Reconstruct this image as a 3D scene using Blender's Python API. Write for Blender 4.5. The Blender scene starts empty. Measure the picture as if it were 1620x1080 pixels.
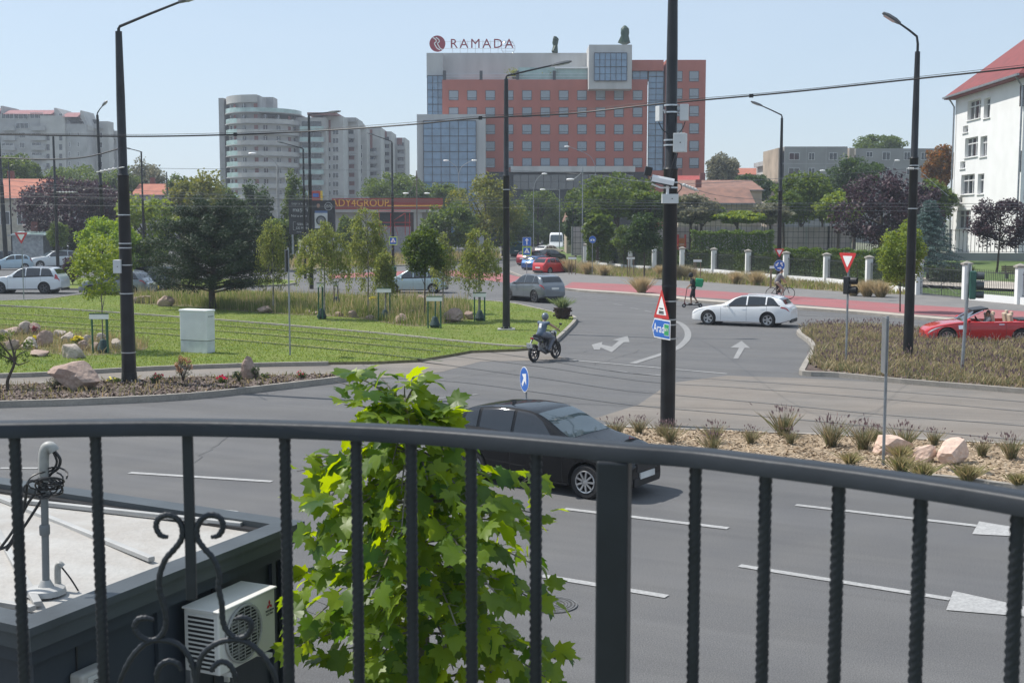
import bpy, bmesh, math, random
from mathutils import Vector, Matrix, noise
from math import sin, cos, pi, radians, atan, atan2, sqrt, tan

# ------------------------------------------------------------------ camera, sky, sun, exposure
C = bpy.context.scene.collection
SC = bpy.context.scene
FPX, CAMZ, HOR = 1960.0, 5.0, 345.0          # focal length in photo pixels, eye height, horizon row
PITCH = atan((540-HOR)/FPX)
cam_d = bpy.data.cameras.new('camera'); cam = bpy.data.objects.new('camera', cam_d); C.objects.link(cam)
cam_d.sensor_width = 36; cam_d.lens = FPX/1620*36; cam_d.clip_end = 6000; cam_d.clip_start = .05
cam.location = (0, 0, CAMZ); cam.rotation_euler = (pi/2-PITCH, 0, 0)
cam_d.dof.use_dof = True; cam_d.dof.focus_distance = 32; cam_d.dof.aperture_fstop = 13
SC.camera = cam
SUN_EL, SUN_AZ = radians(55), atan2(.35, -.935)   # azimuth of the direction TO the sun, counter-clockwise from +X
w = bpy.data.worlds.new('World'); SC.world = w; w.use_nodes = True
nt = w.node_tree; bg = nt.nodes['Background']
sky = nt.nodes.new('ShaderNodeTexSky'); sky.sky_type = 'NISHITA'; sky.sun_disc = False
sky.sun_elevation = SUN_EL; sky.sun_rotation = pi/2-SUN_AZ
sky.air_density = 1.0; sky.dust_density = .6; sky.ozone_density = 1.0; sky.altitude = 100
# thin bright summer veil over the whole sky, a little stronger in faint streaks of cirrus
tcw = nt.nodes.new('ShaderNodeTexCoord'); mpw = nt.nodes.new('ShaderNodeMapping'); mpw.inputs['Scale'].default_value = (1.2, 1.2, 5)
nzw = nt.nodes.new('ShaderNodeTexNoise'); nzw.inputs['Scale'].default_value = 2.2; nzw.inputs['Detail'].default_value = 7; nzw.inputs['Distortion'].default_value = .6
nt.links.new(tcw.outputs['Generated'], mpw.inputs[0]); nt.links.new(mpw.outputs[0], nzw.inputs[0])
mrw = nt.nodes.new('ShaderNodeMapRange'); mrw.inputs[1].default_value = .42; mrw.inputs[2].default_value = .75; mrw.inputs[3].default_value = .62; mrw.inputs[4].default_value = .74
nt.links.new(nzw.outputs[0], mrw.inputs[0])
mxw = nt.nodes.new('ShaderNodeMix'); mxw.data_type = 'RGBA'; mxw.inputs[7].default_value = (4.9, 5.9, 7.1, 1)
nt.links.new(mrw.outputs[0], mxw.inputs[0]); nt.links.new(sky.outputs[0], mxw.inputs[6])
nt.links.new(mxw.outputs[2], bg.inputs[0]); bg.inputs[1].default_value = .116
sl = bpy.data.lights.new('sun', 'SUN'); sun = bpy.data.objects.new('sun', sl); C.objects.link(sun)
sl.energy = 4.7; sl.angle = radians(.5); sl.color = (1, .95, .88)
sdir = Vector((cos(SUN_EL)*cos(SUN_AZ), cos(SUN_EL)*sin(SUN_AZ), sin(SUN_EL)))
sun.rotation_euler = sdir.to_track_quat('Z', 'Y').to_euler(); sun.location = sdir*80
SC.view_settings.view_transform = 'Standard'; SC.view_settings.look = 'None'
SC.view_settings.exposure = 0.22; SC.view_settings.gamma = 1
SC.cycles.max_bounces = 6; SC.cycles.transparent_max_bounces = 8; SC.cycles.volume_bounces = 0
R = random.Random(7)

# ------------------------------------------------------------------ measuring from the photograph
def ray(px, py):
    x = (px-810)/FPX; y = (540-py)/FPX
    return Vector((x, cos(PITCH)+y*sin(PITCH), -sin(PITCH)+y*cos(PITCH)))
def G(px, py, z=0.0):
    d = ray(px, py); t = (z-CAMZ)/d.z
    return Vector((d.x*t, d.y*t, z))
def at(px, py, Y):
    d = ray(px, py); t = Y/d.y
    return Vector((d.x*t, Y, CAMZ+d.z*t))
def zat(py, p):                      # height of the point seen at row py above ground point p
    return at(810, py, p[1]).z
def ppm(Y): return FPX/Y

# ------------------------------------------------------------------ custom properties
def tag(o, label=None, cat=None, group=None, kind=None):
    if label: o['label'] = label
    if cat: o['category'] = cat
    if group: o['group'] = group
    if kind: o['kind'] = kind
    return o
def thing(name, loc, label, cat, group=None, rz=0):
    o = bpy.data.objects.new(name, None); C.objects.link(o); o.empty_display_size = .2
    o.location = Vector(loc); o.rotation_euler = (0, 0, rz)
    return tag(o, label, cat, group)
KIDS = {}
def kids(o): return KIDS.get(o.name, [])
def adopt(o, p):
    o.parent = p; KIDS.setdefault(p.name, []).append(o)
def dup(o, loc=None, rz=None, label=None, group=None, parent=None, scale=None):
    c = o.copy(); C.objects.link(c)
    if parent: adopt(c, parent)
    for ch in list(kids(o)): dup(ch, parent=c)
    if loc is not None: c.location = Vector(loc)
    if rz is not None: c.rotation_euler = (c.rotation_euler[0], c.rotation_euler[1], rz)
    if scale: c.scale = (scale,)*3 if not hasattr(scale, '__len__') else scale
    if label: c['label'] = label
    if group: c['group'] = group
    return c

# ------------------------------------------------------------------ materials
def nodes(name):
    m = bpy.data.materials.new(name); m.use_nodes = True
    return m, m.node_tree, m.node_tree.nodes['Principled BSDF']
MC = {}
def mat(name, col, rough=.6, metal=0, var=.12, scale=3, bump=0, bscale=40, coat=0, spec=.5, trans=0, col2=None, detail=6, stretch=None, alpha=1):
    """procedural paint / plaster / stone: two noises mix the colour, a third one bumps it"""
    if name in MC: return MC[name]
    m, t, b = nodes(name); N, L = t.nodes, t.links
    tc = N.new('ShaderNodeTexCoord'); src = tc.outputs['Object']
    if stretch:
        mp = N.new('ShaderNodeMapping'); mp.inputs['Scale'].default_value = stretch; L.new(src, mp.inputs[0]); src = mp.outputs[0]
    n1 = N.new('ShaderNodeTexNoise'); n1.inputs['Scale'].default_value = scale; n1.inputs['Detail'].default_value = detail
    L.new(src, n1.inputs[0])
    mr = N.new('ShaderNodeMapRange'); mr.inputs[1].default_value = .3; mr.inputs[2].default_value = .7; L.new(n1.outputs[0], mr.inputs[0])
    mx = N.new('ShaderNodeMix'); mx.data_type = 'RGBA'
    c2 = col2 or tuple(c*(1-var*2) for c in col)
    mx.inputs[6].default_value = (*c2, 1); mx.inputs[7].default_value = (*col, 1)
    if not col2: mx.inputs[7].default_value = (*[min(1, c*(1+var*.3)) for c in col], 1)
    L.new(mr.outputs[0], mx.inputs[0]); L.new(mx.outputs[2], b.inputs['Base Color'])
    b.inputs['Roughness'].default_value = rough; b.inputs['Metallic'].default_value = metal
    b.inputs['Coat Weight'].default_value = coat; b.inputs['Specular IOR Level'].default_value = spec
    b.inputs['Transmission Weight'].default_value = trans
    if alpha < 1: b.inputs['Alpha'].default_value = alpha
    if bump:
        n2 = N.new('ShaderNodeTexNoise'); n2.inputs['Scale'].default_value = bscale; n2.inputs['Detail'].default_value = 5
        L.new(src, n2.inputs[0])
        bp = N.new('ShaderNodeBump'); bp.inputs['Strength'].default_value = min(1, bump); bp.inputs['Distance'].default_value = .02
        L.new(n2.outputs[0], bp.inputs['Height']); L.new(bp.outputs[0], b.inputs['Normal'])
    MC[name] = m
    return m
def leaf_mat(name, c1, c2, trans=.35, rough=.55):
    if name in MC: return MC[name]
    m, t, b = nodes(name); N, L = t.nodes, t.links
    g = N.new('ShaderNodeNewGeometry')
    mx = N.new('ShaderNodeMix'); mx.data_type = 'RGBA'; mx.inputs[6].default_value = (*c1, 1); mx.inputs[7].default_value = (*c2, 1)
    L.new(g.outputs['Random Per Island'], mx.inputs[0]); L.new(mx.outputs[2], b.inputs['Base Color'])
    b.inputs['Roughness'].default_value = rough; b.inputs['Specular IOR Level'].default_value = .35
    tr = N.new('ShaderNodeBsdfTranslucent'); ms = N.new('ShaderNodeMixShader'); ms.inputs[0].default_value = trans
    hs = N.new('ShaderNodeHueSaturation'); hs.inputs['Hue'].default_value = .47; hs.inputs['Saturation'].default_value = 1.15; hs.inputs['Value'].default_value = 2.2
    L.new(mx.outputs[2], hs.inputs['Color']); L.new(hs.outputs[0], tr.inputs[0])
    L.new(b.outputs[0], ms.inputs[1]); L.new(tr.outputs[0], ms.inputs[2])
    L.new(ms.outputs[0], N['Material Output'].inputs[0])
    MC[name] = m
    return m
def glass_mat(name, col=(.03, .04, .05), rough=.05, spec=1.0):
    if name in MC: return MC[name]
    m, t, b = nodes(name); N, L = t.nodes, t.links
    tc = N.new('ShaderNodeTexCoord'); n = N.new('ShaderNodeTexNoise'); n.inputs['Scale'].default_value = .6
    L.new(tc.outputs['Object'], n.inputs[0])
    mx = N.new('ShaderNodeMix'); mx.data_type = 'RGBA'; mx.inputs[6].default_value = (*[c*.5 for c in col], 1); mx.inputs[7].default_value = (*[c*1.5 for c in col], 1)
    L.new(n.outputs[0], mx.inputs[0]); L.new(mx.outputs[2], b.inputs['Base Color'])
    b.inputs['Roughness'].default_value = rough; b.inputs['Specular IOR Level'].default_value = spec; b.inputs['IOR'].default_value = 1.6
    MC[name] = m
    return m

# ------------------------------------------------------------------ mesh collector
class MB:
    def __init__(s): s.v = []; s.f = []; s.mi = []; s.m = 0
    def add(s, vs, fs):
        b = len(s.v); s.v.extend([tuple(v) for v in vs])
        for f in fs: s.f.append([b+i for i in f]); s.mi.append(s.m)
        return s
    def box(s, c, d, rz=0, M=None):
        hx, hy, hz = d[0]/2, d[1]/2, d[2]/2
        vs = [Vector((x*hx, y*hy, z*hz)) for z in (-1, 1) for y in (-1, 1) for x in (-1, 1)]
        if M is not None: vs = [M @ v for v in vs]
        if rz: r = Matrix.Rotation(rz, 3, 'Z'); vs = [r @ v for v in vs]
        c = Vector(c)
        return s.add([v+c for v in vs], [(0, 2, 3, 1), (4, 5, 7, 6), (0, 1, 5, 4), (2, 6, 7, 3), (0, 4, 6, 2), (1, 3, 7, 5)])
    def bx(s, x0, x1, y0, y1, z0, z1):
        return s.box(((x0+x1)/2, (y0+y1)/2, (z0+z1)/2), (x1-x0, y1-y0, z1-z0))
    def frame(s, d, up=None):
        d = Vector(d).normalized(); u = Vector(up) if up else (Vector((0, 0, 1)) if abs(d.z) < .9 else Vector((1, 0, 0)))
        a = d.cross(u).normalized(); b = a.cross(d).normalized()
        return a, b
    def bar(s, p, q, wd, h=None, up=None):
        p, q = Vector(p), Vector(q); h = h or wd; a, b = s.frame(q-p, up)
        vs = [c+a*x*wd/2+b*y*h/2 for c in (p, q) for x, y in ((-1, -1), (1, -1), (1, 1), (-1, 1))]
        return s.add(vs, [(0, 3, 2, 1), (4, 5, 6, 7), (0, 1, 5, 4), (1, 2, 6, 5), (2, 3, 7, 6), (3, 0, 4, 7)])
    def tube(s, pts, r, n=8, caps=True, r1=None):
        pts = [Vector(p) for p in pts]; k = len(pts)
        rs = r if hasattr(r, '__len__') else [r+((r1 if r1 is not None else r)-r)*i/max(1, k-1) for i in range(k)]
        vs = []; a = None
        for i, p in enumerate(pts):
            d = (pts[min(i+1, k-1)]-pts[max(i-1, 0)])
            if d.length < 1e-9: d = Vector((0, 0, 1))
            d.normalize()
            if a is None: a, b = s.frame(d)
            else:
                a = (a-d*a.dot(d)); a = a.normalized() if a.length > 1e-6 else s.frame(d)[0]; b = a.cross(d).normalized()
            for j in range(n):
                t = 2*pi*j/n; vs.append(p+(a*cos(t)+b*sin(t))*rs[i])
        fs = [(i*n+j, i*n+(j+1) % n, (i+1)*n+(j+1) % n, (i+1)*n+j) for i in range(k-1) for j in range(n)]
        if caps: fs += [tuple(range(n-1, -1, -1)), tuple((k-1)*n+j for j in range(n))]
        return s.add(vs, fs)
    def lathe(s, prof, n=24, c=(0, 0, 0), M=None, cap=True):      # prof = (r, z) about local Z
        vs = [Vector((r*cos(2*pi*j/n), r*sin(2*pi*j/n), z)) for r, z in prof for j in range(n)]
        if M is not None: vs = [M @ v for v in vs]
        c = Vector(c); k = len(prof)
        fs = [(i*n+j, i*n+(j+1) % n, (i+1)*n+(j+1) % n, (i+1)*n+j) for i in range(k-1) for j in range(n)]
        if cap:
            if prof[0][0] > 1e-5: fs.append(tuple(range(n-1, -1, -1)))
            if prof[-1][0] > 1e-5: fs.append(tuple((k-1)*n+j for j in range(n)))
        return s.add([v+c for v in vs], fs)
    def prism(s, pts, z0, z1, bottom=True):
        n = len(pts); zf = (lambda p: z1) if not callable(z1) else z1
        vs = [(p[0], p[1], z0) for p in pts]+[(p[0], p[1], zf(p)) for p in pts]
        fs = [(i, (i+1) % n, n+(i+1) % n, n+i) for i in range(n)]+[tuple(range(n, 2*n))]
        if bottom: fs.append(tuple(range(n-1, -1, -1)))
        return s.add(vs, fs)
    def extr(s, pts, o, u, v, n, th):          # 2-D outline pts in plane (u,v) at o, extruded th along n
        o, u, v, n = Vector(o), Vector(u), Vector(v), Vector(n); k = len(pts)
        vs = [o+u*p[0]+v*p[1] for p in pts]+[o+u*p[0]+v*p[1]+n*th for p in pts]
        return s.add(vs, [tuple(range(k-1, -1, -1)), tuple(range(k, 2*k))]+[(i, (i+1) % k, k+(i+1) % k, k+i) for i in range(k)])
    def ball(s, c, r, n=10, m=7, M=None):
        r = r if hasattr(r, '__len__') else (r, r, r)
        prof = [(sin(pi*i/m), -cos(pi*i/m)) for i in range(m+1)]
        vs = [Vector((p[0]*cos(2*pi*j/n)*r[0], p[0]*sin(2*pi*j/n)*r[1], p[1]*r[2])) for p in prof for j in range(n)]
        if M is not None: vs = [M @ v for v in vs]
        c = Vector(c)
        return s.add([v+c for v in vs], [(i*n+j, i*n+(j+1) % n, (i+1)*n+(j+1) % n, (i+1)*n+j) for i in range(m) for j in range(n)])
    def cap(s, p, q, r0, r1=None, n=10):       # capsule with taper
        p, q = Vector(p), Vector(q); r1 = r0 if r1 is None else r1; L = (q-p).length or 1e-6; d = (q-p)/L
        P, Rr = [], []
        for i in range(5): a = pi/2*i/4; P.append(p-d*r0*cos(a)); Rr.append(max(1e-4, r0*sin(a)))
        for i in range(5): a = pi/2*i/4; P.append(q+d*r1*sin(a)); Rr.append(max(1e-4, r1*cos(a)))
        a, b = s.frame(d); vs = [c+(a*cos(2*pi*j/n)+b*sin(2*pi*j/n))*r for c, r in zip(P, Rr) for j in range(n)]
        return s.add(vs, [(i*n+j, i*n+(j+1) % n, (i+1)*n+(j+1) % n, (i+1)*n+j) for i in range(9) for j in range(n)])
    def mesh(s, name, off=None):
        me = bpy.data.meshes.new(name)
        vs = s.v if off is None else [(v[0]-off[0], v[1]-off[1], v[2]-off[2]) for v in s.v]
        me.from_pydata(vs, [], s.f); me.update()
        return me
    def build(s, name, m, parent=None, world=False, smooth=False, bevel=0, fixn=True, sharp=35):
        me = s.mesh(name, parent.location if (world and parent) else None)
        ms = m if isinstance(m, (list, tuple)) else [m]
        for x in ms: me.materials.append(x)
        if len(ms) > 1: me.polygons.foreach_set('material_index', s.mi)
        if fixn:
            bm = bmesh.new(); bm.from_mesh(me); bmesh.ops.recalc_face_normals(bm, faces=bm.faces); bm.to_mesh(me); bm.free()
        if smooth:
            me.polygons.foreach_set('use_smooth', [True]*len(me.polygons))
            try: me.set_sharp_from_angle(angle=radians(sharp))
            except Exception: pass
        o = bpy.data.objects.new(name, me); C.objects.link(o)
        if parent: adopt(o, parent)
        if bevel:
            b = o.modifiers.new('bevel', 'BEVEL'); b.width = bevel; b.segments = 2; b.limit_method = 'ANGLE'
        return o
def struct(name, mb, m, **k):
    o = mb.build(name, m, **k); o['kind'] = 'structure'; return o
def evald(o):                                  # freeze modifiers into plain mesh data
    dg = bpy.context.evaluated_depsgraph_get(); dg.update()
    me = bpy.data.meshes.new_from_object(o.evaluated_get(dg)); o.modifiers.clear(); o.data = me
    return o
def text(name, s, size, m, parent, loc, rot, ext=.01, align='CENTER', sx=1, space=1, world=False):
    cu = bpy.data.curves.new(name, 'FONT'); cu.body = s; cu.size = size; cu.extrude = ext; cu.align_x = align; cu.align_y = 'CENTER'
    cu.space_character = space; cu.resolution_u = 3
    t = bpy.data.objects.new(name, cu); C.objects.link(t)
    dg = bpy.context.evaluated_depsgraph_get(); dg.update()
    me = bpy.data.meshes.new_from_object(t.evaluated_get(dg)); bpy.data.objects.remove(t)
    M = Matrix.Translation(Vector(loc)-(parent.location if world else Vector((0, 0, 0)))) @ rot.to_matrix().to_4x4() if hasattr(rot, 'to_matrix') else None
    M = M @ Matrix.Diagonal((sx, 1, 1, 1)); me.transform(M)
    me.materials.clear(); me.materials.append(m)
    o = bpy.data.objects.new(name, me); C.objects.link(o); adopt(o, parent); return o
from mathutils import Euler
FACE = Euler((pi/2, 0, 0))                      # text standing up, read from -Y
def smooth_line(pts, n=6, closed=False):
    P = [Vector(p) for p in pts]; out = []; k = len(P)
    rng = k if closed else k-1
    for i in range(rng):
        g = (lambda j: P[j % k]) if closed else (lambda j: P[min(max(j, 0), k-1)])
        a, b, c, d = g(i-1), g(i), g(i+1), g(i+2)
        for j in range(n):
            t = j/n; out.append(.5*((2*b)+(c-a)*t+(2*a-5*b+4*c-d)*t*t+(3*b-a-3*c+d)*t**3))
    if not closed: out.append(P[-1])
    return out
# ================================================================== GROUND, ROADS, ISLANDS
def ground_mat(name, c1, c2, c3=None, s1=.25, s2=3, rough=.85, bump=.3, bscale=60, fine=300, fvar=.12, spec=.3, streak=None):
    """large patches + medium stains + fine grain, all from noises over object space"""
    m, t, b = nodes(name); N, L = t.nodes, t.links
    tc = N.new('ShaderNodeTexCoord')
    def noi(s, d=6):
        n = N.new('ShaderNodeTexNoise'); n.inputs['Scale'].default_value = s; n.inputs['Detail'].default_value = d
        L.new(tc.outputs['Object'], n.inputs[0]); r = N.new('ShaderNodeMapRange'); r.inputs[1].default_value = .33; r.inputs[2].default_value = .67
        L.new(n.outputs[0], r.inputs[0]); return r.outputs[0]
    a = N.new('ShaderNodeMix'); a.data_type = 'RGBA'; a.inputs[6].default_value = (*c1, 1); a.inputs[7].default_value = (*c2, 1); L.new(noi(s1), a.inputs[0])
    o = a.outputs[2]
    if c3:
        a2 = N.new('ShaderNodeMix'); a2.data_type = 'RGBA'; L.new(o, a2.inputs[6]); a2.inputs[7].default_value = (*c3, 1)
        mm = N.new('ShaderNodeMath'); mm.operation = 'MULTIPLY'; mm.inputs[1].default_value = .5; L.new(noi(s2), mm.inputs[0]); L.new(mm.outputs[0], a2.inputs[0]); o = a2.outputs[2]
    f = noi(fine, 2); mr = N.new('ShaderNodeMapRange'); mr.inputs[3].default_value = 1-fvar; mr.inputs[4].default_value = 1+fvar; L.new(f, mr.inputs[0])
    val = mr.outputs[0]
    if streak is not None:                       # tyre-polished lanes and drips drawn out along the carriageway
        for sc_, amp in (((26, 1.3, 1), .10), ((4, .25, 1), .05)):
            mp = N.new('ShaderNodeMapping'); mp.vector_type = 'TEXTURE'; mp.inputs['Rotation'].default_value = (0, 0, -streak); mp.inputs['Scale'].default_value = sc_; L.new(tc.outputs['Object'], mp.inputs[0])
            ns = N.new('ShaderNodeTexNoise'); ns.inputs['Scale'].default_value = 1; ns.inputs['Detail'].default_value = 4; L.new(mp.outputs[0], ns.inputs[0])
            m2 = N.new('ShaderNodeMapRange'); m2.inputs[1].default_value = .35; m2.inputs[2].default_value = .65; m2.inputs[3].default_value = 1-amp; m2.inputs[4].default_value = 1+amp*.6; L.new(ns.outputs[0], m2.inputs[0])
            mu = N.new('ShaderNodeMath'); mu.operation = 'MULTIPLY'; L.new(val, mu.inputs[0]); L.new(m2.outputs[0], mu.inputs[1]); val = mu.outputs[0]
    h = N.new('ShaderNodeHueSaturation'); L.new(o, h.inputs['Color']); L.new(val, h.inputs['Value'])
    L.new(h.outputs[0], b.inputs['Base Color']); b.inputs['Roughness'].default_value = rough; b.inputs['Specular IOR Level'].default_value = spec
    n = N.new('ShaderNodeTexNoise'); n.inputs['Scale'].default_value = bscale; n.inputs['Detail'].default_value = 6; L.new(tc.outputs['Object'], n.inputs[0])
    bp = N.new('ShaderNodeBump'); bp.inputs['Strength'].default_value = bump; bp.inputs['Distance'].default_value = .03
    L.new(n.outputs[0], bp.inputs['Height']); L.new(bp.outputs[0], b.inputs['Normal']); return m
M_ASPH = ground_mat('asphalt', (.112, .113, .117), (.132, .132, .134), (.155, .152, .147), .09, .7, .82, .6, 90, 55, .28, streak=.47)
M_TRAM = ground_mat('tram_concrete', (.20, .175, .15), (.15, .143, .135), (.24, .21, .18), .3, 1.2, .85, .3, 50, 30, .08, streak=.2)
M_WALK = ground_mat('pavement_grey', (.17, .165, .16), (.21, .20, .19), (.14, .14, .14), .4, 1.5, .85, .2, 60, 20, .06)
M_RED = ground_mat('bike_lane_red', (.34, .115, .12), (.29, .105, .11), (.24, .12, .12), .3, 2, .8, .2, 60, 30, .08)
M_KERB = ground_mat('kerb_concrete', (.36, .33, .29), (.28, .26, .23), (.2, .19, .17), .5, 3, .85, .3, 40, 20, .1)
M_LAWN = ground_mat('lawn_grass', (.10, .155, .03), (.145, .20, .04), (.21, .205, .08), .22, 1.1, .9, 1, 25, 9, .16, .1)
M_FARG = ground_mat('far_ground', (.16, .16, .13), (.12, .15, .07), (.2, .19, .16), .02, .2, .9, .2, 10, 4, .08)
M_PARK = ground_mat('park_grass', (.07, .115, .03), (.11, .155, .045), None, .1, 1, .9, .6, 12, 6, .15)
M_SAND = ground_mat('sandy_soil', (.33, .25, .165), (.25, .185, .125), (.40, .33, .245), .5, 3, .95, 1, 14, 8, .15, .1)
M_MULCH = ground_mat('bark_mulch', (.10, .075, .065), (.16, .125, .11), (.06, .05, .045), 1, 6, .95, 1, 22, 14, .3, .1)
M_SOIL = ground_mat('dry_soil', (.22, .19, .13), (.15, .14, .08), None, .5, 3, .95, 1, 14, 8, .2, .1)
M_PAVE = ground_mat('park_paving', (.45, .40, .34), (.38, .34, .29), None, .3, 3, .85, .2, 30, 10, .08)
M_LINE = ground_mat('road_paint', (.40, .40, .395), (.32, .32, .315), (.24, .24, .24), .6, 9, .7, .2, 60, 24, .14)
M_LINE2 = ground_mat('worn_road_paint', (.30, .30, .295), (.23, .23, .23), (.19, .19, .19), .6, 6, .75, .2, 60, 24, .16)
M_RAIL = mat('rail_steel', (.17, .165, .16), .45, .5, .2, 6)
M_CHIP = leaf_mat('bark_chip', (.09, .065, .055), (.24, .19, .165), 0, .9)

def sheet(name, px, m, z=0, pts=None, kind='structure'):
    mb = MB(); P = pts or [G(x, y) for x, y in px]
    mb.add([(p[0], p[1], z) for p in P], [tuple(range(len(P)))])
    o = mb.build(name, m, fixn=False)
    if o.data.polygons[0].normal.z < 0: o.data.flip_normals()
    o['kind'] = kind; return o
def strip(mb, P, wd, z):
    """flat ribbon of width wd along world points P"""
    P = [Vector((p[0], p[1], 0)) for p in P]; vs = []
    for i, p in enumerate(P):
        d = P[min(i+1, len(P)-1)]-P[max(i-1, 0)]; n = Vector((-d.y, d.x, 0)).normalized()*wd/2
        vs += [(p+n).to_tuple()[:2]+(z,), (p-n).to_tuple()[:2]+(z,)]
    return mb.add(vs, [(2*i, 2*i+1, 2*i+3, 2*i+2) for i in range(len(P)-1)])
def inset(P, d):
    P = [Vector((p[0], p[1])) for p in P]; n = len(P); out = []
    area = sum(P[i].x*P[(i+1) % n].y-P[(i+1) % n].x*P[i].y for i in range(n)); s = 1 if area > 0 else -1
    for i in range(n):
        a = (P[i]-P[i-1]).normalized(); b = (P[(i+1) % n]-P[i]).normalized()
        na = Vector((-a.y, a.x))*s; nb = Vector((-b.y, b.x))*s; v = na+nb
        v = v/max(.5, v.length_squared)*2 if v.length > 1e-4 else na
        out.append(P[i]+v*d)
    return out
def island(name, px, m, h=.13, kw=.16, kerb=True, top=None, sm=5):
    """raised bed: a kerb ring and the surface inside it"""
    P = [Vector((p.x, p.y)) for p in smooth_line([G(x, y) for x, y in px], sm, True)]
    I = inset(P, kw); n = len(P)
    if kerb:
        mb = MB(); vs = [(p.x, p.y, -.05) for p in P]+[(p.x, p.y, h) for p in P]+[(q.x, q.y, h) for q in I]+[(q.x, q.y, h-.06) for q in I]
        fs = []
        for k in range(3): fs += [(k*n+i, k*n+(i+1) % n, (k+1)*n+(i+1) % n, (k+1)*n+i) for i in range(n)]
        mb.add(vs, fs); struct('kerb', mb, M_KERB)
        sheet(name, None, m, (top if top is not None else h-.03), pts=I)
    else: sheet(name, None, m, top if top is not None else h, pts=P)
    return I
def mark(mb, p, q, wd=.12, z=.012):
    strip(mb, [G(*p), G(*q)], wd, z)

g = MB(); g.add([(-1500, -30, -.25), (1500, -30, -.25), (1500, 3000, -.25), (-1500, 3000, -.25)], [(0, 1, 2, 3)])
struct('ground', g, M_FARG, fixn=False)
g = MB(); g.add([(-75, 2, 0), (75, 2, 0), (75, 66, 0), (60, 135, 0), (20, 240, 0), (-75, 240, 0)], [(0, 1, 2, 3, 4, 5)])
struct('road', g, M_ASPH, fixn=False)
sheet('path', [(-300, 632), (-100, 622), (0, 617), (200, 610), (420, 603), (560, 602), (700, 588), (760, 572), (900, 569), (860, 552), (740, 556), (520, 572), (220, 583), (0, 592), (-300, 608)], M_TRAM, .004)
sheet('tram_crossing', [(1010, 640), (1060, 606), (1150, 594), (1270, 598), (1420, 606), (1900, 646), (2200, 690), (2200, 790), (1900, 745), (1300, 692), (1000, 678), (940, 662)], M_TRAM, .004)
# tram rails let into the grass and the asphalt
RAILS = [[(-250, 489), (0, 499), (185, 510), (341, 518.5), (485, 530), (600, 541), (745, 554), (860, 570), (962, 586), (1045, 595), (1160, 602), (1392, 618), (1620, 636), (1950, 664)],
         [(-250, 495), (0, 508), (185, 521), (341, 527.5), (485, 540), (600, 551), (697, 561), (860, 581), (934, 592), (1045, 606), (1160, 613), (1392, 631), (1620, 651), (1950, 682)],
         [(-250, 506), (0, 517), (185, 528), (341, 540), (485, 553), (600, 565), (700, 577), (860, 599), (980, 617), (1041, 623), (1230, 640), (1392, 656), (1620, 674), (1950, 703)],
         [(588, 597), (720, 604), (860, 622), (1000, 641), (1160, 655), (1294, 667), (1620, 697), (1950, 727)]]
mb = MB()
for r in RAILS:
    P = smooth_line([G(x, y) for x, y in r], 5); zz = .118
    for i in range(len(P)-1):
        a, b = P[i], P[i+1]; 
        strip(mb, [a, b], .06, .018)
struct('tram_rails', mb, M_RAIL, fixn=False)
gr = MB()
for r in RAILS[:3]:
    P = smooth_line([G(x, y) for x, y in r[:7]], 4)
    strip(gr, P, .15, .128)
ds = MB()
for r in RAILS[:3]: strip(ds, [p+Vector((0, .38, 0)) for p in smooth_line([G(x, y) for x, y in r[:6]], 4)], .55, .106)
struct('worn_turf', ds, ground_mat('worn_turf', (.20, .21, .07), (.15, .19, .05), (.24, .22, .10), .8, 4, .9, .8, 25, 9, .15, .1), fixn=False)
struct('rail_groove', gr, mat('groove_dark', (.055, .075, .03), .9), fixn=False)
# tram lawn, main lawn island, beds
L1 = [(-300, 603), (0, 596), (93, 592), (185, 587), (274, 583), (410, 579.5), (518, 577), (600, 576), (660, 573), (715, 564), (745, 558.5), (815, 556), (836, 554), (600, 532), (345, 510), (60, 490), (-60, 486), (-300, 478)]
sheet('tram_lawn', L1, M_LAWN, .10)
mb = MB(); Q_ = [G(x, y) for x, y in L1]; mb.add([(q.x, q.y, -.02) for q in Q_]+[(q.x, q.y, .099) for q in Q_], [(i, (i+1) % len(Q_), len(Q_)+(i+1) % len(Q_), len(Q_)+i) for i in range(len(Q_))]); struct('lawn_edge', mb, M_SOIL)
mb = MB(); P = smooth_line([G(x, y) for x, y in [(-300, 606), (0, 598), (93, 594.5), (185, 589), (274, 585), (410, 580.5), (519, 578.5)]], 5)
for i in range(len(P)-1): mb.bar(P[i]+Vector((0, .08, .065)), P[i+1]+Vector((0, .08, .065)), .16, .15, up=(0, 0, 1))
struct('kerb', mb, M_KERB)
L2 = [(-300, 480), (-60, 485), (60, 490), (345, 510), (600, 532), (745, 547), (834, 554), (864, 552), (881, 542), (898, 526), (912, 510), (906, 503), (880, 498), (850, 491), (807, 482), (740, 477), (600, 471), (500, 468), (400, 463), (264, 463), (180, 467), (118, 470), (60, 477), (-60, 479), (-300, 478)]
island('lawn', L2, M_LAWN, .16, .15, sm=3)
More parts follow.
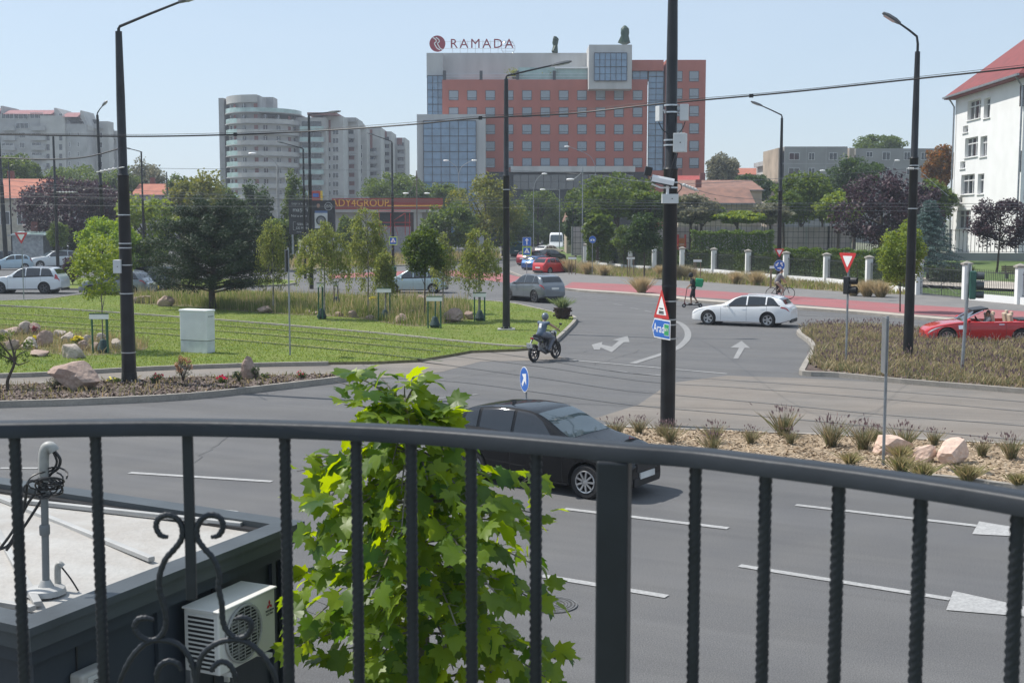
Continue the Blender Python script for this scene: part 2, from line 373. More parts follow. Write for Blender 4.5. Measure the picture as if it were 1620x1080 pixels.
# small gravelly bed under the grasses of the main lawn
BED = [(205, 482), (300, 489), (430, 500), (560, 507), (640, 520), (700, 517), (745, 505), (730, 484), (640, 477), (500, 474), (380, 470), (250, 470)]
sheet('planting_bed', None, M_SOIL, .138, pts=smooth_line([G(x, y) for x, y in BED], 4, True))
BED2 = [(-60, 540), (0, 552), (60, 562), (130, 567), (200, 562), (235, 553), (200, 540), (120, 532), (40, 526), (-60, 524)]
sheet('planting_bed', None, M_SOIL, .106, pts=smooth_line([G(x, y) for x, y in BED2], 4, True))
ML = [(-300, 664), (-100, 650), (0, 645), (130, 641), (300, 632), (430, 618), (554, 602.5), (545, 599), (522, 599), (411, 602), (300, 604), (200, 609), (93, 613), (0, 617), (-300, 632)]
MLI = island('mulch_bed', ML, M_MULCH, .18, .16, sm=3)
RI = [(1260, 528), (1275, 541), (1284, 553), (1276, 570), (1267, 586), (1269, 594), (1327, 597), (1424, 607), (1618, 623), (1900, 648), (2150, 672), (2150, 610), (1900, 575), (1620, 545), (1500, 532), (1400, 523), (1320, 518), (1280, 520)]
RII = island('mulch_island', RI, M_MULCH, .15, .18, sm=3)
NI = [(925, 682), (962, 680), (1000, 682), (1300, 694), (1620, 710), (1900, 726), (2150, 742), (2150, 835), (1900, 803), (1620, 779), (1500, 764), (1230, 742), (1033, 733), (950, 716), (915, 696)]
NII = island('sandy_island', NI, M_SAND, .13, .14, sm=3)
# far verges on the left and centre
island('verge', [(-200, 462), (0, 457), (100, 459), (200, 458), (330, 456), (455, 452), (455, 444), (330, 443), (0, 440), (-200, 440)], M_LAWN, .13, .16, sm=3)
island('verge', [(455, 427), (560, 424), (640, 421), (740, 417), (790, 411), (790, 401), (700, 402), (455, 408)], M_SOIL, .13, .2, sm=3)
# pavement, bike lane and bed on the far right side of the road
KL = [(800, 428), (838, 443), (895, 459), (997, 467), (1050, 472), (1100, 478), (1268, 490), (1360, 497), (1472, 507), (1620, 520), (1900, 547), (2200, 580)]
FL = [(850, 409), (880, 415), (925, 421), (1035, 427.5), (1128, 433), (1243, 442), (1374, 455), (1452, 465), (1527, 473), (1612, 481), (1900, 510), (2200, 545)]
KP = smooth_line([G(x, y) for x, y in KL], 4); FP = smooth_line([G(x, y) for x, y in FL], 4)
sheet('pavement', None, M_WALK, .12, pts=KP+FP[::-1])
mb = MB()
for i in range(len(KP)-1): mb.bar(KP[i]+Vector((0, -.05, .06)), KP[i+1]+Vector((0, -.05, .06)), .2, .145, up=(0, 0, 1))
struct('kerb', mb, M_KERB)
mb = MB(); strip(mb, [p+Vector((.1, .75, 0)) for p in KP[4:]], 1.1, .124); struct('kerb_paving', mb, M_PAVE, fixn=False)
RT = [(905, 446), (1050, 452), (1100, 458), (1268, 469), (1445, 482), (1620, 492), (1900, 515), (2200, 548)]
RB = [(2200, 571), (1900, 537), (1620, 509), (1445, 497), (1268, 482), (1100, 470), (1050, 465.5), (890, 455)]
def lift(px, z): return [G(x, y, z) for x, y in px]
sheet('bike_lane', None, M_RED, .128, pts=lift(RT, .128)+lift(RB, .128))
mb = MB()
strip(mb, lift(RT, .13), .12, .134); strip(mb, lift(RB[::-1], .13), .12, .134)
MID = [((a[0]+b[0])/2, (a[1]+b[1])/2) for a, b in zip(RT, RB[::-1])]; MP = smooth_line(lift(MID, .13), 8)
for i in range(0, len(MP)-2, 3): strip(mb, MP[i:i+2], .1, .134)
struct('bike_lane_lines', mb, M_LINE2, fixn=False)
sheet('bike_crossing', [(520, 434), (600, 430), (700, 427), (800, 433), (830, 440), (880, 452), (800, 447), (700, 435), (600, 437), (520, 441)], M_RED, .008)
BD = [(862, 413), (925, 421), (1035, 428), (1128, 434), (1243, 443), (1374, 456), (1440, 464), (1440, 466), (1374, 464), (1243, 455), (1128, 447), (1035, 441), (925, 434), (862, 425)]
sheet('planting_strip', None, M_SOIL, .128, pts=lift(BD, .128))
# park behind the fence rising to the school wall
mb = MB(); A = FP; n = len(A)
B = [Vector((p.x*1.62 if p.x > 0 else p.x, p.y*1.0+46, 1.0)) for p in A]
mb.add([(p.x, p.y, .1) for p in A]+[tuple(q) for q in B], [(i, i+1, n+i+1, n+i) for i in range(n-1)])
struct('park_ground', mb, M_PARK)
mb = MB(); mb.add([tuple(b) for b in B]+[(b.x, b.y+120, 1.0) for b in B], [(i, i+1, n+i+1, n+i) for i in range(n-1)])
struct('upper_ground', mb, M_FARG)

# ------------------------------------------------------------------ road markings
mb = MB()
for p, q in [((205, 748), (430, 762)), ((893, 805), (1152, 836)), ((857, 911), (1055, 944)), ((1259, 799), (1545, 832)), ((1170, 895), (1503, 948)),
             ((0, 741), (60, 741)), ((520, 868), (655, 884)), ((560, 772), (690, 786))]: mark(mb, p, q, .15)
mb.add([tuple(G(x, y, .012)) for x, y in [(1549, 824), (1538, 844), (1731, 854)]], [(0, 1, 2)])
mb.add([tuple(G(x, y, .012)) for x, y in [(1508, 934), (1497, 964), (1738, 984)]], [(0, 1, 2)])
strip(mb, [G(906, 570), G(1150, 591.5)], .13, .012); 
struct('lane_markings', mb, M_LINE, fixn=False)
mb = MB()
mb.add([tuple(G(x, y, .012)) for x, y in [(1173, 539), (1187, 550.5), (1178, 550), (1168, 567), (1160, 567), (1169, 550), (1155, 550)]], [(0, 1, 2, 3, 4, 5, 6)])
mb.add([tuple(G(x, y, .012)) for x, y in [(936, 545), (953, 540.5), (952, 545), (968, 548), (979, 539), (969, 537.5), (993, 531), (996, 541), (987, 541), (968, 557), (961, 554), (950, 549.5), (949, 553), (940, 553)]], [tuple(range(14))])
strip(mb, smooth_line([G(*p) for p in [(1058, 506), (1075, 511), (1086, 521), (1088, 533), (1079, 545), (1062, 555), (1001, 575)]], 5), .28, .012)
for p, q in [((930, 473.5), (947, 475.5)), ((971, 481), (985, 483)), ((997, 487), (1011, 489.5)), ((1020, 491.5), (1031, 494)), ((1268, 498), (1302, 500)), ((1285, 508), (1322, 505)),
             ((900, 469), (1085, 484)), ((1340, 506), (1475, 517)), ((1475, 517), (1600, 531)), ((655, 635), (755, 624)), ((962, 586), (992, 589)), ((1000, 591), (1045, 594)),
             ((460, 446), (560, 444)), ((580, 444), (660, 442)), ((0, 470), (60, 470)), ((1290, 514), (1330, 511))]: mark(mb, p, q, .13)
struct('worn_markings', mb, M_LINE2, fixn=False)
# sealed cracks in the asphalt
mb = MB(); rr = random.Random(3)
for a, b in [((900, 560), (1040, 540)), ((560, 560), (640, 640)), ((700, 600), (820, 585)), ((940, 577), (1020, 552)), ((300, 735), (395, 668))]:
    pa, pb = G(*a), G(*b); P = [pa.lerp(pb, i/14)+Vector((rr.uniform(-.1, .1), rr.uniform(-.15, .15), 0)) for i in range(15)]; strip(mb, P, .015, .009)
struct('asphalt_cracks', mb, mat('crack_tar', (.07, .07, .07), .6), fixn=False)
# manhole cover
p = G(872, 957); t = thing('manhole_cover', (p.x, p.y, 0), 'round iron manhole cover with concentric rings sunk in the near carriageway', 'manhole cover')
mb = MB(); mb.lathe([(0.0, .008), (.24, .008), (.24, .014), (.27, .014), (.27, .006)], 32)
mb.build('lid', mat('cast_iron', (.10, .095, .09), .6, .3, .2, 20), t, smooth=True)
mb = MB()
for r in (.05, .1, .15, .2, .235, .29, .33): mb.lathe([(r-.012, .010), (r-.012, .019), (r+.012, .019), (r+.012, .010)], 32, cap=False)
mb.build('ring', mat('worn_iron', (.2, .195, .19), .5, .4, .2, 20), t)

# ------------------------------------------------------------------ scattered bark, litter and lawn blades
def inside(p, P):
    c = False; n = len(P); j = n-1
    for i in range(n):
        if ((P[i][1] > p[1]) != (P[j][1] > p[1])) and p[0] < (P[j][0]-P[i][0])*(p[1]-P[i][1])/(P[j][1]-P[i][1])+P[i][0]: c = not c
        j = i
    return c
def scatter(P, n, rnd, xr=None):
    xs = [p[0] for p in P]; ys = [p[1] for p in P]; x0, x1 = (min(xs), max(xs)) if not xr else xr
    out = []
    while len(out) < n:
        q = (rnd.uniform(x0, x1), rnd.uniform(min(ys), max(ys)))
        if inside(q, P): out.append(q)
    return out
def chips(name, P, n, z, s, m, xr=None, seed=1, flat=.6):
    rnd = random.Random(seed); mb = MB()
    for x, y in scatter(P, n, rnd, xr):
        a = rnd.uniform(0, 2*pi); l = s*rnd.uniform(.5, 1.4); w_ = l*rnd.uniform(.3, .6)
        u = Vector((cos(a), sin(a), rnd.uniform(-flat, flat))).normalized()*l; v = Vector((-sin(a), cos(a), rnd.uniform(-flat, flat))).normalized()*w_
        c = Vector((x, y, z+rnd.uniform(0, .04)))
        mb.add([c-u-v, c+u-v, c+u+v, c-u+v], [(0, 1, 2, 3)])
    o = mb.build(name, m, fixn=False); o['kind'] = 'stuff'; return o
chips('bark_chips', MLI, 16000, .155, .055, M_CHIP, (-24, -5), 1)
chips('bark_chips', RII, 12000, .125, .06, M_CHIP, (10, 22), 2)
M_LITTER = leaf_mat('soil_litter', (.22, .16, .10), (.46, .37, .27), 0, .9)
chips('soil_crumbs', NII, 9000, .105, .035, M_LITTER, (1.5, 13), 4)
# ================================================================== POLES, SIGNS, BOXES, WIRES
M_POLE = mat('pole_black', (.022, .024, .028), .38, .2, .25, 2, .15, 30)
M_POLE2 = mat('pole_anthracite', (.035, .04, .047), .45, .2, .2, 2)
M_GALV = mat('galvanised_steel', (.34, .36, .38), .45, .6, .18, 4, .1, 40)
M_BAND = mat('steel_band', (.55, .57, .6), .3, .8, .1, 8)
M_CONC = mat('concrete_grey', (.42, .41, .39), .85, 0, .15, 2, .4, 30)
M_LAMPH = mat('lamp_head_grey', (.16, .17, .18), .4, .3, .1, 4)
M_LENS = glass_mat('lamp_lens', (.5, .5, .48), .1)
M_WHITE = mat('white_enamel', (.80, .80, .80), .4, 0, .03, 5, coat=.3)
M_BOXW = mat('plastic_cabinet', (.62, .64, .64), .5, 0, .06, 3)
M_BLACK = mat('black_plastic', (.02, .02, .022), .45, 0, .2, 6)
M_SRED = mat('sign_red', (.55, .03, .035), .35, 0, .08, 6, coat=.3)
M_SBLUE = mat('sign_blue', (.02, .13, .50), .35, 0, .08, 6, coat=.3)
M_SLIME = mat('sign_lime', (.55, .80, .05), .35, 0, .05, 6)
M_SGREEN = mat('sign_green', (.03, .32, .12), .35, 0, .08, 6)
M_SBACK = mat('sign_back_grey', (.25, .26, .27), .5, .5, .1, 4)
M_TLG = mat('signal_green', (.035, .12, .09), .45, 0, .15, 6)
M_WIRE = mat('wire_dark', (.03, .032, .035), .5, .3, .1, 3)
M_WIRE2 = mat('wire_grey', (.14, .15, .16), .5, .3, .1, 3)
M_INSU = mat('insulator_pale', (.6, .6, .58), .4, 0, .1, 5)

def lamp_head(t, p, d, L=.75, m=M_LAMPH):
    """flat road lantern at point p pointing along d"""
    d = Vector(d).normalized(); a = d.cross(Vector((0, 0, 1))).normalized(); u = a.cross(d).normalized()
    mb = MB(); P = Vector(p)
    prof = [(0, .05, .05), (.12, .1, .06), (.3, .15, .075), (.75, .16, .07), (1, .09, .035)]
    vs = []
    for s, w_, h in prof:
        c = P+d*L*s
        for x, y in ((-1, 0), (-.7, 1), (.7, 1), (1, 0), (.8, -.6), (-.8, -.6)): vs.append(c+a*w_*x+u*h*y)
    mb.add(vs, [(i*6+j, i*6+(j+1) % 6, i*6+6+(j+1) % 6, i*6+6+j) for i in range(4) for j in range(6)]+[tuple(range(6)), tuple(range(24, 30))])
    h = mb.build('lamp_head', m, t, smooth=True)
    mb = MB(); c = P+d*L*.58-u*.05
    mb.add([c-d*L*.28-a*.11, c+d*L*.3-a*.11, c+d*L*.3+a*.11, c-d*L*.28+a*.11, c-d*L*.28-a*.11-u*.012, c+d*L*.3-a*.11-u*.012, c+d*L*.3+a*.11-u*.012, c-d*L*.28+a*.11-u*.012],
           [(0, 1, 2, 3), (4, 5, 6, 7), (0, 1, 5, 4), (1, 2, 6, 5), (2, 3, 7, 6), (3, 0, 4, 7)])
    mb.build('lens', M_LENS, h)
def pole(px, py, ytop, label, arm=None, r=.17, rt=.085, step=.42, lamp=True, plate=None, bands=(), m=M_POLE, group='black street poles with lamps around the junction', Y=None, arm2=None, lean=0, L=.75, tp_=.82):
    """stepped steel mast; arm = (photo x, y of arm end, y of elbow) in its own vertical plane"""
    p = G(px, py) if Y is None else Vector((at(px, 400, Y).x, Y, 0))
    top = zat(ytop, p)
    t = thing('street_lamp', p, label, 'street lamp' if lamp else 'pole', group)
    mb = MB(); zs = top*step if step else top
    if step:
        mb.lathe([(r, 0), (r*tp_, zs), (r*tp_+.015, zs+.03), (r*tp_*.84, zs+.1), (r*tp_*.78, top*.82), (rt*.95, top)], 16)
        # a joint collar low down
        mb.lathe([(r*(1-.55*(1-tp_))+.006, zs*.55), (r*(1-.55*(1-tp_))+.006, zs*.56)], 16, cap=False)
    else: mb.lathe([(r, 0), (rt, top)], 12)
    if lean: 
        for i, v in enumerate(mb.v): mb.v[i] = (v[0]+lean*v[2], v[1], v[2])
    mb.build('mast', m, t, smooth=True, sharp=40)
    if plate:
        mb = MB()
        if plate == 1: mb.box((0, 0, .07), (r*4.6, r*4.0, .22))
        else: mb.bx(-r*1.5, r*2.6, -r*1.2, r*1.4, .0, plate)
        mb.build('footing', M_WHITE if plate != 1 else M_CONC, t, bevel=.01)
        mb = MB(); mb.lathe([(r*1.55, .16), (r*1.55, .2), (r*1.08, .2), (r*1.02, .45)], 16); mb.build('base_flange', m, t, smooth=True)
        for a in range(6):
            mb2 = MB() if a == 0 else mb2
            mb2.lathe([(.022, .2), (.022, .27)], 6, (r*1.35*cos(a*pi/3), r*1.35*sin(a*pi/3), 0))
        mb2.build('anchor_bolts', M_BAND, t)
    for bz in bands:
        z = zat(bz, p); rr_ = r*(1-(1-tp_)*z/zs) if (z < zs and step) else r*tp_*.84
        mb = MB(); mb.lathe([(rr_+.004, z-.015), (rr_+.012, z-.015), (rr_+.012, z+.015), (rr_+.004, z+.015)], 16)
        for i, v in enumerate(mb.v): mb.v[i] = (v[0]+lean*v[2], v[1], v[2])
        mb.build('steel_band', M_BAND, t, smooth=True)
    for A in (arm, arm2):
        if not A: continue
        (ax, ay), ey = A[0], A[1]; e = at(ax, ay, p.y)-p; k = at(px, ey, p.y).z
        top_x = lean*top
        pts = [(top_x, 0, top-.3), (top_x, 0, (top+k)/2), (top_x+.04*(1 if e.x > 0 else -1), 0, k), (e.x*.5+top_x*.5, -.0, (k+e.z)/2), (e.x, 0, e.z)]
        mb = MB(); mb.tube(pts, [.05, .045, .042, .038, .034], 8); mb.build('arm', m, t, smooth=True)
        if lamp: lamp_head(t, (e.x, 0, e.z), (e.x-pts[3][0], 0, (e.z-pts[3][2])*(.9)), L)
    return t, p, top
P_A, pA, tA = pole(205, 613, 50, 'tall black lamp post standing in the bark bed at the left with a white box', ((283, 4), 42), .215, .10, .60, tp_=.74, plate=.10, bands=(385, 392, 419, 464, 557, 604, 340))
P_B, pB, tB = pole(801, 526, 125, 'black lamp post on a square concrete footing near the tip of the main lawn', ((872, 104), 120), .165, .09, .62, plate=1, bands=(300,), L=.9)
P_C, pC, tC = pole(1056, 674, -60, 'thick black mast in the sandy island carrying a camera, boxes and the blue arrow sign', None, .18, .11, .56, tp_=.93, lamp=False, bands=(476, 505, 513, 535))
P_D, pD, tD = pole(1436, 573, 82, 'black lamp post rising from the bark island behind the traffic lights', ((1424, 38), 58), .175, .09, .66, bands=(262, 330), L=.7)
P_E, pE, tE = pole(1231, 474, 187, 'black lamp post beside the bike lane carrying yield and roundabout signs', ((1206, 168), 182), .15, .08, .60)
P_F, pF, tF = pole(493, 457, 183, 'black lamp post in front of the dark billboard, the taller of the pair there', ((519, 178), 181), .15, .09, .66, L=.9)
P_G, pG, tG = pole(483, 441, 236, 'slimmer black lamp post overlapping the billboard with its arm to the left', ((450, 227), 235), .12, .07, .7, L=.7)
P_H, pH, tH = pole(622, 430, 226, 'black lamp post carrying a blue crossing sign before the red fronted shop', ((592, 214), 224), .14, .08, .6, L=.7)
P_I, pI, tI = pole(167, 458, 182, 'black lamp post rising behind the round bright green shrub', ((162, 168), 178), .16, .09, .6, lean=-.015, L=.5)
P_J, pJ, tJ = pole(92, 432, 216, 'black mast without lamp among the parked cars at left', None, .16, .1, .6, lamp=False)
P_K, pK, tK = pole(10, 421, 205, 'thick black mast with flared foot at the left edge of the view', None, .25, .16, .6, lamp=False, lean=-.02, group=None)
mb = MB(); mb.lathe([(.62, 0), (.3, .7), (.26, 1)], 14); mb.build('flared_foot', M_POLE, P_K, smooth=True)
P_L, pL, tL = pole(20, 415, 256, 'slim black mast in front of the tiled house at left', None, .1, .07, 0, lamp=False)
P_M, pM, tM = pole(229, 432, 240, 'black lamp post just right of the tall left post with a short arm', ((207, 236), 240), .12, .08, .6, L=.5)
P_N, pN, tN = pole(267, 400, 272, 'short dark mast above the distant tree crowns left of the pine', None, .12, .08, 0, lamp=False)
def white_lamp(px, py, ytop, ends, label, m=M_GALV, r=.07, ball=False, group='pale lamp posts near the hotel'):
    p = G(px, py); top = zat(ytop, p); t = thing('street_lamp', p, label, 'street lamp', group)
    mb = MB(); mb.tube([(0, 0, 0), (0, 0, top)], [r, r*.7], 8); mb.build('mast', m, t, smooth=True)
    for ex, ey in ends:
        e = at(ex, ey, p.y)-p; mb = MB()
        mb.tube(smooth_line([(0, 0, top-.1), (e.x*.25, 0, top+(e.z-top)*.55), (e.x, 0, e.z)], 4), .045, 6); mb.build('arm', m, t, smooth=True)
        mb = MB(); d = 1 if e.x > 0 else -1
        mb.ball((e.x+d*.3, 0, e.z), (.42, .16, .12), 10, 6); mb.build('lamp_head', M_WHITE, t, smooth=True)
M_CPOLE = mat('concrete_pole', (.36, .36, .35), .8, 0, .2, 1.5)
white_lamp(442, 425, 262, [(404, 243)], 'grey concrete lamp post with a curved arm in front of the round tower', M_CPOLE, .17, group=None)
white_lamp(921, 423, 264, [(907, 284)], 'tall pale metal lamp mast beside the parked cars', group=None)
white_lamp(726, 400, 275, [(709, 254), (747, 254)], 'thin double armed pale lamp in front of the glazed hotel wing')
white_lamp(844, 400, 300, [(858, 275)], 'thin pale lamp with one raised arm before the dark hotel ground floor')
white_lamp(885, 402, 300, [(862, 300)], 'thin pale lamp whose arm points left across the dark hotel base')
white_lamp(941, 396, 262, [(900, 232)], 'thin pale lamp with the longest raised arm in front of the hotel')
white_lamp(660, 405, 270, [(672, 306), (646, 306)], 'brown lamp post with two globes right of the red fronted shop', mat('brown_post', (.16, .13, .11), .7), .1, group=None)
for i, (x, y, a, b) in enumerate([(1286, 400, 281, (1298, 270)), (1316, 400, 300, (1330, 281)), (1408, 400, 270, (1416, 254))]):
    white_lamp(x, y, a, [b], ['small pale lamp above the far left crowns before the grey flats', 'small pale lamp in front of the dark round tree by the grey flats', 'small pale lamp left of the orange tree by the school'][i], group='pale lamps before the grey flats')
# ---- equipment on poles
def hang(name, label, cat, p, group=None, rz=0): return thing(name, p, label, cat, group, rz)
def cyl(mb, p, q, r, n=10): mb.tube([p, q], r, n)
def cabinet(px0, px1, py0, py1, Y, d, label, rz=0, name='equipment_box', off=0, knob=True):
    a, b = at(px0, py1, Y), at(px1, py0, Y); c = (a+b)/2
    t = thing(name, (c.x, Y, a.z), label, 'equipment box', None, rz); w_, h = b.x-a.x, b.z-a.z
    mb = MB(); mb.box((0, 0, h/2), (w_, d, h)); mb.build('housing', M_BOXW, t, bevel=.008)
    if knob: mb = MB(); mb.lathe([(.0, 0), (.014, 0), (.014, .01), (0, .012)], 8, (w_*.1, -d/2-.006, h*.5), Matrix.Rotation(pi/2, 3, 'X')); mb.build('lock', M_BLACK, t)
    mb = MB(); mb.box((0, -d/2-.003, h/2), (w_*.93, .006, h*.95)); mb.build('door_panel', M_BOXW, t)
    return t
cabinet(1039, 1046, 168, 192, pC.y-.05, .16, 'narrow white antenna box bracketed on the left of the thick mast', .5, knob=False)
cabinet(1076, 1089, 165, 191, pC.y-.05, .16, 'narrow white antenna box bracketed on the right of the thick mast', -.3, knob=False)
cabinet(1066, 1086, 211, 241, pC.y-.28, .22, 'white control cabinet strapped to the right side of the thick mast', -.35)
t = cabinet(1047, 1073, 307, 322, pC.y-.3, .16, 'small white junction box clamped to the thick mast under the camera')
cabinet(181.5, 193, 411, 432, pA.y-.12, .3, 'white meter box fixed to the left side of the tall left lamp post')
mb = MB()
c = at(1056, 180, pC.y)
for z0 in (167, 178, 222, 230, 289, 297):
    z = at(1056, z0, pC.y).z; x = c.x
    mb.lathe([(.165, z-.018), (.178, z-.018), (.178, z+.018), (.165, z+.018)], 14, (pC.x, pC.y, 0))
for (ax, ay), (bx_, by) in [((1044, 175), (1056, 175)), ((1078, 175), (1066, 175))]:
    mb.tube([at(ax, ay, pC.y), at(bx_, by, pC.y)], .02, 6)
mb.build('clamp', M_BAND, P_C, world=True, smooth=True)
mb = MB()
for pts in [[(1042, 193), (1048, 205), (1057, 212), (1062, 218)], [(1084, 192), (1080, 203), (1074, 211)], [(1072, 242), (1068, 262), (1062, 282), (1061, 300)], [(1070, 242), (1063, 262), (1059, 284), (1058, 305)], [(1066, 290), (1076, 291), (1078, 298), (1072, 306), (1073, 318)]]:
    mb.tube(smooth_line([at(x, y, pC.y-.27) for x, y in pts], 5), .012, 6)
mb.build('cables', M_BLACK, P_C, world=True)
# camera on bracket
t = thing('traffic_camera', at(1050, 306, pC.y-.32), 'white tubular traffic camera with sun hood and black infrared lamp on the thick mast', 'camera')
mb = MB(); q = [at(x, y, pC.y-.35) for x, y in ((1031, 282), (1066, 289))]
d = (q[1]-q[0]).normalized(); Mx = Matrix([[d.x, 0, -d.z], [0, 1, 0], [d.z, 0, d.x]]); cc = (q[0]+q[1])/2
prof = [(-.072, -.075), (-.075, .03), (-.045, .085), (.045, .085), (.075, .03), (.072, -.075)]
L_ = (q[1]-q[0]).length/2; vs = [cc+Mx @ Vector((s*L_, y, z)) for s in (-1, 1) for y, z in prof]
mb.add(vs, [(i, (i+1) % 6, 6+(i+1) % 6, 6+i) for i in range(6)]+[tuple(range(6)), tuple(range(6, 12))]); mb.build('hood', M_WHITE, t, world=True, bevel=.005)
mb = MB(); mb.box(cc+Mx @ Vector((-.01, 0, -.055)), (L_*1.75, .12, .09), M=Mx); mb.build('body', M_BLACK, t, world=True)
mb = MB(); mb.lathe([(0, 0), (.045, 0), (.05, .03), (0, .031)], 12, q[0]-d*.0+Vector((0, 0, -.02)), (Mx @ Matrix.Rotation(-pi/2, 3, 'Y'))); mb.build('lens', glass_mat('camera_glass', (.01, .01, .015)), t, world=True)
a = at(1025.5, 271, pC.y-.35); mb = MB(); mb.box(a, (.17, .14, .2), M=Mx); mb.build('infrared_lamp', M_BLACK, t, world=True, bevel=.01)
mb = MB(); mb.tube([at(1031, 291, pC.y-.35), at(1045, 297, pC.y-.35), at(1060, 297, pC.y-.2)], .022, 6); mb.tube([at(1056, 294, pC.y-.33), at(1056, 307, pC.y-.3)], .035, 8); mb.build('bracket', M_WHITE, t, world=True, smooth=True)

# ---- signs
def tri(r, up=True, rot=0): return [(r*sin(rot+a+(0 if up else pi)), r*cos(rot+a+(0 if up else pi))) for a in (0, 2*pi/3, 4*pi/3)]
def rounded(P, rad, n=4):
    out = []; k = len(P)
    for i in range(k):
        p = Vector(P[i]); a = (Vector(P[i-1])-p).normalized()*rad; b = (Vector(P[(i+1) % k])-p).normalized()*rad
        for j in range(n+1):
            t = j/n; out.append(tuple((p+a)*(1-t)**2+p*2*t*(1-t)+(p+b)*t*t))
    return out
def circ(r, n=28): return [(r*cos(2*pi*i/n), r*sin(2*pi*i/n)) for i in range(n)]
def rect(w_, h): return [(-w_/2, -h/2), (w_/2, -h/2), (w_/2, h/2), (-w_/2, h/2)]
def sign(p, label, layers, rz=0, name='road_sign', group=None, post=None, pm=M_GALV, pr=.03, cat='road sign'):
    """p = centre of plate; layers = [(part name, outline, material, depth step)]; faces -Y before rz"""
    base = Vector((p[0], p[1], post if post is not None else p[2])); t = thing(name, base, label, cat, group, rz)
    h = p[2]-base.z
    for nm, P, m, k in layers:
        mb = MB(); Ps = P if isinstance(P[0], list) else [P]
        for q in Ps: mb.extr(q, (0, -.004*k, h), (1, 0, 0), (0, 0, 1), (0, -1, 0), .004)
        mb.build(nm, m, t)
    if post is not None:
        mb = MB(); mb.tube([(0, .045, 0), (0, .045, h+.25)], pr, 8); mb.build('post', pm, t, smooth=True)
    return t
YIELD = lambda r: [('plate', rounded(tri(r, False), r*.16), M_SRED, 1), ('white_field', rounded(tri(r*.55, False), r*.08), M_WHITE, 2), ('plate_back', rounded(tri(r, False), r*.16), M_SBACK, 0)]
def arrow(s, w_=.22, hd=.5, hw=.5):          # upward arrow outline of height s
    return [(-w_*s/2, -s/2), (w_*s/2, -s/2), (w_*s/2, s/2-hd*s), (hw*s*.9, s/2-hd*s), (0, s/2), (-hw*s*.9, s/2-hd*s), (-w_*s/2, s/2-hd*s)]
def rot2(P, a, dx=0, dy=0): return [(x*cos(a)-y*sin(a)+dx, x*sin(a)+y*cos(a)+dy) for x, y in P]
def at_w(px, py, Y): return at(px, py, Y)
p = G(38, 478); c = at(34, 374, p.y); c.x = p.x-.02
sign(c, 'white and red yield triangle on a thin grey post at the left lawn edge', YIELD(.46), post=.0)
sign(at(1233, 398, pE.y-.19), 'yield triangle fixed above the round blue sign on the bike lane post', YIELD(.36))
RB_ = [rot2([(-.16, -.03), (.02, -.07), (.02, -.14), (.17, -.02), (.03, .11), (.03, .03), (-.13, .05)], a*2*pi/3+.4, .17*cos(a*2*pi/3+pi/2+.4)*.9, .17*sin(a*2*pi/3+pi/2+.4)*.9) for a in range(3)]
sign(at(1233, 420, pE.y-.19), 'round blue roundabout sign with three white arrows below a yield triangle', [('plate', circ(.34), M_WHITE, 1), ('blue_field', circ(.325), M_SBLUE, 2), ('arrows', [rot2([(-.13, -.02), (.03, -.05), (.03, -.12), (.15, 0), (.03, .1), (.03, .035), (-.12, .05)], a*2*pi/3, .16*cos(a*2*pi/3-pi/2), .16*sin(a*2*pi/3-pi/2)) for a in range(3)], M_WHITE, 3)])
pp = G(1332, 583); sc = 1
sign(at(1341, 411, pp.y-.02)+Vector((-.0, 0, 0)), 'narrow turned yield triangle above the black traffic light', YIELD(.46), rz=-1.05, post=.12, pr=.035)
def signal(px, py, dirx, label, m, side, n=3, Y=46, s=1.0, gp=None):
    c = at(px, py, Y); t = thing('traffic_light', c, label, 'traffic light', gp, side)
    mb = MB(); mb.box((0, 0, 0), (.26*s, .20*s, .30*n*s)); mb.build('housing', m, t, bevel=.03)
    for k in range(n):
        z = (.30*(n-1)/2-.30*k)*s; mb = MB()
        M0 = Matrix.Rotation(pi/2, 3, 'X')
        mb.lathe([(.11*s, 0), (.12*s, .09*s), (.115*s, .24*s), (.105*s, .24*s), (.108*s, .09*s), (.10*s, .02)], 14, (0, -.10*s, z), M0, cap=False)
        h = mb.build('visor', M_BLACK if m is M_BLACK else mat('visor_grey', (.07, .085, .09), .45), t, smooth=True, fixn=False)
        mb = MB(); mb.lathe([(0, .0), (.1*s, .0), (.0, .03)], 14, (0, -.105*s, z), M0); mb.build('lens', glass_mat(['lens_red', 'lens_amber', 'lens_green'][k % 3], [(.12, .01, .01), (.13, .07, .01), (.01, .1, .05)][k % 3], .2), h)
    return t
signal(1340, 451, 1, 'black two lamp traffic light on a post under the turned yield triangle', M_BLACK, 1.0, 2, pp.y-.12, .98)
pq = G(1521, 596)
t = thing('signal_post', pq, 'grey steel post holding the green traffic light at right', 'post'); tp = zat(417, pq)
mb = MB(); mb.lathe([(.055, 0), (.05, tp), (0, tp+.02)], 12)
for i, v in enumerate(mb.v): mb.v[i] = (v[0]+.035*v[2], v[1], v[2])
mb.build('tube', M_GALV, t, smooth=True)
signal(1539, 451, 1, 'green three lamp traffic light facing right on the grey post', M_TLG, 1.25, 3, pq.y-.1, .98)
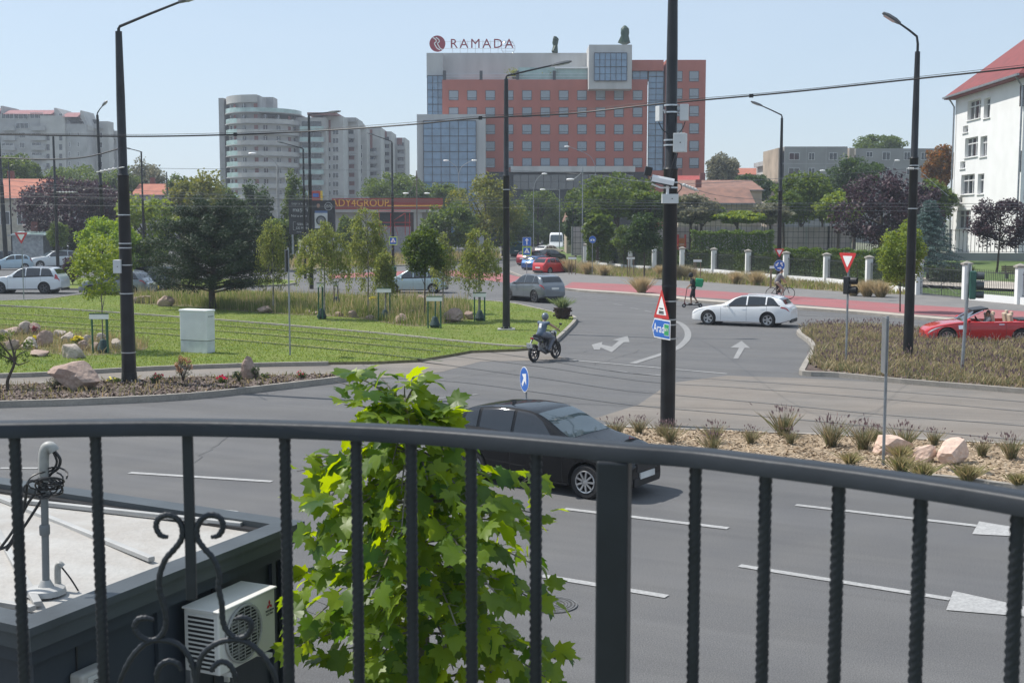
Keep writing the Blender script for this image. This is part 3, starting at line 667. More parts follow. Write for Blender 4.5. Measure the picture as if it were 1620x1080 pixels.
# edge-on sign posts
def edge_post(px, py, ytop, y0, y1, label, w_=.5, Y=None, rz=1.48):
    p = G(px, py); t = thing('road_sign', p, label, 'road sign'); top = zat(ytop, p)
    mb = MB(); mb.tube([(0, 0, 0), (0, 0, top)], .032, 8); mb.build('post', M_GALV, t, smooth=True)
    za, zb = zat(y1, p), zat(y0, p); mb = MB(); Mx = Matrix.Rotation(rz, 3, 'Z')
    mb.box((-.05, 0, (za+zb)/2), (w_, .03, zb-za), M=Mx); mb.build('plate', M_SBACK, t)
    mb = MB(); mb.box(Vector((-.05, 0, (za+zb)/2))+Mx @ Vector((0, -.02, 0)), (w_*.96, .008, (zb-za)*.96), M=Mx); mb.build('plate_face', M_BLACK, t)
edge_post(1397, 745, 500, 502, 590, 'slim grey post with sign plate seen edge on in the sandy island', .4)
edge_post(459, 566, 392, 395, 430, 'slim grey post with sign plate seen edge on in the tram lawn', .5)
# keep right disc, seen obliquely
p = G(829, 662); c = at(830, 600, p.y)
sign(c, 'blue disc with white arrows turned nearly edge on behind the black hatchback', [('plate', circ(.32), M_WHITE, 1), ('blue_field', circ(.30), M_SBLUE, 2), ('arrow', rot2(arrow(.42), -.7), M_WHITE, 3), ('plate_back', circ(.32), M_SBACK, 0)], rz=-1.22, post=.0, pr=.025)
# one way and crossing signs
def crossing(p, label, s=.7, border=M_SLIME, rz=0, post=None):
    man = [(-.05, -.1), (-.12, -.2), (-.09, -.22), (-.01, -.1), (.06, -.21), (.1, -.19), (.03, -.06), (.035, .02), (.1, -.03), (.11, 0), (.03, .08), (-.02, .08), (-.1, .0), (-.08, -.02), (-.04, .02)]
    return sign(p, label, [('border', rounded(rect(s*1.16, s*1.16), .04), border, 1), ('blue_field', rect(s*.96, s*.96), M_SBLUE, 2), ('white_triangle', tri(s*.44), M_WHITE, 3), ('walking_figure', [(x*s*.95, y*s*.95-.03*s) for x, y in man]+[], M_BLACK, 4)], rz=rz, post=post)
crossing(at(622, 381, pH.y-.2), 'blue crossing sign with lime border on the lamp post by the shop', .66)
p = G(833, 440); p.y = 100; p.x = at(833, 400, 100).x
crossing(at(833.5, 397.5, 100), 'blue crossing sign with lime border below the white arrow sign', .62)
sign(at(833.5, 382, 100.0), 'square blue one way sign with a white upward arrow near the parked cars', [('plate', rect(.68, .68), M_WHITE, 1), ('blue_field', rect(.64, .64), M_SBLUE, 2), ('arrow', arrow(.52, .16, .36, .36), M_WHITE, 3)], post=.0)
p = G(937, 437); bike = []
for sx in (-.11, .11): bike += [[(sx+.085*cos(2*pi*i/14), -.05+.085*sin(2*pi*i/14)) for i in range(14)]]
sign(Vector((p.x, p.y, zat(379, p))), 'round blue cycle path sign on a thin post in front of the pillared fence', [('plate', circ(.31), M_WHITE, 1), ('blue_field', circ(.30), M_SBLUE, 2), ('cycle_symbol', bike+[[(-.11, -.04), (-.05, .08), (-.03, .08), (-.09, -.05)], [(-.05, .07), (.06, .05), (.06, .03), (-.05, .05)], [(.05, .1), (.11, -.05), (.09, -.05), (.03, .1)]], M_WHITE, 3)], post=.0)
# warning triangle and blue direction arrow on the thick mast, both turned to the left road
tw = sign(at(1047, 488, pC.y-.28), 'red rimmed white warning triangle turned sideways on the thick mast', [('plate', rounded(tri(.47), .05), M_SRED, 1), ('white_field', rounded(tri(.30), .03), M_WHITE, 2), ('symbol', [rect(.2, .03), [(x, y-.07) for x, y in rect(.24, .03)], [(x, y-.11) for x, y in rect(.26, .03)]], M_BLACK, 3)], rz=-1.22)
c = at(1046, 520, pC.y-.28)
W_ = 1.0; H_ = .46
ar = [(-W_*.5, 0), (-W_*.36, H_/2), (W_*.5, H_/2), (W_*.5, -H_/2), (-W_*.36, -H_/2)]
t = sign(c, 'blue arrow shaped direction sign reading Arad with a green road number panel', [('plate', ar, M_WHITE, 1), ('blue_field', [(x*.95, y*.88) for x, y in ar], M_SBLUE, 2), ('number_panel', [(x+.32, y) for x, y in rect(.26, .28)], M_WHITE, 3), ('number_field', [(x+.32, y) for x, y in rect(.235, .255)], M_SGREEN, 4)], rz=-1.24)
text('place_name', 'Arad', .30, M_WHITE, t, (-.1, -.012, 0), FACE, .003)
text('road_number', 'E671', .10, M_WHITE, t, (.32, -.022, 0), FACE, .003)

# ---- wires
def wire(name, pts, r, label, m=M_WIRE, sag=0, cat='cable', group=None, clips=0, n=8):
    """pts = (photo x, photo y, depth) ; one hanging cable"""
    P = [at(x, y, Y) for x, y, Y in pts]; S = smooth_line(P, n)
    t = thing(name, P[0], label, cat, group); mb = MB(); mb.tube(S, r if cat != 'cable' and 0 else (r if r > .02 else r*.62), 5, caps=False); mb.build('strand', m, t, world=True, smooth=True)
    if clips:
        mb = MB()
        for i in range(4, len(S), clips): mb.box(S[i], (.10, .07, .09))
        mb.build('clip', M_BLACK, t, world=True)
    return t
wire('cable', [(-120, 214, 36), (0, 213, 36), (200, 216, 36), (340, 214, 36), (470, 209, 36), (640, 198, 35), (760, 187, 34.5), (900, 180, 34), (1040, 165, 33), (1240, 147, 32), (1440, 126, 31), (1620, 107, 30), (1750, 92, 30)], .022, 'thick dark cable sagging across the whole view above the junction', clips=22)
wire('cable', [(-120, 210, 36), (0, 211, 36), (200, 213, 36), (340, 211, 36), (470, 206, 36), (640, 194.5, 35), (760, 184, 34.5), (900, 176, 34), (1040, 161.5, 33), (1240, 144.5, 32), (1440, 123, 31), (1620, 103, 30), (1750, 88, 30)], .011, 'thin messenger wire running just above the thick sagging cable')
wire('cable', [(-60, 246, 40), (30, 251, 39), (90, 252, 38), (140, 248, 37), (193, 234, 36.3)], .022, 'short dark cable from the left edge up to the tall left lamp post')
CG = 'overhead tram wires'
for i, (pts, r) in enumerate([([(-100, 309, 60), (205, 313, 60), (600, 316, 60), (1056, 321, 60), (1440, 322, 60), (1750, 323, 60)], .02),
    ([(-100, 321, 52), (205, 326, 52), (600, 327, 52), (1056, 331, 52), (1440, 334, 52), (1750, 335, 52)], .014),
    ([(-100, 291, 66), (205, 301, 66), (600, 318, 66), (1056, 326, 66), (1440, 327, 66), (1750, 327, 66)], .014),
    ([(-100, 304, 60), (205, 308, 60), (500, 310, 60), (800, 314, 60), (1060, 318, 60)], .012),
    ([(203, 266, 36.3), (500, 269, 50), (640, 270, 60)], .010),
    ([(801, 269, 53), (930, 276, 53), (1060, 290, 32), (1240, 282, 40), (1440, 267, 43)], .011),
    ([(-60, 276, 50), (60, 290, 50), (205, 301, 50)], .012), ([(162, 282, 70), (205, 266, 36.5)], .012), ([(20, 300, 60), (90, 312, 60), (205, 316, 60)], .012)]):
    wire('tram_wire', pts, r, ['topmost of the long level tram wires over the junction', 'lowest long level tram wire over the junction', 'long tram wire starting highest at left', 'short level tram wire left of the thick mast', 'thin wire leaving the tall left lamp post to the right', 'thin span wire linking the lawn lamp post, thick mast and right post', 'thin wire dipping over the tiled house at left', 'thin stay between the tall left lamp post and the post behind it', 'thin wire over the parked cars at left'][i], M_WIRE2, group=CG)
def insul(p, q, label):
    t = thing('insulator', p, label, 'insulator', 'pale insulators on the span wires'); mb = MB(); d = (q-p)
    for i in range(5): c = p+d*(i/4); mb.ball(c, (.05, .05, .045), 8, 5)
    mb.tube([p-d*.3, q+d*.3], .016, 6); mb.build('rod', M_INSU, t, world=True, smooth=True)
insul(at(160, 271, 40), at(187, 266, 36.5), 'pale insulator string beside the tall left lamp post')
insul(at(1438, 267, 42.8), at(1452, 267, 42.8), 'pale insulator at the right lamp post facing the school')
insul(at(1082, 293, 31), at(1100, 300, 31), 'pale insulator string right of the thick mast')
insul(at(95, 304, 60), at(115, 304, 60), 'pale insulator on the wire above the parked cars')
wire('tram_wire', [(1452, 268, 43), (1500, 310, 43)], .014, 'pale stay wire slanting down from the right lamp post', M_BAND)
wire('tram_wire', [(1082, 293, 31), (1140, 310, 33), (1240, 318, 36)], .010, 'thin wire sloping right from the thick mast', M_WIRE2)

# ---- white utility cabinet on the tram lawn
p = G(311, 558, .1); Y = p.y; a = at(281, 553, Y).x; b = at(341, 558, Y).x
t = thing('utility_cabinet', (p.x, Y+.2, .1), 'pale grey ribbed utility cabinet standing on the tram lawn', 'cabinet', None, -.42)
w_, h, dd = 1.2, 1.62, .46; mb = MB(); mb.box((0, 0, .22), (w_, dd, .44)); mb.build('plinth', mat('cabinet_plinth', (.60, .64, .64), .6), t, bevel=.01)
mb = MB(); mb.box((0, 0, .98), (w_*1.01, dd*1.02, 1.04)); mb.build('housing', mat('cabinet_body', (.72, .74, .75), .5, 0, .04), t, bevel=.012)
mb = MB(); mb.box((0, 0, 1.54), (w_*1.05, dd*1.12, .08)); mb.build('lid', mat('cabinet_lid', (.76, .78, .78), .5, 0, .04), t, bevel=.02)
mb = MB(); mb.box((0, 0, .46), (w_*.97, dd*.96, .03)); mb.build('joint', mat('cabinet_joint', (.08, .09, .09), .6), t)
mb = MB()
for i in range(24): mb.box((-w_/2+.05+i*(w_-.1)/23, -dd*.51-.004, .98), (.014, .012, .94))
for i in range(8): mb.box((w_*.505+.004, -dd/2+.05+i*(dd-.1)/7, .98), (.012, .014, .94))
mb.build('ribs', mat('cabinet_body', (.55, .62, .62)), t)
mb = MB()
for i in range(4): mb.box((w_*.505+.012, -.12+i*.08, 1.34), (.008, .05, .045))
mb.build('vent', mat('vent_grey', (.3, .33, .33), .6), t)
# ================================================================== VEHICLES
def paint(name, col, metal=.0, rough=.5, coat=1.0, spec=.25):
    return mat(name, col, rough, metal, .04, 1.2, coat=coat, spec=spec)
M_TYRE = mat('tyre_rubber', (.02, .02, .021), .8, 0, .2, 10)
M_RIM = mat('alloy_rim', (.50, .51, .53), .3, .8, .1, 8)
M_RIMD = mat('alloy_dark', (.10, .10, .11), .35, .7, .1, 8)
M_WELL = mat('wheel_well', (.008, .008, .009), .9)
M_TRIMB = mat('trim_black', (.018, .018, .02), .5, 0, .2, 8)
M_GLASS = glass_mat('car_glass', (.010, .013, .017), .03, .8)
M_GLASS2 = glass_mat('windscreen_glass', (.04, .06, .07), .04)
M_TAIL = mat('tail_light_red', (.42, .012, .016), .15, 0, .1, 12, coat=1)
M_HEAD = mat('head_light_clear', (.62, .64, .66), .12, .4, .2, 14, coat=1)
M_PLATE = mat('number_plate', (.72, .72, .70), .5)
M_CHROME = mat('chrome', (.7, .7, .72), .15, 1, .03, 5)
def lerpc(T, x):
    """smooth curve through (x, y) control points"""
    if x <= T[0][0]: return T[0][1]
    if x >= T[-1][0]: return T[-1][1]
    for i in range(len(T)-1):
        if T[i][0] <= x <= T[i+1][0]:
            x0, y0 = T[i]; x1, y1 = T[i+1]; h = x1-x0; t = (x-x0)/h
            def m(j):
                if j <= 0 or j >= len(T)-1: return (T[min(j+1, len(T)-1)][1]-T[max(j-1, 0)][1])/(T[min(j+1, len(T)-1)][0]-T[max(j-1, 0)][0])
                a = (T[j][1]-T[j-1][1])/(T[j][0]-T[j-1][0]); b = (T[j+1][1]-T[j][1])/(T[j+1][0]-T[j][0])
                return 0 if a*b <= 0 else 2*a*b/(a+b)
            return (2*t**3-3*t*t+1)*y0+(t**3-2*t*t+t)*h*m(i)+(-2*t**3+3*t*t)*y1+(t**3-t*t)*h*m(i+1)
class Shell:
    """car shell: u = distance from the nose, v = 0 (sill) .. 10 (roof centre line)"""
    def __init__(s, S): s.S = S; s.L, s.W, s.H = S['L'], S['W'], S['H']
    def ring(s, u):
        S = s.S; top = lerpc(S['top'], u); belt = min(lerpc(S['belt'], u), top-.02); w = lerpc(S['plan'], u)*s.W/2; zb = lerpc(S['bot'], u)
        k = max(0, min(1, (top-belt)/max(.01, s.H-lerpc(S['belt'], s.L*.5)))); wr = w*(1-(1-S['tumble'])*k)
        crown = .025+.02*k; z1 = zb+(belt-zb)*.16; z2 = zb+(belt-zb)*.52; z3 = zb+(belt-zb)*.86
        return [Vector((w*.80, zb)), Vector((w*.955, zb+.03)), Vector((w*.985, z1)), Vector((w, z2)), Vector((w*.985, z3)),
                Vector((w*.955, belt)), Vector((w*.955+(wr-w*.955)*.12, belt+(top-crown-belt)*.12)), Vector((wr*.985+(w*.955-wr)*.08, belt+(top-crown-belt)*.90)),
                Vector((wr*.88, top-crown*.45)), Vector((wr*.5, top-crown*.1)), Vector((0, top))]
    def pt(s, u, v, off=0, side=1):
        r = s.ring(max(0, min(s.L, u))); i = max(0, min(9, int(v))); t = v-i
        a, b, c, d = r[max(i-1, 0)], r[i], r[i+1], r[min(i+2, 10)]
        if v > 5.05 and v < 7.9 or i in (5, ): p = b.lerp(c, t)
        else: p = .5*((2*b)+(c-a)*t+(2*a-5*b+4*c-d)*t*t+(3*b-a-3*c+d)*t**3)
        P = Vector((s.L/2-u, side*p.x, p.y))
        if off:
            e = .02; q = s.pt(min(u+e, s.L), v, 0, side)-s.pt(max(u-e, 0), v, 0, side); r2 = s.pt(u, min(v+e, 10), 0, side)-s.pt(u, max(v-e, 0), 0, side)
            n = q.cross(r2)*side*(-1)
            if n.length > 1e-9:
                n.normalize()
                ref = Vector((0, side, .6)) if v < 9 else Vector((0, 0, 1))
                if n.dot(ref) < 0 and v < 9.8: n = -n
                if v >= 9.8: n = Vector((n.x, 0, n.z)); n = n if n.z > 0 else -n; n.normalize()
                P = P+n*off
        return P
    def patch(s, mb, corners, nu=6, nv=3, off=.006, side=1):
        """corners (u, v): front-low, rear-low, rear-high, front-high"""
        a, b, c, d = [Vector(x) for x in corners]; vs = []
        for j in range(nv+1):
            for i in range(nu+1):
                q = (a.lerp(b, i/nu)).lerp(d.lerp(c, i/nu), j/nv); vs.append(s.pt(q.x, q.y, off, side))
        mb.add(vs, [(j*(nu+1)+i, j*(nu+1)+i+1, (j+1)*(nu+1)+i+1, (j+1)*(nu+1)+i) for j in range(nv) for i in range(nu)])
    def screen(s, mb, u0, u1, v0=8.0, off=.006, nu=6, nw=10):
        vs = []; k = nw//2
        for i in range(nu+1):
            u = u0+(u1-u0)*i/nu
            for j in range(-k, k+1):
                v = 10-(10-v0)*abs(j)/k; vs.append(s.pt(u, v, off, 1 if j >= 0 else -1))
        w_ = 2*k+1
        mb.add(vs, [(i*w_+j, i*w_+j+1, (i+1)*w_+j+1, (i+1)*w_+j) for i in range(nu) for j in range(w_-1)])
    def body(s, nu=46, nv=26, open_top=False):
        mb = MB(); us = [s.L*(i/nu) for i in range(nu+1)]; us = [s.L*(.5-.5*cos(pi*min(1, max(0, i/nu))))*.35+u*.65 for i, u in enumerate(us)]
        vs = []; m = nv*2-1
        for u in us:
            half = [s.pt(u, 10*j/(nv-1)) for j in range(nv)]
            vs += [Vector((p.x, p.y, p.z)) for p in half]+[Vector((p.x, -p.y, p.z)) for p in half[-2::-1]]
        fs = [(i*m+j, i*m+j+1, (i+1)*m+j+1, (i+1)*m+j) for i in range(nu) for j in range(m-1)]
        fs += [((i+1)*m, i*m, i*m+m-1, (i+1)*m+m-1) for i in range(nu)]
        fs += [tuple(range(m-1, -1, -1)), tuple(nu*m+j for j in range(m))]
        return mb.add(vs, fs)
def wheel(t, x, y, r, wd, side, rimm=None, spokes=5, cover=False):
    M0 = Matrix.Rotation(-pi/2*side, 3, 'X'); h = wd/2        # local z -> outward
    mb = MB(); mb.lathe([(r*.62, -h), (r*.9, -h), (r*.985, -h*.8), (r, -h*.3), (r, h*.3), (r*.985, h*.8), (r*.9, h), (r*.68, h*.97), (r*.64, h*.8), (r*.63, h*.2)], 32, (0, 0, 0), M0, cap=False)
    w_ = mb.build('wheel', M_TYRE, t, smooth=True); w_.location = (x, y, r)
    mb = MB(); mb.lathe([(0, h*.1), (r*.63, h*.1), (r*.63, -h)], 24, (0, 0, 0), M0, cap=False); mb.build('rim_well', M_WELL, w_)
    mb = MB(); mb.lathe([(r*.66, h*.95), (r*.645, h*1.02), (r*.58, h*.98), (r*.575, h*.5)], 32, (0, 0, 0), M0, cap=False)
    n = spokes
    for k in range(n):
        for q in ((-.11, .11) if n <= 7 else (0,)):
            a = 2*pi*k/n; p0 = Vector((cos(a+q*1.6)*r*.16, sin(a+q*1.6)*r*.16, h*.86)); p1 = Vector((cos(a+q*(1.4 if n <= 5 else .8))*r*.61, sin(a+q*(1.4 if n <= 5 else .8))*r*.61, h*.93))
            mb.bar(M0 @ p0, M0 @ p1, r*(.13 if n <= 7 else .11), .03, up=M0 @ Vector((0, 0, 1)))
    mb.lathe([(0, h*.98), (r*.15, h*.95), (r*.18, h*.7)], 16, (0, 0, 0), M0, cap=False)
    mb.build('rim', rimm or M_RIM, w_, smooth=True, sharp=40)
    return w_
def boolean_wells(o, s, wheels, r):
    mb = MB()
    for x in wheels:
        for sd in (1, -1):
            mb.lathe([(0, -.2), (r, -.2), (r, .2), (0, .2)], 36, (x, sd*(s.W/2-.04), r*.93), Matrix.Rotation(pi/2, 3, 'X'))
    c = mb.build('cut', M_WELL); md = o.modifiers.new('b', 'BOOLEAN'); md.object = c; md.operation = 'DIFFERENCE'; md.solver = 'EXACT'
    evald(o); me = c.data; KIDS.pop(c.name, None); bpy.data.objects.remove(c); bpy.data.meshes.remove(me)
    o.data.polygons.foreach_set('use_smooth', [True]*len(o.data.polygons)); o.data.set_sharp_from_angle(angle=radians(32))
def car(name, label, S, pm, cat='car', group=None, detail=1, rim=None, spokes=5, lights=None):
    """builds a car at the origin, nose to +X"""
    s = Shell(S); t = thing(name, (0, 0, 0), label, cat, group); L, W, H = s.L, s.W, s.H; r = S['r']
    nu = 46 if detail else 30; o = s.body(nu, 26 if detail else 18, ).build('body', [pm, M_WELL], t, smooth=True, sharp=50)
    xs = [L/2-S['ax'][0], L/2-S['ax'][1]]
    boolean_wells(o, s, xs, r*1.13)
    for x in xs:
        mb = MB(); mb.lathe([(0, 0), (r*1.12, 0), (r*1.12, W-.38), (0, W-.38)], 20, (x, (W-.38)/2, r*.93), Matrix.Rotation(pi/2, 3, 'X')); mb.build('wheel_liner', M_WELL, t)
        for sd in (1, -1): wheel(t, x, sd*(W/2-.115-.008), r, .21, sd, rim, spokes)
    cowl, rf, rr_, tail = S['glass']           # cowl, roof front, roof rear, tail of rear glass
    mb = MB(); s.screen(mb, cowl+.03, rf-.02, 8.05); mb.build('windscreen', M_GLASS2, t, smooth=True, fixn=False)
    if tail > rr_+.05:
        mb = MB(); s.screen(mb, rr_+.05, tail-.03, 8.1); mb.build('rear_window', M_GLASS, t, smooth=True, fixn=False)
    for sd in (1, -1):
        for w_ in S['win']:
            mb = MB(); s.patch(mb, w_, 8, 3, .007, sd); mb.build('side_window', M_GLASS, t, smooth=True, fixn=False)
        for q in S['heads']:
            mb = MB(); s.patch(mb, q, 6, 3, .008, sd); mb.build('headlight', M_HEAD, t, smooth=True, fixn=False)
        for q in S['tails']:
            mb = MB(); s.patch(mb, q, 6, 3, .008, sd); mb.build('tail_light', M_TAIL, t, smooth=True, fixn=False)
        mb = MB(); y = sd*(W/2*lerpc(S['plan'], cowl+.35)*.97); z = lerpc(S['belt'], cowl+.35)
        M0 = Matrix.Rotation(0, 3, 'Z'); mb.ball((L/2-cowl-.42, y+sd*.13, z+.07), (.075, .12, .08), 10, 7); mb.bar((L/2-cowl-.42, y-sd*.03, z), (L/2-cowl-.42, y+sd*.08, z+.04), .04)
        mb.build('wing_mirror', pm if S.get('mirror', 1) else M_TRIMB, t, smooth=True)
        if detail:
            for (d0, d1, vv) in S['doors']:
                mb = MB(); s.patch(mb, [(d1-.26, 4.25), (d1-.08, 4.25), (d1-.08, 4.5), (d1-.26, 4.5)], 3, 1, .022, sd)
                mb.build('door_handle', pm if S.get('bodyhandle', 1) else M_CHROME, t, fixn=False)
            mb = MB()
            for u in S['seams']: s.patch(mb, [(u, 1.6), (u+.009, 1.6), (u+.009, 5.05), (u, 5.05)], 1, 10, .003, sd)
            mb.build('door_seam', M_TRIMB, t, fixn=False)
            mb = MB(); s.patch(mb, [(xs and S['ax'][0]+r*1.2, .9), (S['ax'][1]-r*1.2, .9), (S['ax'][1]-r*1.2, 1.7), (S['ax'][0]+r*1.2, 1.7)], 6, 2, .006, sd)
            mb.build('sill_trim', S.get('sill', M_TRIMB), t, smooth=True, fixn=False)
            mb = MB(); w0, w1 = S['win'][0][0][0], S['win'][-1][1][0]
            s.patch(mb, [(w0-.1, 5.0), (w1+.05, 5.0), (w1+.05, 6.05), (w0-.1, 6.05)], 14, 1, .004, sd); mb.build('window_trim', M_TRIMB, t, fixn=False)
    z = S['plate_z']
    mb = MB(); mb.box((-L/2-.012, 0, z), (.03, .52, .12)); mb.build('number_plate', M_PLATE, t)
    mb = MB(); mb.box((L/2+.012, 0, .42), (.03, .52, .11)); mb.build('number_plate', M_PLATE, t)
    mb = MB(); mb.box((L/2-.005, 0, .58), (.03, W*.42, .16)); mb.box((L/2-.01, 0, .32), (.05, W*.55, .14)); mb.build('grille', M_TRIMB, t)
    mb = MB(); mb.box((-L/2+.02, 0, .30), (.09, W*.66, .16)); mb.build('rear_bumper', M_TRIMB, t, bevel=.02)
    if S.get('rails'):
        for sd in (1, -1):
            mb = MB(); mb.tube([s.pt(u, 8.0, .03, sd) for u in [rf+.1+(rr_-rf-.1)*i/8 for i in range(9)]], .014, 6); mb.build('roof_rail', S['rails'], t, smooth=True)
    return t
def win_row(a, b, splits, slant0, slant1, lo=6.05, hi=7.55):
    """side windows from a to b (u at belt) with gaps at the pillars"""
    e = [a]+splits+[b]; out = []
    for i in range(len(e)-1):
        u0, u1 = e[i]+(.0 if i == 0 else .035), e[i+1]-(.0 if i == len(e)-2 else .035)
        out.append([(u0, lo), (u1, lo), (u1-(slant1 if i == len(e)-2 else 0), hi), (u0+(slant0 if i == 0 else 0), hi)])
    return out
HATCH = dict(L=4.06, W=1.69, H=1.49, r=.31, ax=(.80, 3.31), plate_z=.62, tumble=.76, bodyhandle=1,
    top=[(0, .62), (.10, .74), (.5, .90), (.95, .995), (1.15, 1.04), (1.85, 1.38), (2.15, 1.465), (2.6, 1.49), (3.2, 1.455), (3.62, 1.36), (3.92, .98), (4.02, .85), (4.06, .72)],
    belt=[(0, .50), (.3, .74), (1.1, .90), (2.5, .96), (3.5, 1.02), (3.85, .95), (4.06, .66)], bot=[(0, .24), (.4, .17), (3.7, .17), (4.06, .28)],
    plan=[(0, .62), (.12, .80), (.45, .95), (1.0, 1), (3.2, 1), (3.75, .93), (3.97, .82), (4.06, .70)], glass=(1.15, 1.98, 3.45, 3.9),
    win=win_row(1.38, 3.62, [2.42, 3.2], .62, .18), heads=[[(.07, 3.7), (.62, 4.9), (.66, 5.6), (.12, 5.2)]], tails=[[(3.86, 4.4), (4.02, 4.4), (3.9, 6.9), (3.74, 6.9)]],
    doors=[(1.25, 2.42, 0), (2.44, 3.2, 0)], seams=[1.27, 2.42, 3.22])
ESTATE = dict(L=4.73, W=1.84, H=1.44, r=.335, ax=(.90, 3.72), plate_z=.80, tumble=.72, rails=M_CHROME,
    top=[(0, .60), (.12, .70), (.6, .84), (1.35, .97), (1.5, 1.0), (2.15, 1.33), (2.5, 1.42), (3.0, 1.44), (3.8, 1.40), (4.25, 1.30), (4.52, 1.02), (4.66, .92), (4.73, .8)],
    belt=[(0, .48), (.4, .70), (1.4, .87), (3.0, .93), (4.1, .98), (4.5, .92), (4.73, .72)], bot=[(0, .22), (.5, .17), (4.2, .18), (4.73, .32)],
    plan=[(0, .60), (.14, .80), (.55, .95), (1.1, 1), (3.9, 1), (4.4, .93), (4.62, .84), (4.73, .74)], glass=(1.45, 2.3, 4.12, 4.5),
    win=win_row(1.72, 4.22, [2.72, 3.62], .62, .42), heads=[[(.08, 3.9), (.7, 4.9), (.74, 5.5), (.14, 5.2)]], tails=[[(4.28, 4.3), (4.69, 4.2), (4.6, 5.3), (4.34, 5.0)]],
    doors=[(1.5, 2.72, 0), (2.74, 3.62, 0)], seams=[1.5, 2.72, 3.66], sill=M_WHITE)
SUV = dict(L=4.5, W=1.85, H=1.66, r=.36, ax=(.90, 3.58), plate_z=.86, tumble=.76, rails=M_CHROME,
    top=[(0, .72), (.1, .86), (.5, 1.0), (1.1, 1.12), (1.25, 1.15), (1.95, 1.54), (2.25, 1.63), (2.7, 1.66), (3.5, 1.62), (3.98, 1.53), (4.27, 1.16), (4.42, 1.04), (4.5, .88)],
    belt=[(0, .60), (.35, .86), (1.2, 1.02), (2.7, 1.08), (3.9, 1.13), (4.3, 1.04), (4.5, .78)], bot=[(0, .32), (.4, .25), (4.0, .26), (4.5, .40)],
    plan=[(0, .66), (.12, .83), (.45, .96), (1.0, 1), (3.7, 1), (4.2, .94), (4.4, .86), (4.5, .78)], glass=(1.22, 2.08, 3.88, 4.25),
    win=win_row(1.46, 4.0, [2.5, 3.4], .62, .36), heads=[[(.07, 4.0), (.6, 4.9), (.64, 5.5), (.12, 5.2)]], tails=[[(4.08, 4.3), (4.46, 4.2), (4.38, 5.5), (4.14, 5.3)]],
    doors=[(1.3, 2.5, 0), (2.52, 3.4, 0)], seams=[1.3, 2.5, 3.42])
BIGSUV = dict(SUV, L=4.95, W=1.92, H=1.76, r=.38, ax=(.88, 3.86), plate_z=.9,
    top=[(0, .78), (.08, .95), (.5, 1.08), (1.25, 1.17), (1.4, 1.2), (2.1, 1.62), (2.4, 1.72), (2.9, 1.76), (4.0, 1.73), (4.42, 1.66), (4.75, 1.25), (4.88, 1.12), (4.95, .95)],
    belt=[(0, .66), (.35, .92), (1.3, 1.06), (2.9, 1.10), (4.3, 1.15), (4.75, 1.08), (4.95, .84)], bot=[(0, .32), (.4, .25), (4.4, .26), (4.95, .42)],
    plan=[(0, .72), (.12, .87), (.45, .97), (1.0, 1), (4.2, 1), (4.65, .95), (4.87, .88), (4.95, .80)], glass=(1.38, 2.25, 4.35, 4.72),
    win=win_row(1.62, 4.48, [2.62, 3.62], .62, .34), heads=[[(.06, 4.0), (.5, 4.9), (.54, 5.5), (.1, 5.2)]], tails=[[(4.56, 4.0), (4.9, 4.0), (4.74, 7.0), (4.58, 6.6)]], doors=[(1.4, 2.62, 0), (2.64, 3.62, 0)], seams=[1.42, 2.62, 3.66])
MPV = dict(SUV, L=4.40, W=1.79, H=1.64, r=.32, ax=(.87, 3.55), plate_z=.9,
    top=[(0, .66), (.12, .80), (.5, .96), (.85, 1.06), (1.0, 1.10), (1.75, 1.50), (2.1, 1.60), (2.6, 1.64), (3.5, 1.61), (4.05, 1.52), (4.28, 1.1), (4.36, .95), (4.40, .8)],
    belt=[(0, .55), (.35, .80), (1.0, .95), (2.7, 1.0), (3.9, 1.04), (4.25, .98), (4.40, .7)], bot=[(0, .24), (.4, .18), (3.9, .19), (4.40, .32)],
    plan=[(0, .64), (.12, .82), (.45, .95), (1.0, 1), (3.8, 1), (4.2, .94), (4.34, .86), (4.40, .78)], glass=(1.0, 1.9, 3.98, 4.26),
    win=win_row(1.22, 4.0, [2.22, 3.15], .62, .12), heads=[[(.07, 4.0), (.7, 4.9), (.74, 5.5), (.12, 5.2)]], tails=[[(4.16, 4.1), (4.37, 4.1), (4.24, 6.0), (4.08, 5.8)]], doors=[(1.1, 2.22, 0), (2.24, 3.15, 0)], seams=[1.12, 2.22, 3.18], rails=None)
VAN = dict(SUV, L=4.9, W=1.92, H=1.98, r=.33, ax=(.9, 3.9), plate_z=.75, tumble=.86,
    top=[(0, .75), (.1, .92), (.5, 1.08), (.8, 1.2), (1.0, 1.28), (1.6, 1.82), (1.9, 1.94), (2.4, 1.98), (4.3, 1.98), (4.7, 1.94), (4.84, 1.3), (4.88, 1.1), (4.9, .9)],
    belt=[(0, .6), (.35, .9), (1.0, 1.08), (2.7, 1.12), (4.6, 1.12), (4.85, 1.05), (4.9, .8)], bot=[(0, .28), (.4, .22), (4.5, .22), (4.9, .34)],
    plan=[(0, .72), (.12, .86), (.45, .96), (1.0, 1), (4.5, 1), (4.8, .97), (4.86, .94), (4.9, .9)], glass=(.95, 1.72, 4.72, 4.82),
    win=win_row(1.2, 4.6, [2.1, 3.3], .5, .04), heads=[[(.07, 4.0), (.5, 4.9), (.54, 5.5), (.12, 5.2)]], tails=[[(4.76, 4.0), (4.88, 4.0), (4.84, 5.4), (4.74, 5.4)]], doors=[(1.1, 2.1, 0)], seams=[1.1, 2.1, 3.3], rails=None)
def park(t, px, py, deg, Y=None):
    p = G(px, py) if Y is None else Vector((at(px, 400, Y).x, Y, 0)); t.location = p; t.rotation_euler = (0, 0, radians(deg)); return t
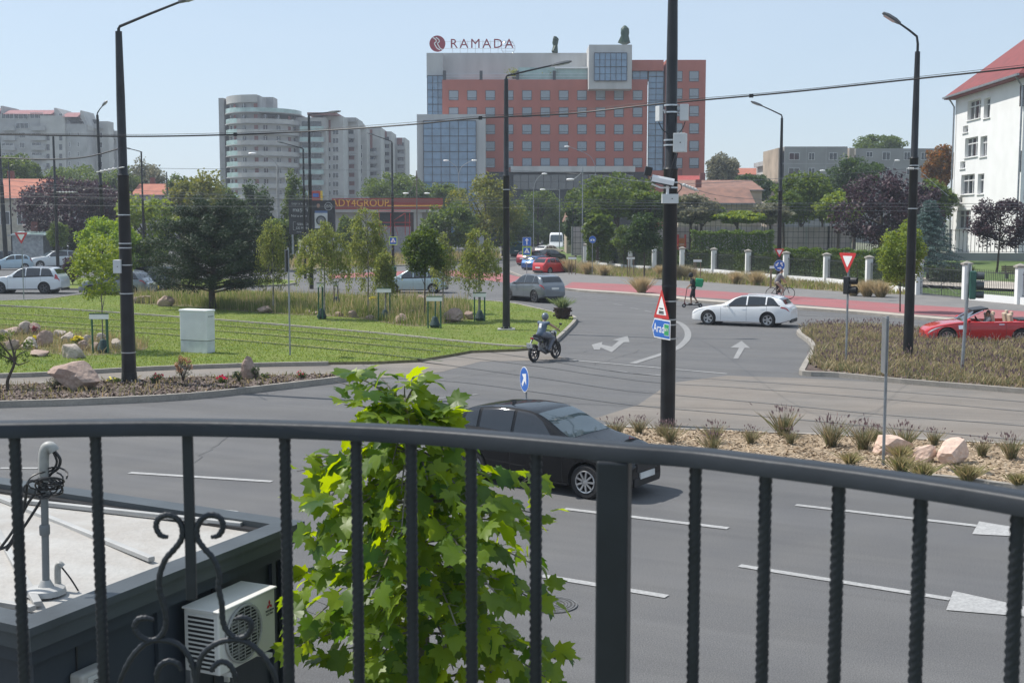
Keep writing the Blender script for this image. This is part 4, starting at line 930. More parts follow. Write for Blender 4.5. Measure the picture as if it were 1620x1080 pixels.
def park_side(t, px, py, deg, W):
    """photo point = ground under the middle of the side facing the camera"""
    p = G(px, py); d = Vector((-sin(radians(deg)), cos(radians(deg)), 0)); d = d if d.y > 0 else -d
    t.location = p+d*W/2; t.rotation_euler = (0, 0, radians(deg)); return t
P_BLK, P_WHT = paint('paint_black', (.004, .0045, .006), 0, .6, .7, .05), paint('paint_white', (.78, .79, .80))
P_GRY, P_SIL = paint('paint_grey', (.16, .18, .20), .5, .35), paint('paint_silver_blue', (.45, .54, .56), .5, .35)
P_RED, P_DRED = paint('paint_red', (.48, .012, .016)), paint('paint_dark_red', (.22, .012, .02), .2)
P_BLU, P_DKB = paint('paint_blue', (.02, .09, .25), .3), paint('paint_dark_blue', (.02, .03, .045), .3)
P_LBL = paint('paint_pale_blue', (.40, .52, .60), .3); P_PWH = paint('paint_pearl', (.66, .70, .73), .1)
park_side(car('car', 'glossy black hatchback driving right on the near carriageway behind the plane tree', HATCH, P_BLK, rim=M_RIM, spokes=9), 834, 776, -35, 1.69)
park_side(car('car', 'white estate car with five spoke wheels turning left on the roundabout', ESTATE, P_WHT), 1168, 516, 154, 1.84)
park_side(car('car', 'grey sport utility car seen from behind beyond the tip of the main lawn', SUV, P_GRY, rim=M_RIMD), 824, 477, 124, 1.85)
park_side(car('car', 'silver blue people carrier partly hidden by the weeping birches', MPV, P_SIL), 653, 464, 176, 1.79)
park_side(car('car', 'large white sport utility car with tall red tail light at the left edge', BIGSUV, P_PWH, rim=M_RIMD), 37, 465, 178, 1.92)
park_side(car('car', 'dark grey crossover half hidden by the sapling and the tall left lamp post', dict(SUV, L=4.7), P_GRY, rim=M_RIMD), 178, 470, 176, 1.85)
park_side(car('car', 'dark blue car just right of the tall left lamp post behind the grey crossover', dict(MPV, H=1.60), P_DKB, detail=0), 226, 459, 178, 1.8)
PG = 'cars parked in echelon beyond the crossing sign'
for S, pm, px, py, a, lb in [(HATCH, P_RED, 873, 433, 50, 'bright red hatchback nearest in the echelon parking row'), (ESTATE, P_BLU, 856, 428, 55, 'blue car between the two red cars in the parking row'), (SUV, P_DRED, 845, 421, 55, 'dark red sport utility car farthest left in the parking row'),
        (HATCH, P_BLK, 872, 415, 50, 'black car directly behind the bright red hatchback'), (ESTATE, P_WHT, 870, 405, 50, 'white car with dark windows in the middle of the parking row'), (SUV, P_DKB, 868, 393, 50, 'dark sport utility car above the white car in the parking row')]:
    park(car('parked_car', lb, S, pm, group=PG, detail=0), px, py, a)
park(car('van', 'teal blue van parked left of the white arrow sign', VAN, paint('paint_teal', (.03, .10, .14), .3), 'van', detail=0), 822, 405, 80)
park(car('van', 'white high roofed camper facing the camera behind the parking row', dict(VAN, H=2.9, W=2.2, top=[(0, .75), (.1, 1.0), (.3, 1.25), (.45, 1.5), (.6, 1.8), (.9, 2.5), (1.1, 2.75), (1.6, 2.9), (4.3, 2.9), (4.7, 2.86), (4.84, 1.5), (4.88, 1.2), (4.9, .9)], glass=(.45, .95, 4.72, 4.82)), P_WHT, 'van', detail=0), 880, 399, 268)
LG = 'cars parked under the purple tree at left'
for S, pm, px, py, a, lb in [(BIGSUV, P_PWH, 86, 424, 215, 'white sport utility car facing the camera beside the small round tree at left'), (HATCH, P_LBL, 18, 427, 200, 'pale blue car parked at the left edge behind the large white car'), (HATCH, P_DKB, -2, 418, 200, 'dark car cut by the left edge of the view'), (ESTATE, P_PWH, 62, 412, 190, 'white car mostly hidden behind the parked white sport utility car')]:
    park(car('parked_car', lb, S, pm, group=LG, detail=0), px, py, a)
park(car('van', 'white van parked right of the small round tree at left', VAN, P_WHT, 'van', detail=0), 118, 416, 240)
park(car('car', 'small white car facing the camera right of the billboard', HATCH, P_WHT, detail=0), 540, 389, 262)

# ---- red convertible
S = dict(L=4.64, W=1.83, H=1.40, r=.335, ax=(.80, 3.61), tumble=.8, plate_z=.6,
    top=[(0, .55), (.12, .66), (.6, .82), (1.35, .94), (1.75, .96), (2.2, .95), (3.6, .98), (4.2, .98), (4.5, .94), (4.64, .78)],
    belt=[(0, .45), (.4, .68), (1.4, .86), (3.0, .90), (4.1, .93), (4.5, .86), (4.64, .66)], bot=[(0, .2), (.5, .16), (4.1, .17), (4.64, .3)],
    plan=[(0, .62), (.14, .80), (.55, .95), (1.1, 1), (3.9, 1), (4.3, .94), (4.55, .85), (4.64, .76)])
s = Shell(S); t = thing('car', (0, 0, 0), 'red open top convertible with folded black roof passing the bark island at right', 'car')
o = s.body(46, 22).build('body', [P_RED, M_WELL], t, smooth=True, sharp=50)
cut = MB(); cut.bx(-1.25, .62, -.72, .72, .55, 1.5); c = cut.build('cut', mat('leather_beige', (.50, .40, .30), .6)); md = o.modifiers.new('b', 'BOOLEAN'); md.object = c; md.solver = 'EXACT'; evald(o); bpy.data.objects.remove(c)
xs = [S['L']/2-a for a in S['ax']]; boolean_wells(o, s, xs, .335*1.13)
for x in xs:
    mb = MB(); mb.lathe([(0, 0), (.37, 0), (.37, .24), (0, .24)], 20, (x, .79, .312), Matrix.Rotation(pi/2, 3, 'X')); mb.lathe([(0, 0), (.37, 0), (.37, .24), (0, .24)], 20, (x, -.55, .312), Matrix.Rotation(pi/2, 3, 'X')); mb.build('wheel_liner', M_WELL, t)
    for sd in (1, -1): wheel(t, x, sd*(1.83/2-.123), .335, .21, sd, M_RIM, 10)
for sd in (1, -1):
    mb = MB(); s.patch(mb, [(.08, 3.8), (.62, 4.8), (.66, 5.6), (.14, 5.2)], 6, 3, .008, sd); mb.build('headlight', M_HEAD, t, fixn=False)
    mb = MB(); mb.ball((.74, sd*1.0, 1.0), (.08, .12, .07), 10, 7); mb.bar((.72, sd*.86, .93), (.74, sd*.98, .98), .04); mb.build('wing_mirror', P_RED, t, smooth=True)
    mb = MB()
    for u in (1.62, 3.02): s.patch(mb, [(u, 1.6), (u+.009, 1.6), (u+.009, 5.05), (u, 5.05)], 1, 10, .003, sd)
    mb.build('door_seam', M_TRIMB, t, fixn=False)
    mb = MB(); s.patch(mb, [(2.74, 4.25), (2.94, 4.25), (2.94, 4.5), (2.74, 4.5)], 3, 1, .02, sd); mb.build('door_handle', M_CHROME, t, fixn=False)
    mb = MB(); s.patch(mb, [(1.22, 3.5), (1.42, 3.5), (1.38, 4.3), (1.2, 4.3)], 2, 2, .008, sd); mb.build('side_vent', M_CHROME, t, fixn=False)
    mb = MB(); mb.tube(smooth_line([(.92, sd*.70, .93), (.5, sd*.66, 1.20), (.14, sd*.60, 1.36)], 3), .03, 6); mb.build('windscreen_pillar', M_CHROME, t, smooth=True)
    for xx, nm in ((-.28, 'seat'), (-.98, 'rear_seat')):
        mb = MB(); mb.box((xx, sd*.36, .95), (.14, .44, .56), M=Matrix.Rotation(.18, 3, 'Y')); mb.box((xx+.3, sd*.36, .68), (.5, .46, .16)); mb.box((xx-.03, sd*.36, 1.25), (.1, .26, .16)); mb.build(nm, mat('leather_beige', (.5, .4, .3)), t, bevel=.04)
mb = MB(); mb.tube(smooth_line([(.14, -.60, 1.36), (.19, 0, 1.385), (.14, .60, 1.36)], 4), .035, 6); mb.build('windscreen_header', M_TRIMB, t, smooth=True)
mb = MB(); mb.add([(.90, -.68, .94), (.90, .68, .94), (.15, .58, 1.35), (.15, -.58, 1.35)], [(0, 1, 2, 3)]); mb.build('windscreen', glass_mat('tinted_screen', (.03, .035, .04)), t)
mb = MB(); mb.box((.22, 0, 1.40), (.62, 1.16, .07), M=Matrix.Rotation(.14, 3, 'Y')); mb.build('roof_front_panel', M_BLACK, t, bevel=.03)
mb = MB(); mb.box((-1.5, 0, 1.0), (.5, 1.3, .07)); mb.build('folded_roof_cover', M_BLACK, t, bevel=.03)
mb = MB(); mb.lathe([(.17, -.012), (.185, 0), (.17, .012)], 20, (.30, .36, .98), Matrix.Rotation(-1.1, 3, 'Y')); mb.build('steering_wheel', M_BLACK, t)
park_side(t, 1562, 547, 173, 1.83); CONV = t
# ================================================================== BUILDINGS
M_BRED = mat('terracotta_cladding', (.42, .138, .10), .8, 0, .10, .5, .2, 8, col2=(.36, .115, .085), stretch=(1, 1, .3))
M_BWHT = mat('white_render', (.50, .50, .49), .8, 0, .10, .5, .1, 10, stretch=(1, 1, .25))
M_BGREY = mat('grey_render', (.38, .38, .38), .85, 0, .16, .3, .1, 6)
M_PALE = mat('pale_render', (.44, .435, .42), .85, 0, .12, .3, .1, 6)
M_BRIGHT = mat('school_render', (.78, .78, .77), .8, 0, .04, .5, .1, 8)
M_PANEL = mat('precast_panel', (.30, .30, .29), .9, 0, .25, .25, .2, 6, col2=(.22, .22, .215))
M_PANELS = mat('precast_sandy', (.45, .38, .30), .9, 0, .2, .3, .2, 6)
M_BROWN = mat('brown_red_panel', (.22, .085, .075), .8, 0, .15, .6)
M_TILE = mat('clay_roof_tiles', (.42, .15, .09), .8, 0, .22, 1.4, .6, 9, col2=(.30, .10, .065))
M_TILE2 = mat('old_roof_tiles', (.28, .15, .11), .85, 0, .25, 1.2, .6, 9, col2=(.17, .10, .08))
M_SROOF = mat('school_roof_tiles', (.21, .035, .032), .7, 0, .15, 1, .5, 10)
M_CURT = glass_mat('curtain_glass', (.11, .20, .31), .08, .9)
M_WGL = glass_mat('window_glass', (.020, .025, .030), .06, .6)
M_WGL2 = glass_mat('window_glass_pale', (.16, .19, .22), .15)
M_MULL = mat('mullion_dark', (.035, .045, .06), .5)
M_FRW = mat('window_frame_white', (.7, .7, .7), .5)
M_FRD = mat('window_frame_dark', (.05, .055, .06), .5)
M_BALG = glass_mat('balcony_glass', (.30, .42, .40), .2, .6)
M_SHUT = mat('roller_shutter', (.30, .34, .38), .6, 0, .1, 6)
M_SLAB = mat('slab_grey', (.36, .36, .36), .85, 0, .12, 1)
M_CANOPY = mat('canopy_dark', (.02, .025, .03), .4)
def Wp(t, part, px0, px1, py0, py1, Y, d, m, parent=None, name=None, frame=None, sub=None, **k):
    """box whose front face covers the photo rectangle at depth Y, d deep; built in the thing t"""
    a, b = at(px0, py1, Y), at(px1, py0, Y); mb = MB(); mb.bx(a.x, b.x, Y, Y+d, a.z, b.z)
    o = mb.build(part, m, parent or t, fixn=False)
    off = t.location
    for v in o.data.vertices: v.co -= off
    return o
def window(t, px, py, w_, h, Y, frame=M_FRD, pane=M_WGL, recess=.0, bars=1, sill=False, shutter=0):
    """frame ring with pane set back and an opening bar"""
    c = at(px, py, Y); off = t.location; mb = MB(); f = .07; x, z = c.x-off.x, c.z-off.z; y = Y-off.y
    for q in ((x-w_/2, x-w_/2+f, z-h/2, z+h/2), (x+w_/2-f, x+w_/2, z-h/2, z+h/2), (x-w_/2+f, x+w_/2-f, z-h/2, z-h/2+f), (x-w_/2+f, x+w_/2-f, z+h/2-f, z+h/2)):
        mb.bx(q[0], q[1], y-.06, y+.06, q[2], q[3])
    if bars == 1: mb.bx(x-w_/2+f, x+w_/2-f, y-.05, y+.06, z-h*.26-.04, z-h*.26+.04)
    elif bars > 1:
        for i in range(1, bars): mb.bx(x-w_/2+w_*i/bars-.03, x-w_/2+w_*i/bars+.03, y-.05, y+.06, z-h/2+f, z+h/2-f)
    if sill: mb.bx(x-w_/2-.08, x+w_/2+.08, y-.14, y+.05, z-h/2-.07, z-h/2-.005)
    o = mb.build('window', frame, t, fixn=False)
    mb = MB(); mb.bx(x-w_/2+f, x+w_/2-f, y-.01, y+.05, z-h/2+f, z+h/2-f); mb.build('pane', pane, o, fixn=False)
    if shutter:
        mb = MB(); mb.bx(x-w_/2+f, x+w_/2-f, y-.03, y+.0, z+h/2-f-h*shutter, z+h/2-f); mb.build('blind', M_SHUT, o, fixn=False)
    return o
def curtain(t, px0, px1, py0, py1, Y, nx, nz, m=M_CURT, th=.15, extra=()):
    """glass front with slim dark mullions and thick transoms"""
    o = Wp(t, 'glass_front', px0, px1, py0, py1, Y, .3, m); a, b = at(px0, py1, Y), at(px1, py0, Y); off = t.location; mb = MB()
    for i in range(nx+1): x = a.x+(b.x-a.x)*i/nx-off.x; mb.bx(x-.045, x+.045, Y-off.y-.08, Y-off.y+.01, a.z-off.z, b.z-off.z)
    for j in range(nz+1):
        z = a.z+(b.z-a.z)*j/nz-off.z; w_ = .12 if j % 2 == 0 else .05; mb.bx(a.x-off.x, b.x-off.x, Y-off.y-.07, Y-off.y+.01, z-w_/2, z+w_/2)
    mb.build('mullions', M_MULL, o, fixn=False); return o
# ---- hotel
YH = 225
t = thing('hotel', (at(890, 400, YH).x, YH, 0), 'large terracotta hotel with white top slab, glazed wings and roof sign', 'hotel')
def HB(n, x0, x1, y0, y1, dy, d, m): return Wp(t, n, x0, x1, y0, y1, YH+dy, d, m)
HB('facade', 701, 1024.5, 126, 400, 0, 18, M_BRED); HB('facade', 1050, 1117, 95, 400, 0, 18, M_BRED); HB('facade', 1000.2, 1050, 95, 112, 0, 18, M_BRED)
HB('facade', 1024.6, 1050, 270, 400, .3, 17, M_BRED); HB('facade', 700, 760, 182, 390, .4, 15, M_BRED)
HB('roof_slab', 675, 1000, 84, 123, 3.6, 14, M_BWHT); HB('roof_slab', 675, 701, 84, 120, 1.5, 14, M_BWHT); HB('terrace_wall', 701, 932, 117, 127, 3.2, .4, M_BWHT)
curtain(t, 677, 701, 120, 300, YH+1.0, 3, 16); curtain(t, 1024.7, 1049.9, 112, 270, YH+.9, 2, 17); curtain(t, 1000.3, 1024.6, 112, 135, YH+.8, 2, 2)
HB('projecting_box', 931.5, 1000, 71, 141, -3.2, 8, M_BWHT); curtain(t, 940, 992, 84, 128, YH-3.5, 6, 4)
HB('glass_wing', 661, 768, 181, 400, -4.2, 9, M_BWHT); curtain(t, 671, 753, 191, 385, YH-4.6, 6, 16)
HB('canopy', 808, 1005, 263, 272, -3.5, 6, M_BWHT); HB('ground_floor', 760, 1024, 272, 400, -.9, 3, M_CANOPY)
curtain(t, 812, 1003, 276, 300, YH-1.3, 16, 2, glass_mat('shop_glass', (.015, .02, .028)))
cols = [717.7, 746.7, 775.7, 804.7, 833.7, 862.7, 891.7, 920.7, 950, 979, 1008.7]; rows = [151, 177.8, 204.8, 231.5, 257.7]
for r_, py in enumerate(rows):
    for c_, px in enumerate(cols):
        if px < 768 and py > 190: continue
        window(t, px, py, 1.72, 1.72, YH-.02, M_FRD, M_WGL2, shutter=(.72, .68, .74, .6)[(r_*3+c_*5) % 4])
for py in (121, 148.5, 176, 203.5, 231, 258):
    for px in (1072, 1098): window(t, px, py, 1.72, 1.85, YH-.02, M_FRD, M_WGL2, shutter=.66)
for px in (703, 761, 819, 877):
    HB('terrace_post', px-2.3, px+2.3, 112, 126.5, -.1, 1, M_FRD)
mb = MB(); a, b = at(704, 126, YH), at(930, 117, YH)
for z in (a.z, a.z+.5, b.z): mb.bar((a.x-t.location.x, .05, z), (b.x-t.location.x, .05, z), .05)
mb.build('terrace_rail', M_BAND, t); HB('terrace_glass', 820, 930, 107, 126, .6, .05, M_BALG)
HB('terrace_shade', 878, 931, 106, 108.5, .2, 3, M_WHITE)
for i, (px, pts) in enumerate([(878, (58, 84)), (988, (41, 71))]):
    p = at(px, pts[1], YH+3); h = at(px, pts[0], YH+3).z-p.z
    mb = MB(); mb.lathe([(.3, 0), (.48+.5*i, h*.1), (.42+.35*i, h*.45), (.58+.25*i, h*.62), (.5+.2*i, h*.85), (.2, h), (0, h*1.02)], 11)
    for k, v in enumerate(mb.v): n = noise.noise(Vector(v)*1.1+Vector((i*9, 0, 0)))*.5; mb.v[k] = (v[0]+n, v[1]+n, v[2])
    q = thing('wrapped_antenna', p, ['small dark net wrapped antenna standing mid roof on the hotel', 'larger green net wrapped antenna above the projecting box of the hotel'][i], 'antenna'); mb.build('netting', leaf_mat('net_green', (.01, .035, .02), (.02, .06, .035), 0), q, smooth=True)
    mb = MB(); mb.tube([(.1, .1, 0), (.1, .1, h*.8)], .05, 6); mb.build('mast', M_FRD, q)
for i, px in enumerate((814, 873)):
    p = at(px, 125, YH+1.4); q = thing('roof_plant', p, ['left bushy plant on the hotel roof terrace', 'right bushy plant on the hotel roof terrace'][i], 'plant'); mb = MB(); rr = random.Random(i)
    for k in range(260):
        d = Vector((rr.gauss(0, .6), rr.gauss(0, .5), 1.0+rr.gauss(0, .38))); a = Vector((rr.uniform(-1, 1), rr.uniform(-1, 1), rr.uniform(-1, 1))).normalized()*.16; b = a.cross(Vector((.3, .4, 1))).normalized()*.1; mb.add([d-a, d+b, d+a, d-b], [(0, 1, 2, 3)])
    mb.build('foliage', leaf_mat('terrace_leaf', (.10, .14, .03), (.2, .24, .06)), q, fixn=False); mb = MB(); mb.box((0, 0, .2), (.8, .5, .4)); mb.build('planter', M_FRD, q)
q = thing('hotel_sign', (at(740, 84, YH+5).x, YH+5, at(740, 84, YH+5).z), 'dark red roof sign reading RAMADA with a round emblem on the hotel', 'sign')
MSR = mat('sign_crimson', (.30, .015, .035), .5); c = at(692, 69.5, YH+4.6)-q.location
mb = MB(); mb.lathe([(0, -.1), (1.45, -.1), (1.45, .1), (0, .1)], 40, c, Matrix.Rotation(pi/2, 3, 'X')); mb.build('emblem', MSR, q)
for k, dx in enumerate((-.28, .28)):
    mb = MB(); S_ = smooth_line([(-.55, 1.1), (-.05, .75), (.08, .35), (-.25, .05), (-.05, -.4), (.25, -.85), (.75, -1.12)], 5)
    V = []
    for p_ in S_: V.append(Vector((p_[0]+dx, 0, p_[1])))
    for a_, b_ in zip(V, V[1:]): mb.bar(c+a_+Vector((0, -.14, 0)), c+b_+Vector((0, -.14, 0)), .18, .06, up=(0, 1, 0)) if (a_.x**2+a_.z**2) < 1.9 else None
    mb.build('ribbon_mark', M_WHITE, q)
text('lettering', 'RAMADA', 2.35, MSR, q, at(762, 70, YH+4.6)-q.location, FACE, .12, sx=1.02, space=1.28)
mb = MB()
for px in range(716, 812, 12): a = at(px, 84, YH+5.2)-q.location; b = at(px, 64, YH+5.2)-q.location; mb.tube([a, b], .035, 4)
for py in (77, 66): mb.tube([at(690, py, YH+5.1)-q.location, at(812, py, YH+5.1)-q.location], .035, 4)
mb.build('support_frame', M_BAND, q)
c2 = at(804, 76, YH+6)-q.location; mb = MB()
for k in range(5): z = -1.1+k*.5; w2 = sqrt(max(.05, 1.5-z*z)); mb.tube([c2+Vector((-w2, 0, z)), c2+Vector((w2, 0, z))], .04, 4)
mb.tube([c2+Vector((1.25*cos(a*pi/12), 0, 1.25*sin(a*pi/12))) for a in range(25)], .05, 4); mb.build('rear_emblem_frame', M_BAND, q)

# ---- generic flats: blocks of photo rectangles
def flats(label, Y, blocks, gname='apartment_building'):
    x = at((blocks[0][0]+blocks[-1][1])/2, 400, Y).x; t = thing(gname, (x, Y, 0), label, 'building'); return t
# round tower
YT = 323
t = thing('apartment_tower', (at(405, 400, YT).x, YT, 0), 'tall rounded grey apartment tower with glass balconies ringed around each floor', 'building')
def Zt(py, Y=YT): return at(810, py, Y).z
cx = at(408, 400, YT).x-t.location.x; Rx = at(472, 400, YT).x-at(408, 400, YT).x
def plan(k=1.0, n=26, yo=0): return [(cx+Rx*k*cos(pi+pi*i/n)*(1 if i > n*.5 else .9), yo+9-Rx*1.15*k*sin(pi*i/n)) for i in range(n+1)]+[(cx+Rx*k, 22), (cx-Rx*k*.9, 22)]
mb = MB(); mb.prism(plan(.90), 0, Zt(196), True); mb.build('wall', M_PALE, t, smooth=True, sharp=30)
mb = MB(); mb.prism([(x if x < cx+1.5 else cx+1.5, y) for x, y in plan(.86)], Zt(196), Zt(152)); mb.build('penthouse', M_BGREY, t)
mb = MB(); mb.prism([(x if x < cx+1 else cx+1, y) for x, y in plan(.97, yo=.5)], Zt(163), Zt(151)); mb.build('crown', M_PALE, t)
mb = MB(); mb.bx(cx+.5, cx+3.2, 8, 14, Zt(190), Zt(149)); mb.build('stair_head', M_BGREY, t)
mb = MB(); a = at(341, 300, YT).x-t.location.x; mb.bx(a, a+1.4, 5.5, 20, 0, Zt(152)); mb.build('side_wall', M_BGREY, t)
P = plan(.905)
for f in range(10):
    z = Zt(178+17.0*f)
    mb = MB(); mb.prism(plan(1.0), z-.22, z); mb.build('balcony_slab', M_SLAB, t)
    O, I = plan(.995), plan(.975); lo = []
    for nm, m, i0, i1, h in (('glass_balustrade', M_BALG, 4, 9, 1.15), ('balustrade', M_PALE, 9, 26, 1.0)):
        mb = MB()
        if f < 1 and nm == 'balustrade': m = M_BALG; nm = 'glass_balustrade'
        for i in range(i0, i1): mb.add([(*O[i], z), (*O[i+1], z), (*I[i+1], z), (*I[i], z), (*O[i], z+h), (*O[i+1], z+h), (*I[i+1], z+h), (*I[i], z+h)], [(0, 1, 5, 4), (2, 3, 7, 6), (4, 5, 6, 7)])
        mb.build(nm, m, t)
    if f == 9: continue
    zt = z+.15
    for i in (5, 7, 10, 13, 15, 18, 21, 23):
        a, b = Vector((*P[i], 0)), Vector((*P[i+1], 0)); nrm = Vector((b.y-a.y, a.x-b.x, 0)).normalized(); 
        if f == 0 and i > 13: continue
        m = M_BROWN if i in (7, 13, 21) else M_WGL; mb = MB(); c = (a+b)/2+nrm*.06; d = (b-a).normalized()
        mb.box((c.x, c.y, zt+1.0), ((b-a).length*.82, .12, 1.9), rz=atan2(d.y, d.x)); o = mb.build('window' if m is M_WGL else 'red_panel', m, t)
        if m is M_WGL: mb = MB(); mb.box((c.x+nrm.x*.08, c.y+nrm.y*.08, zt+1.0), (.08, .06, 1.9), rz=atan2(d.y, d.x)); mb.build('frame', M_FRW, o)
text('roof_lettering', 'ILEXATOURS', 2.0, M_FRD, t, (cx+Rx*.45, -4.2, Zt(173.5)), FACE, .1, sx=.62) if False else None
# the receding row of blocks behind it
def block(label, Y, x0, x1, ytop, wins, d=16, m=M_PALE, bands=(), reds=(), roof=None, glassb=False, base=330, extra=None, nm='apartment_building'):
    t = thing(nm, (at((x0+x1)/2, 400, Y).x, Y, 0), label, 'building', None)
    Wp(t, 'wall', x0, x1, ytop, 420, Y, d, m)
    for (bx0, bx1, by0, by1, st) in bands:        # balcony columns
        y = by0
        while y < by1:
            o = Wp(t, 'balcony', bx0, bx1, y, y+st*.42, Y-1.5, .12, M_BALG if glassb else M_SLAB); Wp(t, 'slab', bx0-.5, bx1+.5, y+st*.42, y+st*.5, Y-1.55, 1.5, M_SLAB, parent=o)
            window(t, (bx0+bx1)/2, y-st*.20, (bx1-bx0)/ppm(Y)*.8, st/ppm(Y)*.5, Y-.05, M_FRD, M_WGL, bars=3); y += st
    for (rx0, rx1, ry0, ry1) in reds: Wp(t, 'red_panel', rx0, rx1, ry0, ry1, Y-.12, .2, M_BROWN)
    for (wx, wy0, wy1, st, w_, h) in wins:
        y = wy0
        while y < wy1: window(t, wx, y, w_, h, Y-.05, M_FRW, M_WGL, bars=2); y += st
    if roof: Wp(t, 'roof_slab', roof[0], roof[1], roof[2], roof[3], Y-1, d, roof[4])
    return t
block('lower rounded wing with teal glass balconies right of the rounded tower', 330, 472, 516, 186, [], bands=[(474, 512, 200, 330, 17)], glassb=True, roof=(486, 532, 178, 182, M_BROWN), m=M_PALE)
block('plain grey block with two columns of small windows and a red stripe', 334, 515, 542.5, 184, [(519.5, 223, 330, 13.7, 1.3, 1.2), (531, 209, 330, 13.7, 1.6, 1.4)], reds=[(515.5, 523, 190, 226)], m=mat('light_panel_wall', (.46, .46, .45), .85, 0, .1, .4))
block('grey block with a deep balcony column under a dark flat roof', 345, 542, 566, 190, [], bands=[(544, 561, 212, 330, 13.6)], reds=[(544, 560, 232, 330)], roof=(541, 563, 186, 193, M_BGREY))
block('grey stepped block with small framed windows', 352, 562, 580, 203, [(568, 233, 330, 12.6, 1.9, 1.4)], roof=(561, 576, 199, 204, M_PALE))
block('grey block with a red vertical window strip and dark balconies', 360, 579, 602, 201, [], bands=[(580, 597, 240, 330, 12.6)], reds=[(585, 589, 205, 235)])
block('narrow block with brown upper floor and stacked balconies', 372, 601, 619, 208, [], bands=[(602.5, 617, 222, 330, 12.2)], reds=[(602, 612, 208, 217)], m=M_PALE)
block('farthest narrow block with brown upper floor at the right end of the row', 385, 618, 641, 218, [], bands=[(628, 640, 231, 330, 11.8)], reds=[(628, 636, 218, 229)], m=M_PALE)
# left complex
YL = 361
t = block('wide grey apartment complex with curved red roofs at the far left', YL, -60, 135, 196, [(55, 225, 330, 15.4, 2.6, 1.6), (96, 183, 300, 300, .9, 1.3), (97, 213, 330, 15.4, .8, 1.3), (110, 213, 330, 15.4, .6, 1.3), (124, 213, 330, 15.4, .6, 1.3)],
      bands=[(4, 23, 199, 330, 15.4), (49, 71, 199, 330, 15.4)], reds=[(25, 46, 206, 255)], m=M_BGREY, d=20)
Wp(t, 'wall', 72, 102, 183, 420, YL-.6, 20, M_PALE); Wp(t, 'wall', 2, 72, 181, 420, YL-.3, 8, M_BGREY)
for y in (218, 233, 248, 263): window(t, 76, y, .8, 1.6, YL-.65, M_FRD); window(t, 96, y, .8, 1.6, YL-.65, M_FRD)
for (x, y, w_) in [(12, 183.5, 3.6), (33, 184, 4), (58, 183, 3.8), (35, 199, 3.6), (35, 214, 1.7), (35, 230, 1.5), (35, 246, 1.5), (60, 215, 3.6), (60, 230, 3.6), (60, 246, 3.6), (12, 215, 3), (12, 231, 3.4), (12, 246, 3.4)]: window(t, x, y, w_, 1.6, YL-.42 if 25 < x < 46 else YL-.36, M_FRW, M_WGL, bars=3)
def vault(t, x0, x1, yt, ye, Y, d, gx, m=mat('red_metal_roof', (.28, .10, .10), .6, 0, .1, 1)):
    mb = MB(); a, b, g_ = at(x0, ye, Y), at(x1, ye, Y), at(gx, ye+14, Y); zt = at(x0, yt, Y).z; pts = []
    for k in range(9): s = k/8; pts.append((s*d, a.z+(zt-a.z)*sin(pi/2*min(1, s*2)) if s < .5 else a.z+(zt-a.z)*sin(pi/2*(2-2*s))))
    vs = [(x-t.location.x, y-1, z) for x in (a.x, b.x) for y, z in pts]; mb.add(vs, [(i, i+1, 10+i, 9+i) for i in range(8)]+[tuple(range(9)), tuple(range(17, 8, -1))]); mb.build('roof', m, t, smooth=True, sharp=40)
    mb = MB(); mb.extr([(b.x-t.location.x, a.z), (b.x-t.location.x, zt+.2), (b.x-t.location.x+.6, zt+.2), (g_.x-t.location.x, at(gx, ye+12, Y).z), (g_.x-t.location.x, at(gx, ye+14, Y).z-1)], (0, 1.5, 0), (1, 0, 0), (0, 0, 1), (0, 1, 0), d-4); mb.build('gable', M_PALE, t)
vault(t, 6, 82, 171, 181, YL-.4, 16, 107); vault(t, -60, -2, 168, 180, YL, 16, 5); vault(t, 102, 126, 176, 186, YL+1, 14, 138)
block('grey flats with roof terrace stepping down behind the left complex', YL+8, 100, 171, 192, [(108, 201, 205, 15, 1.5, 1.3), (134, 214, 330, 15.4, 1.8, 1.6), (147, 214, 330, 15.4, .8, 1.4), (158, 214, 330, 15.4, 1.5, 1.6)], m=M_PALE, d=5, bands=[(128, 160, 196, 205, 15)])
block('low grey flats right beside the tall left lamp post', YL+14, 168, 184, 207, [(176, 218, 330, 15.4, 2.4, 1.6)], m=M_BGREY, d=4, bands=[(168, 182, 212, 330, 15.4)])
# grey flats at right
YR = 228
t = block('grey precast flats with sandy end wall right of the hotel', YR, 1238, 1341, 232, [(1256.5, 247.5, 250, 24, 1.9, 1.3), (1284, 247.5, 250, 24, 1.1, 1.3), (1318, 247.5, 250, 24, 1.5, 1.3), (1256, 272, 320, 24, 2.0, 1.4), (1284, 272, 320, 24, 1.2, 1.4)], m=M_PANEL, d=14, nm='apartment_block')
Wp(t, 'end_wall', 1228, 1238, 234, 420, YR+.5, 14, M_PANELS)
mb = MB()
for x in (1238, 1272, 1303, 1340): a = at(x, 400, YR).x-t.location.x; mb.bx(a-.06, a+.06, -.04, 0, 0, Zt(233, YR))
for y in (259, 284): mb.bx(at(1238, 0, YR).x-t.location.x, at(1341, 0, YR).x-t.location.x, -.05, .0, Zt(y, YR)-.1, Zt(y, YR)+.1)
mb.build('panel_joints', M_SLAB, t)
block('grey precast flats farther right behind the dark round tree', YR+8, 1349, 1500, 235, [(1375.5, 244.5, 250, 24, 1.2, 1.0), (1402, 247, 250, 24, 1.5, 1.5), (1435, 247, 250, 24, 1.2, 1.5), (1462, 247, 250, 24, 1.2, 1.4), (1402, 271, 320, 24, 1.4, 1.4), (1440, 271, 320, 24, 1.4, 1.4)], m=M_PANEL, d=14, nm='apartment_block')
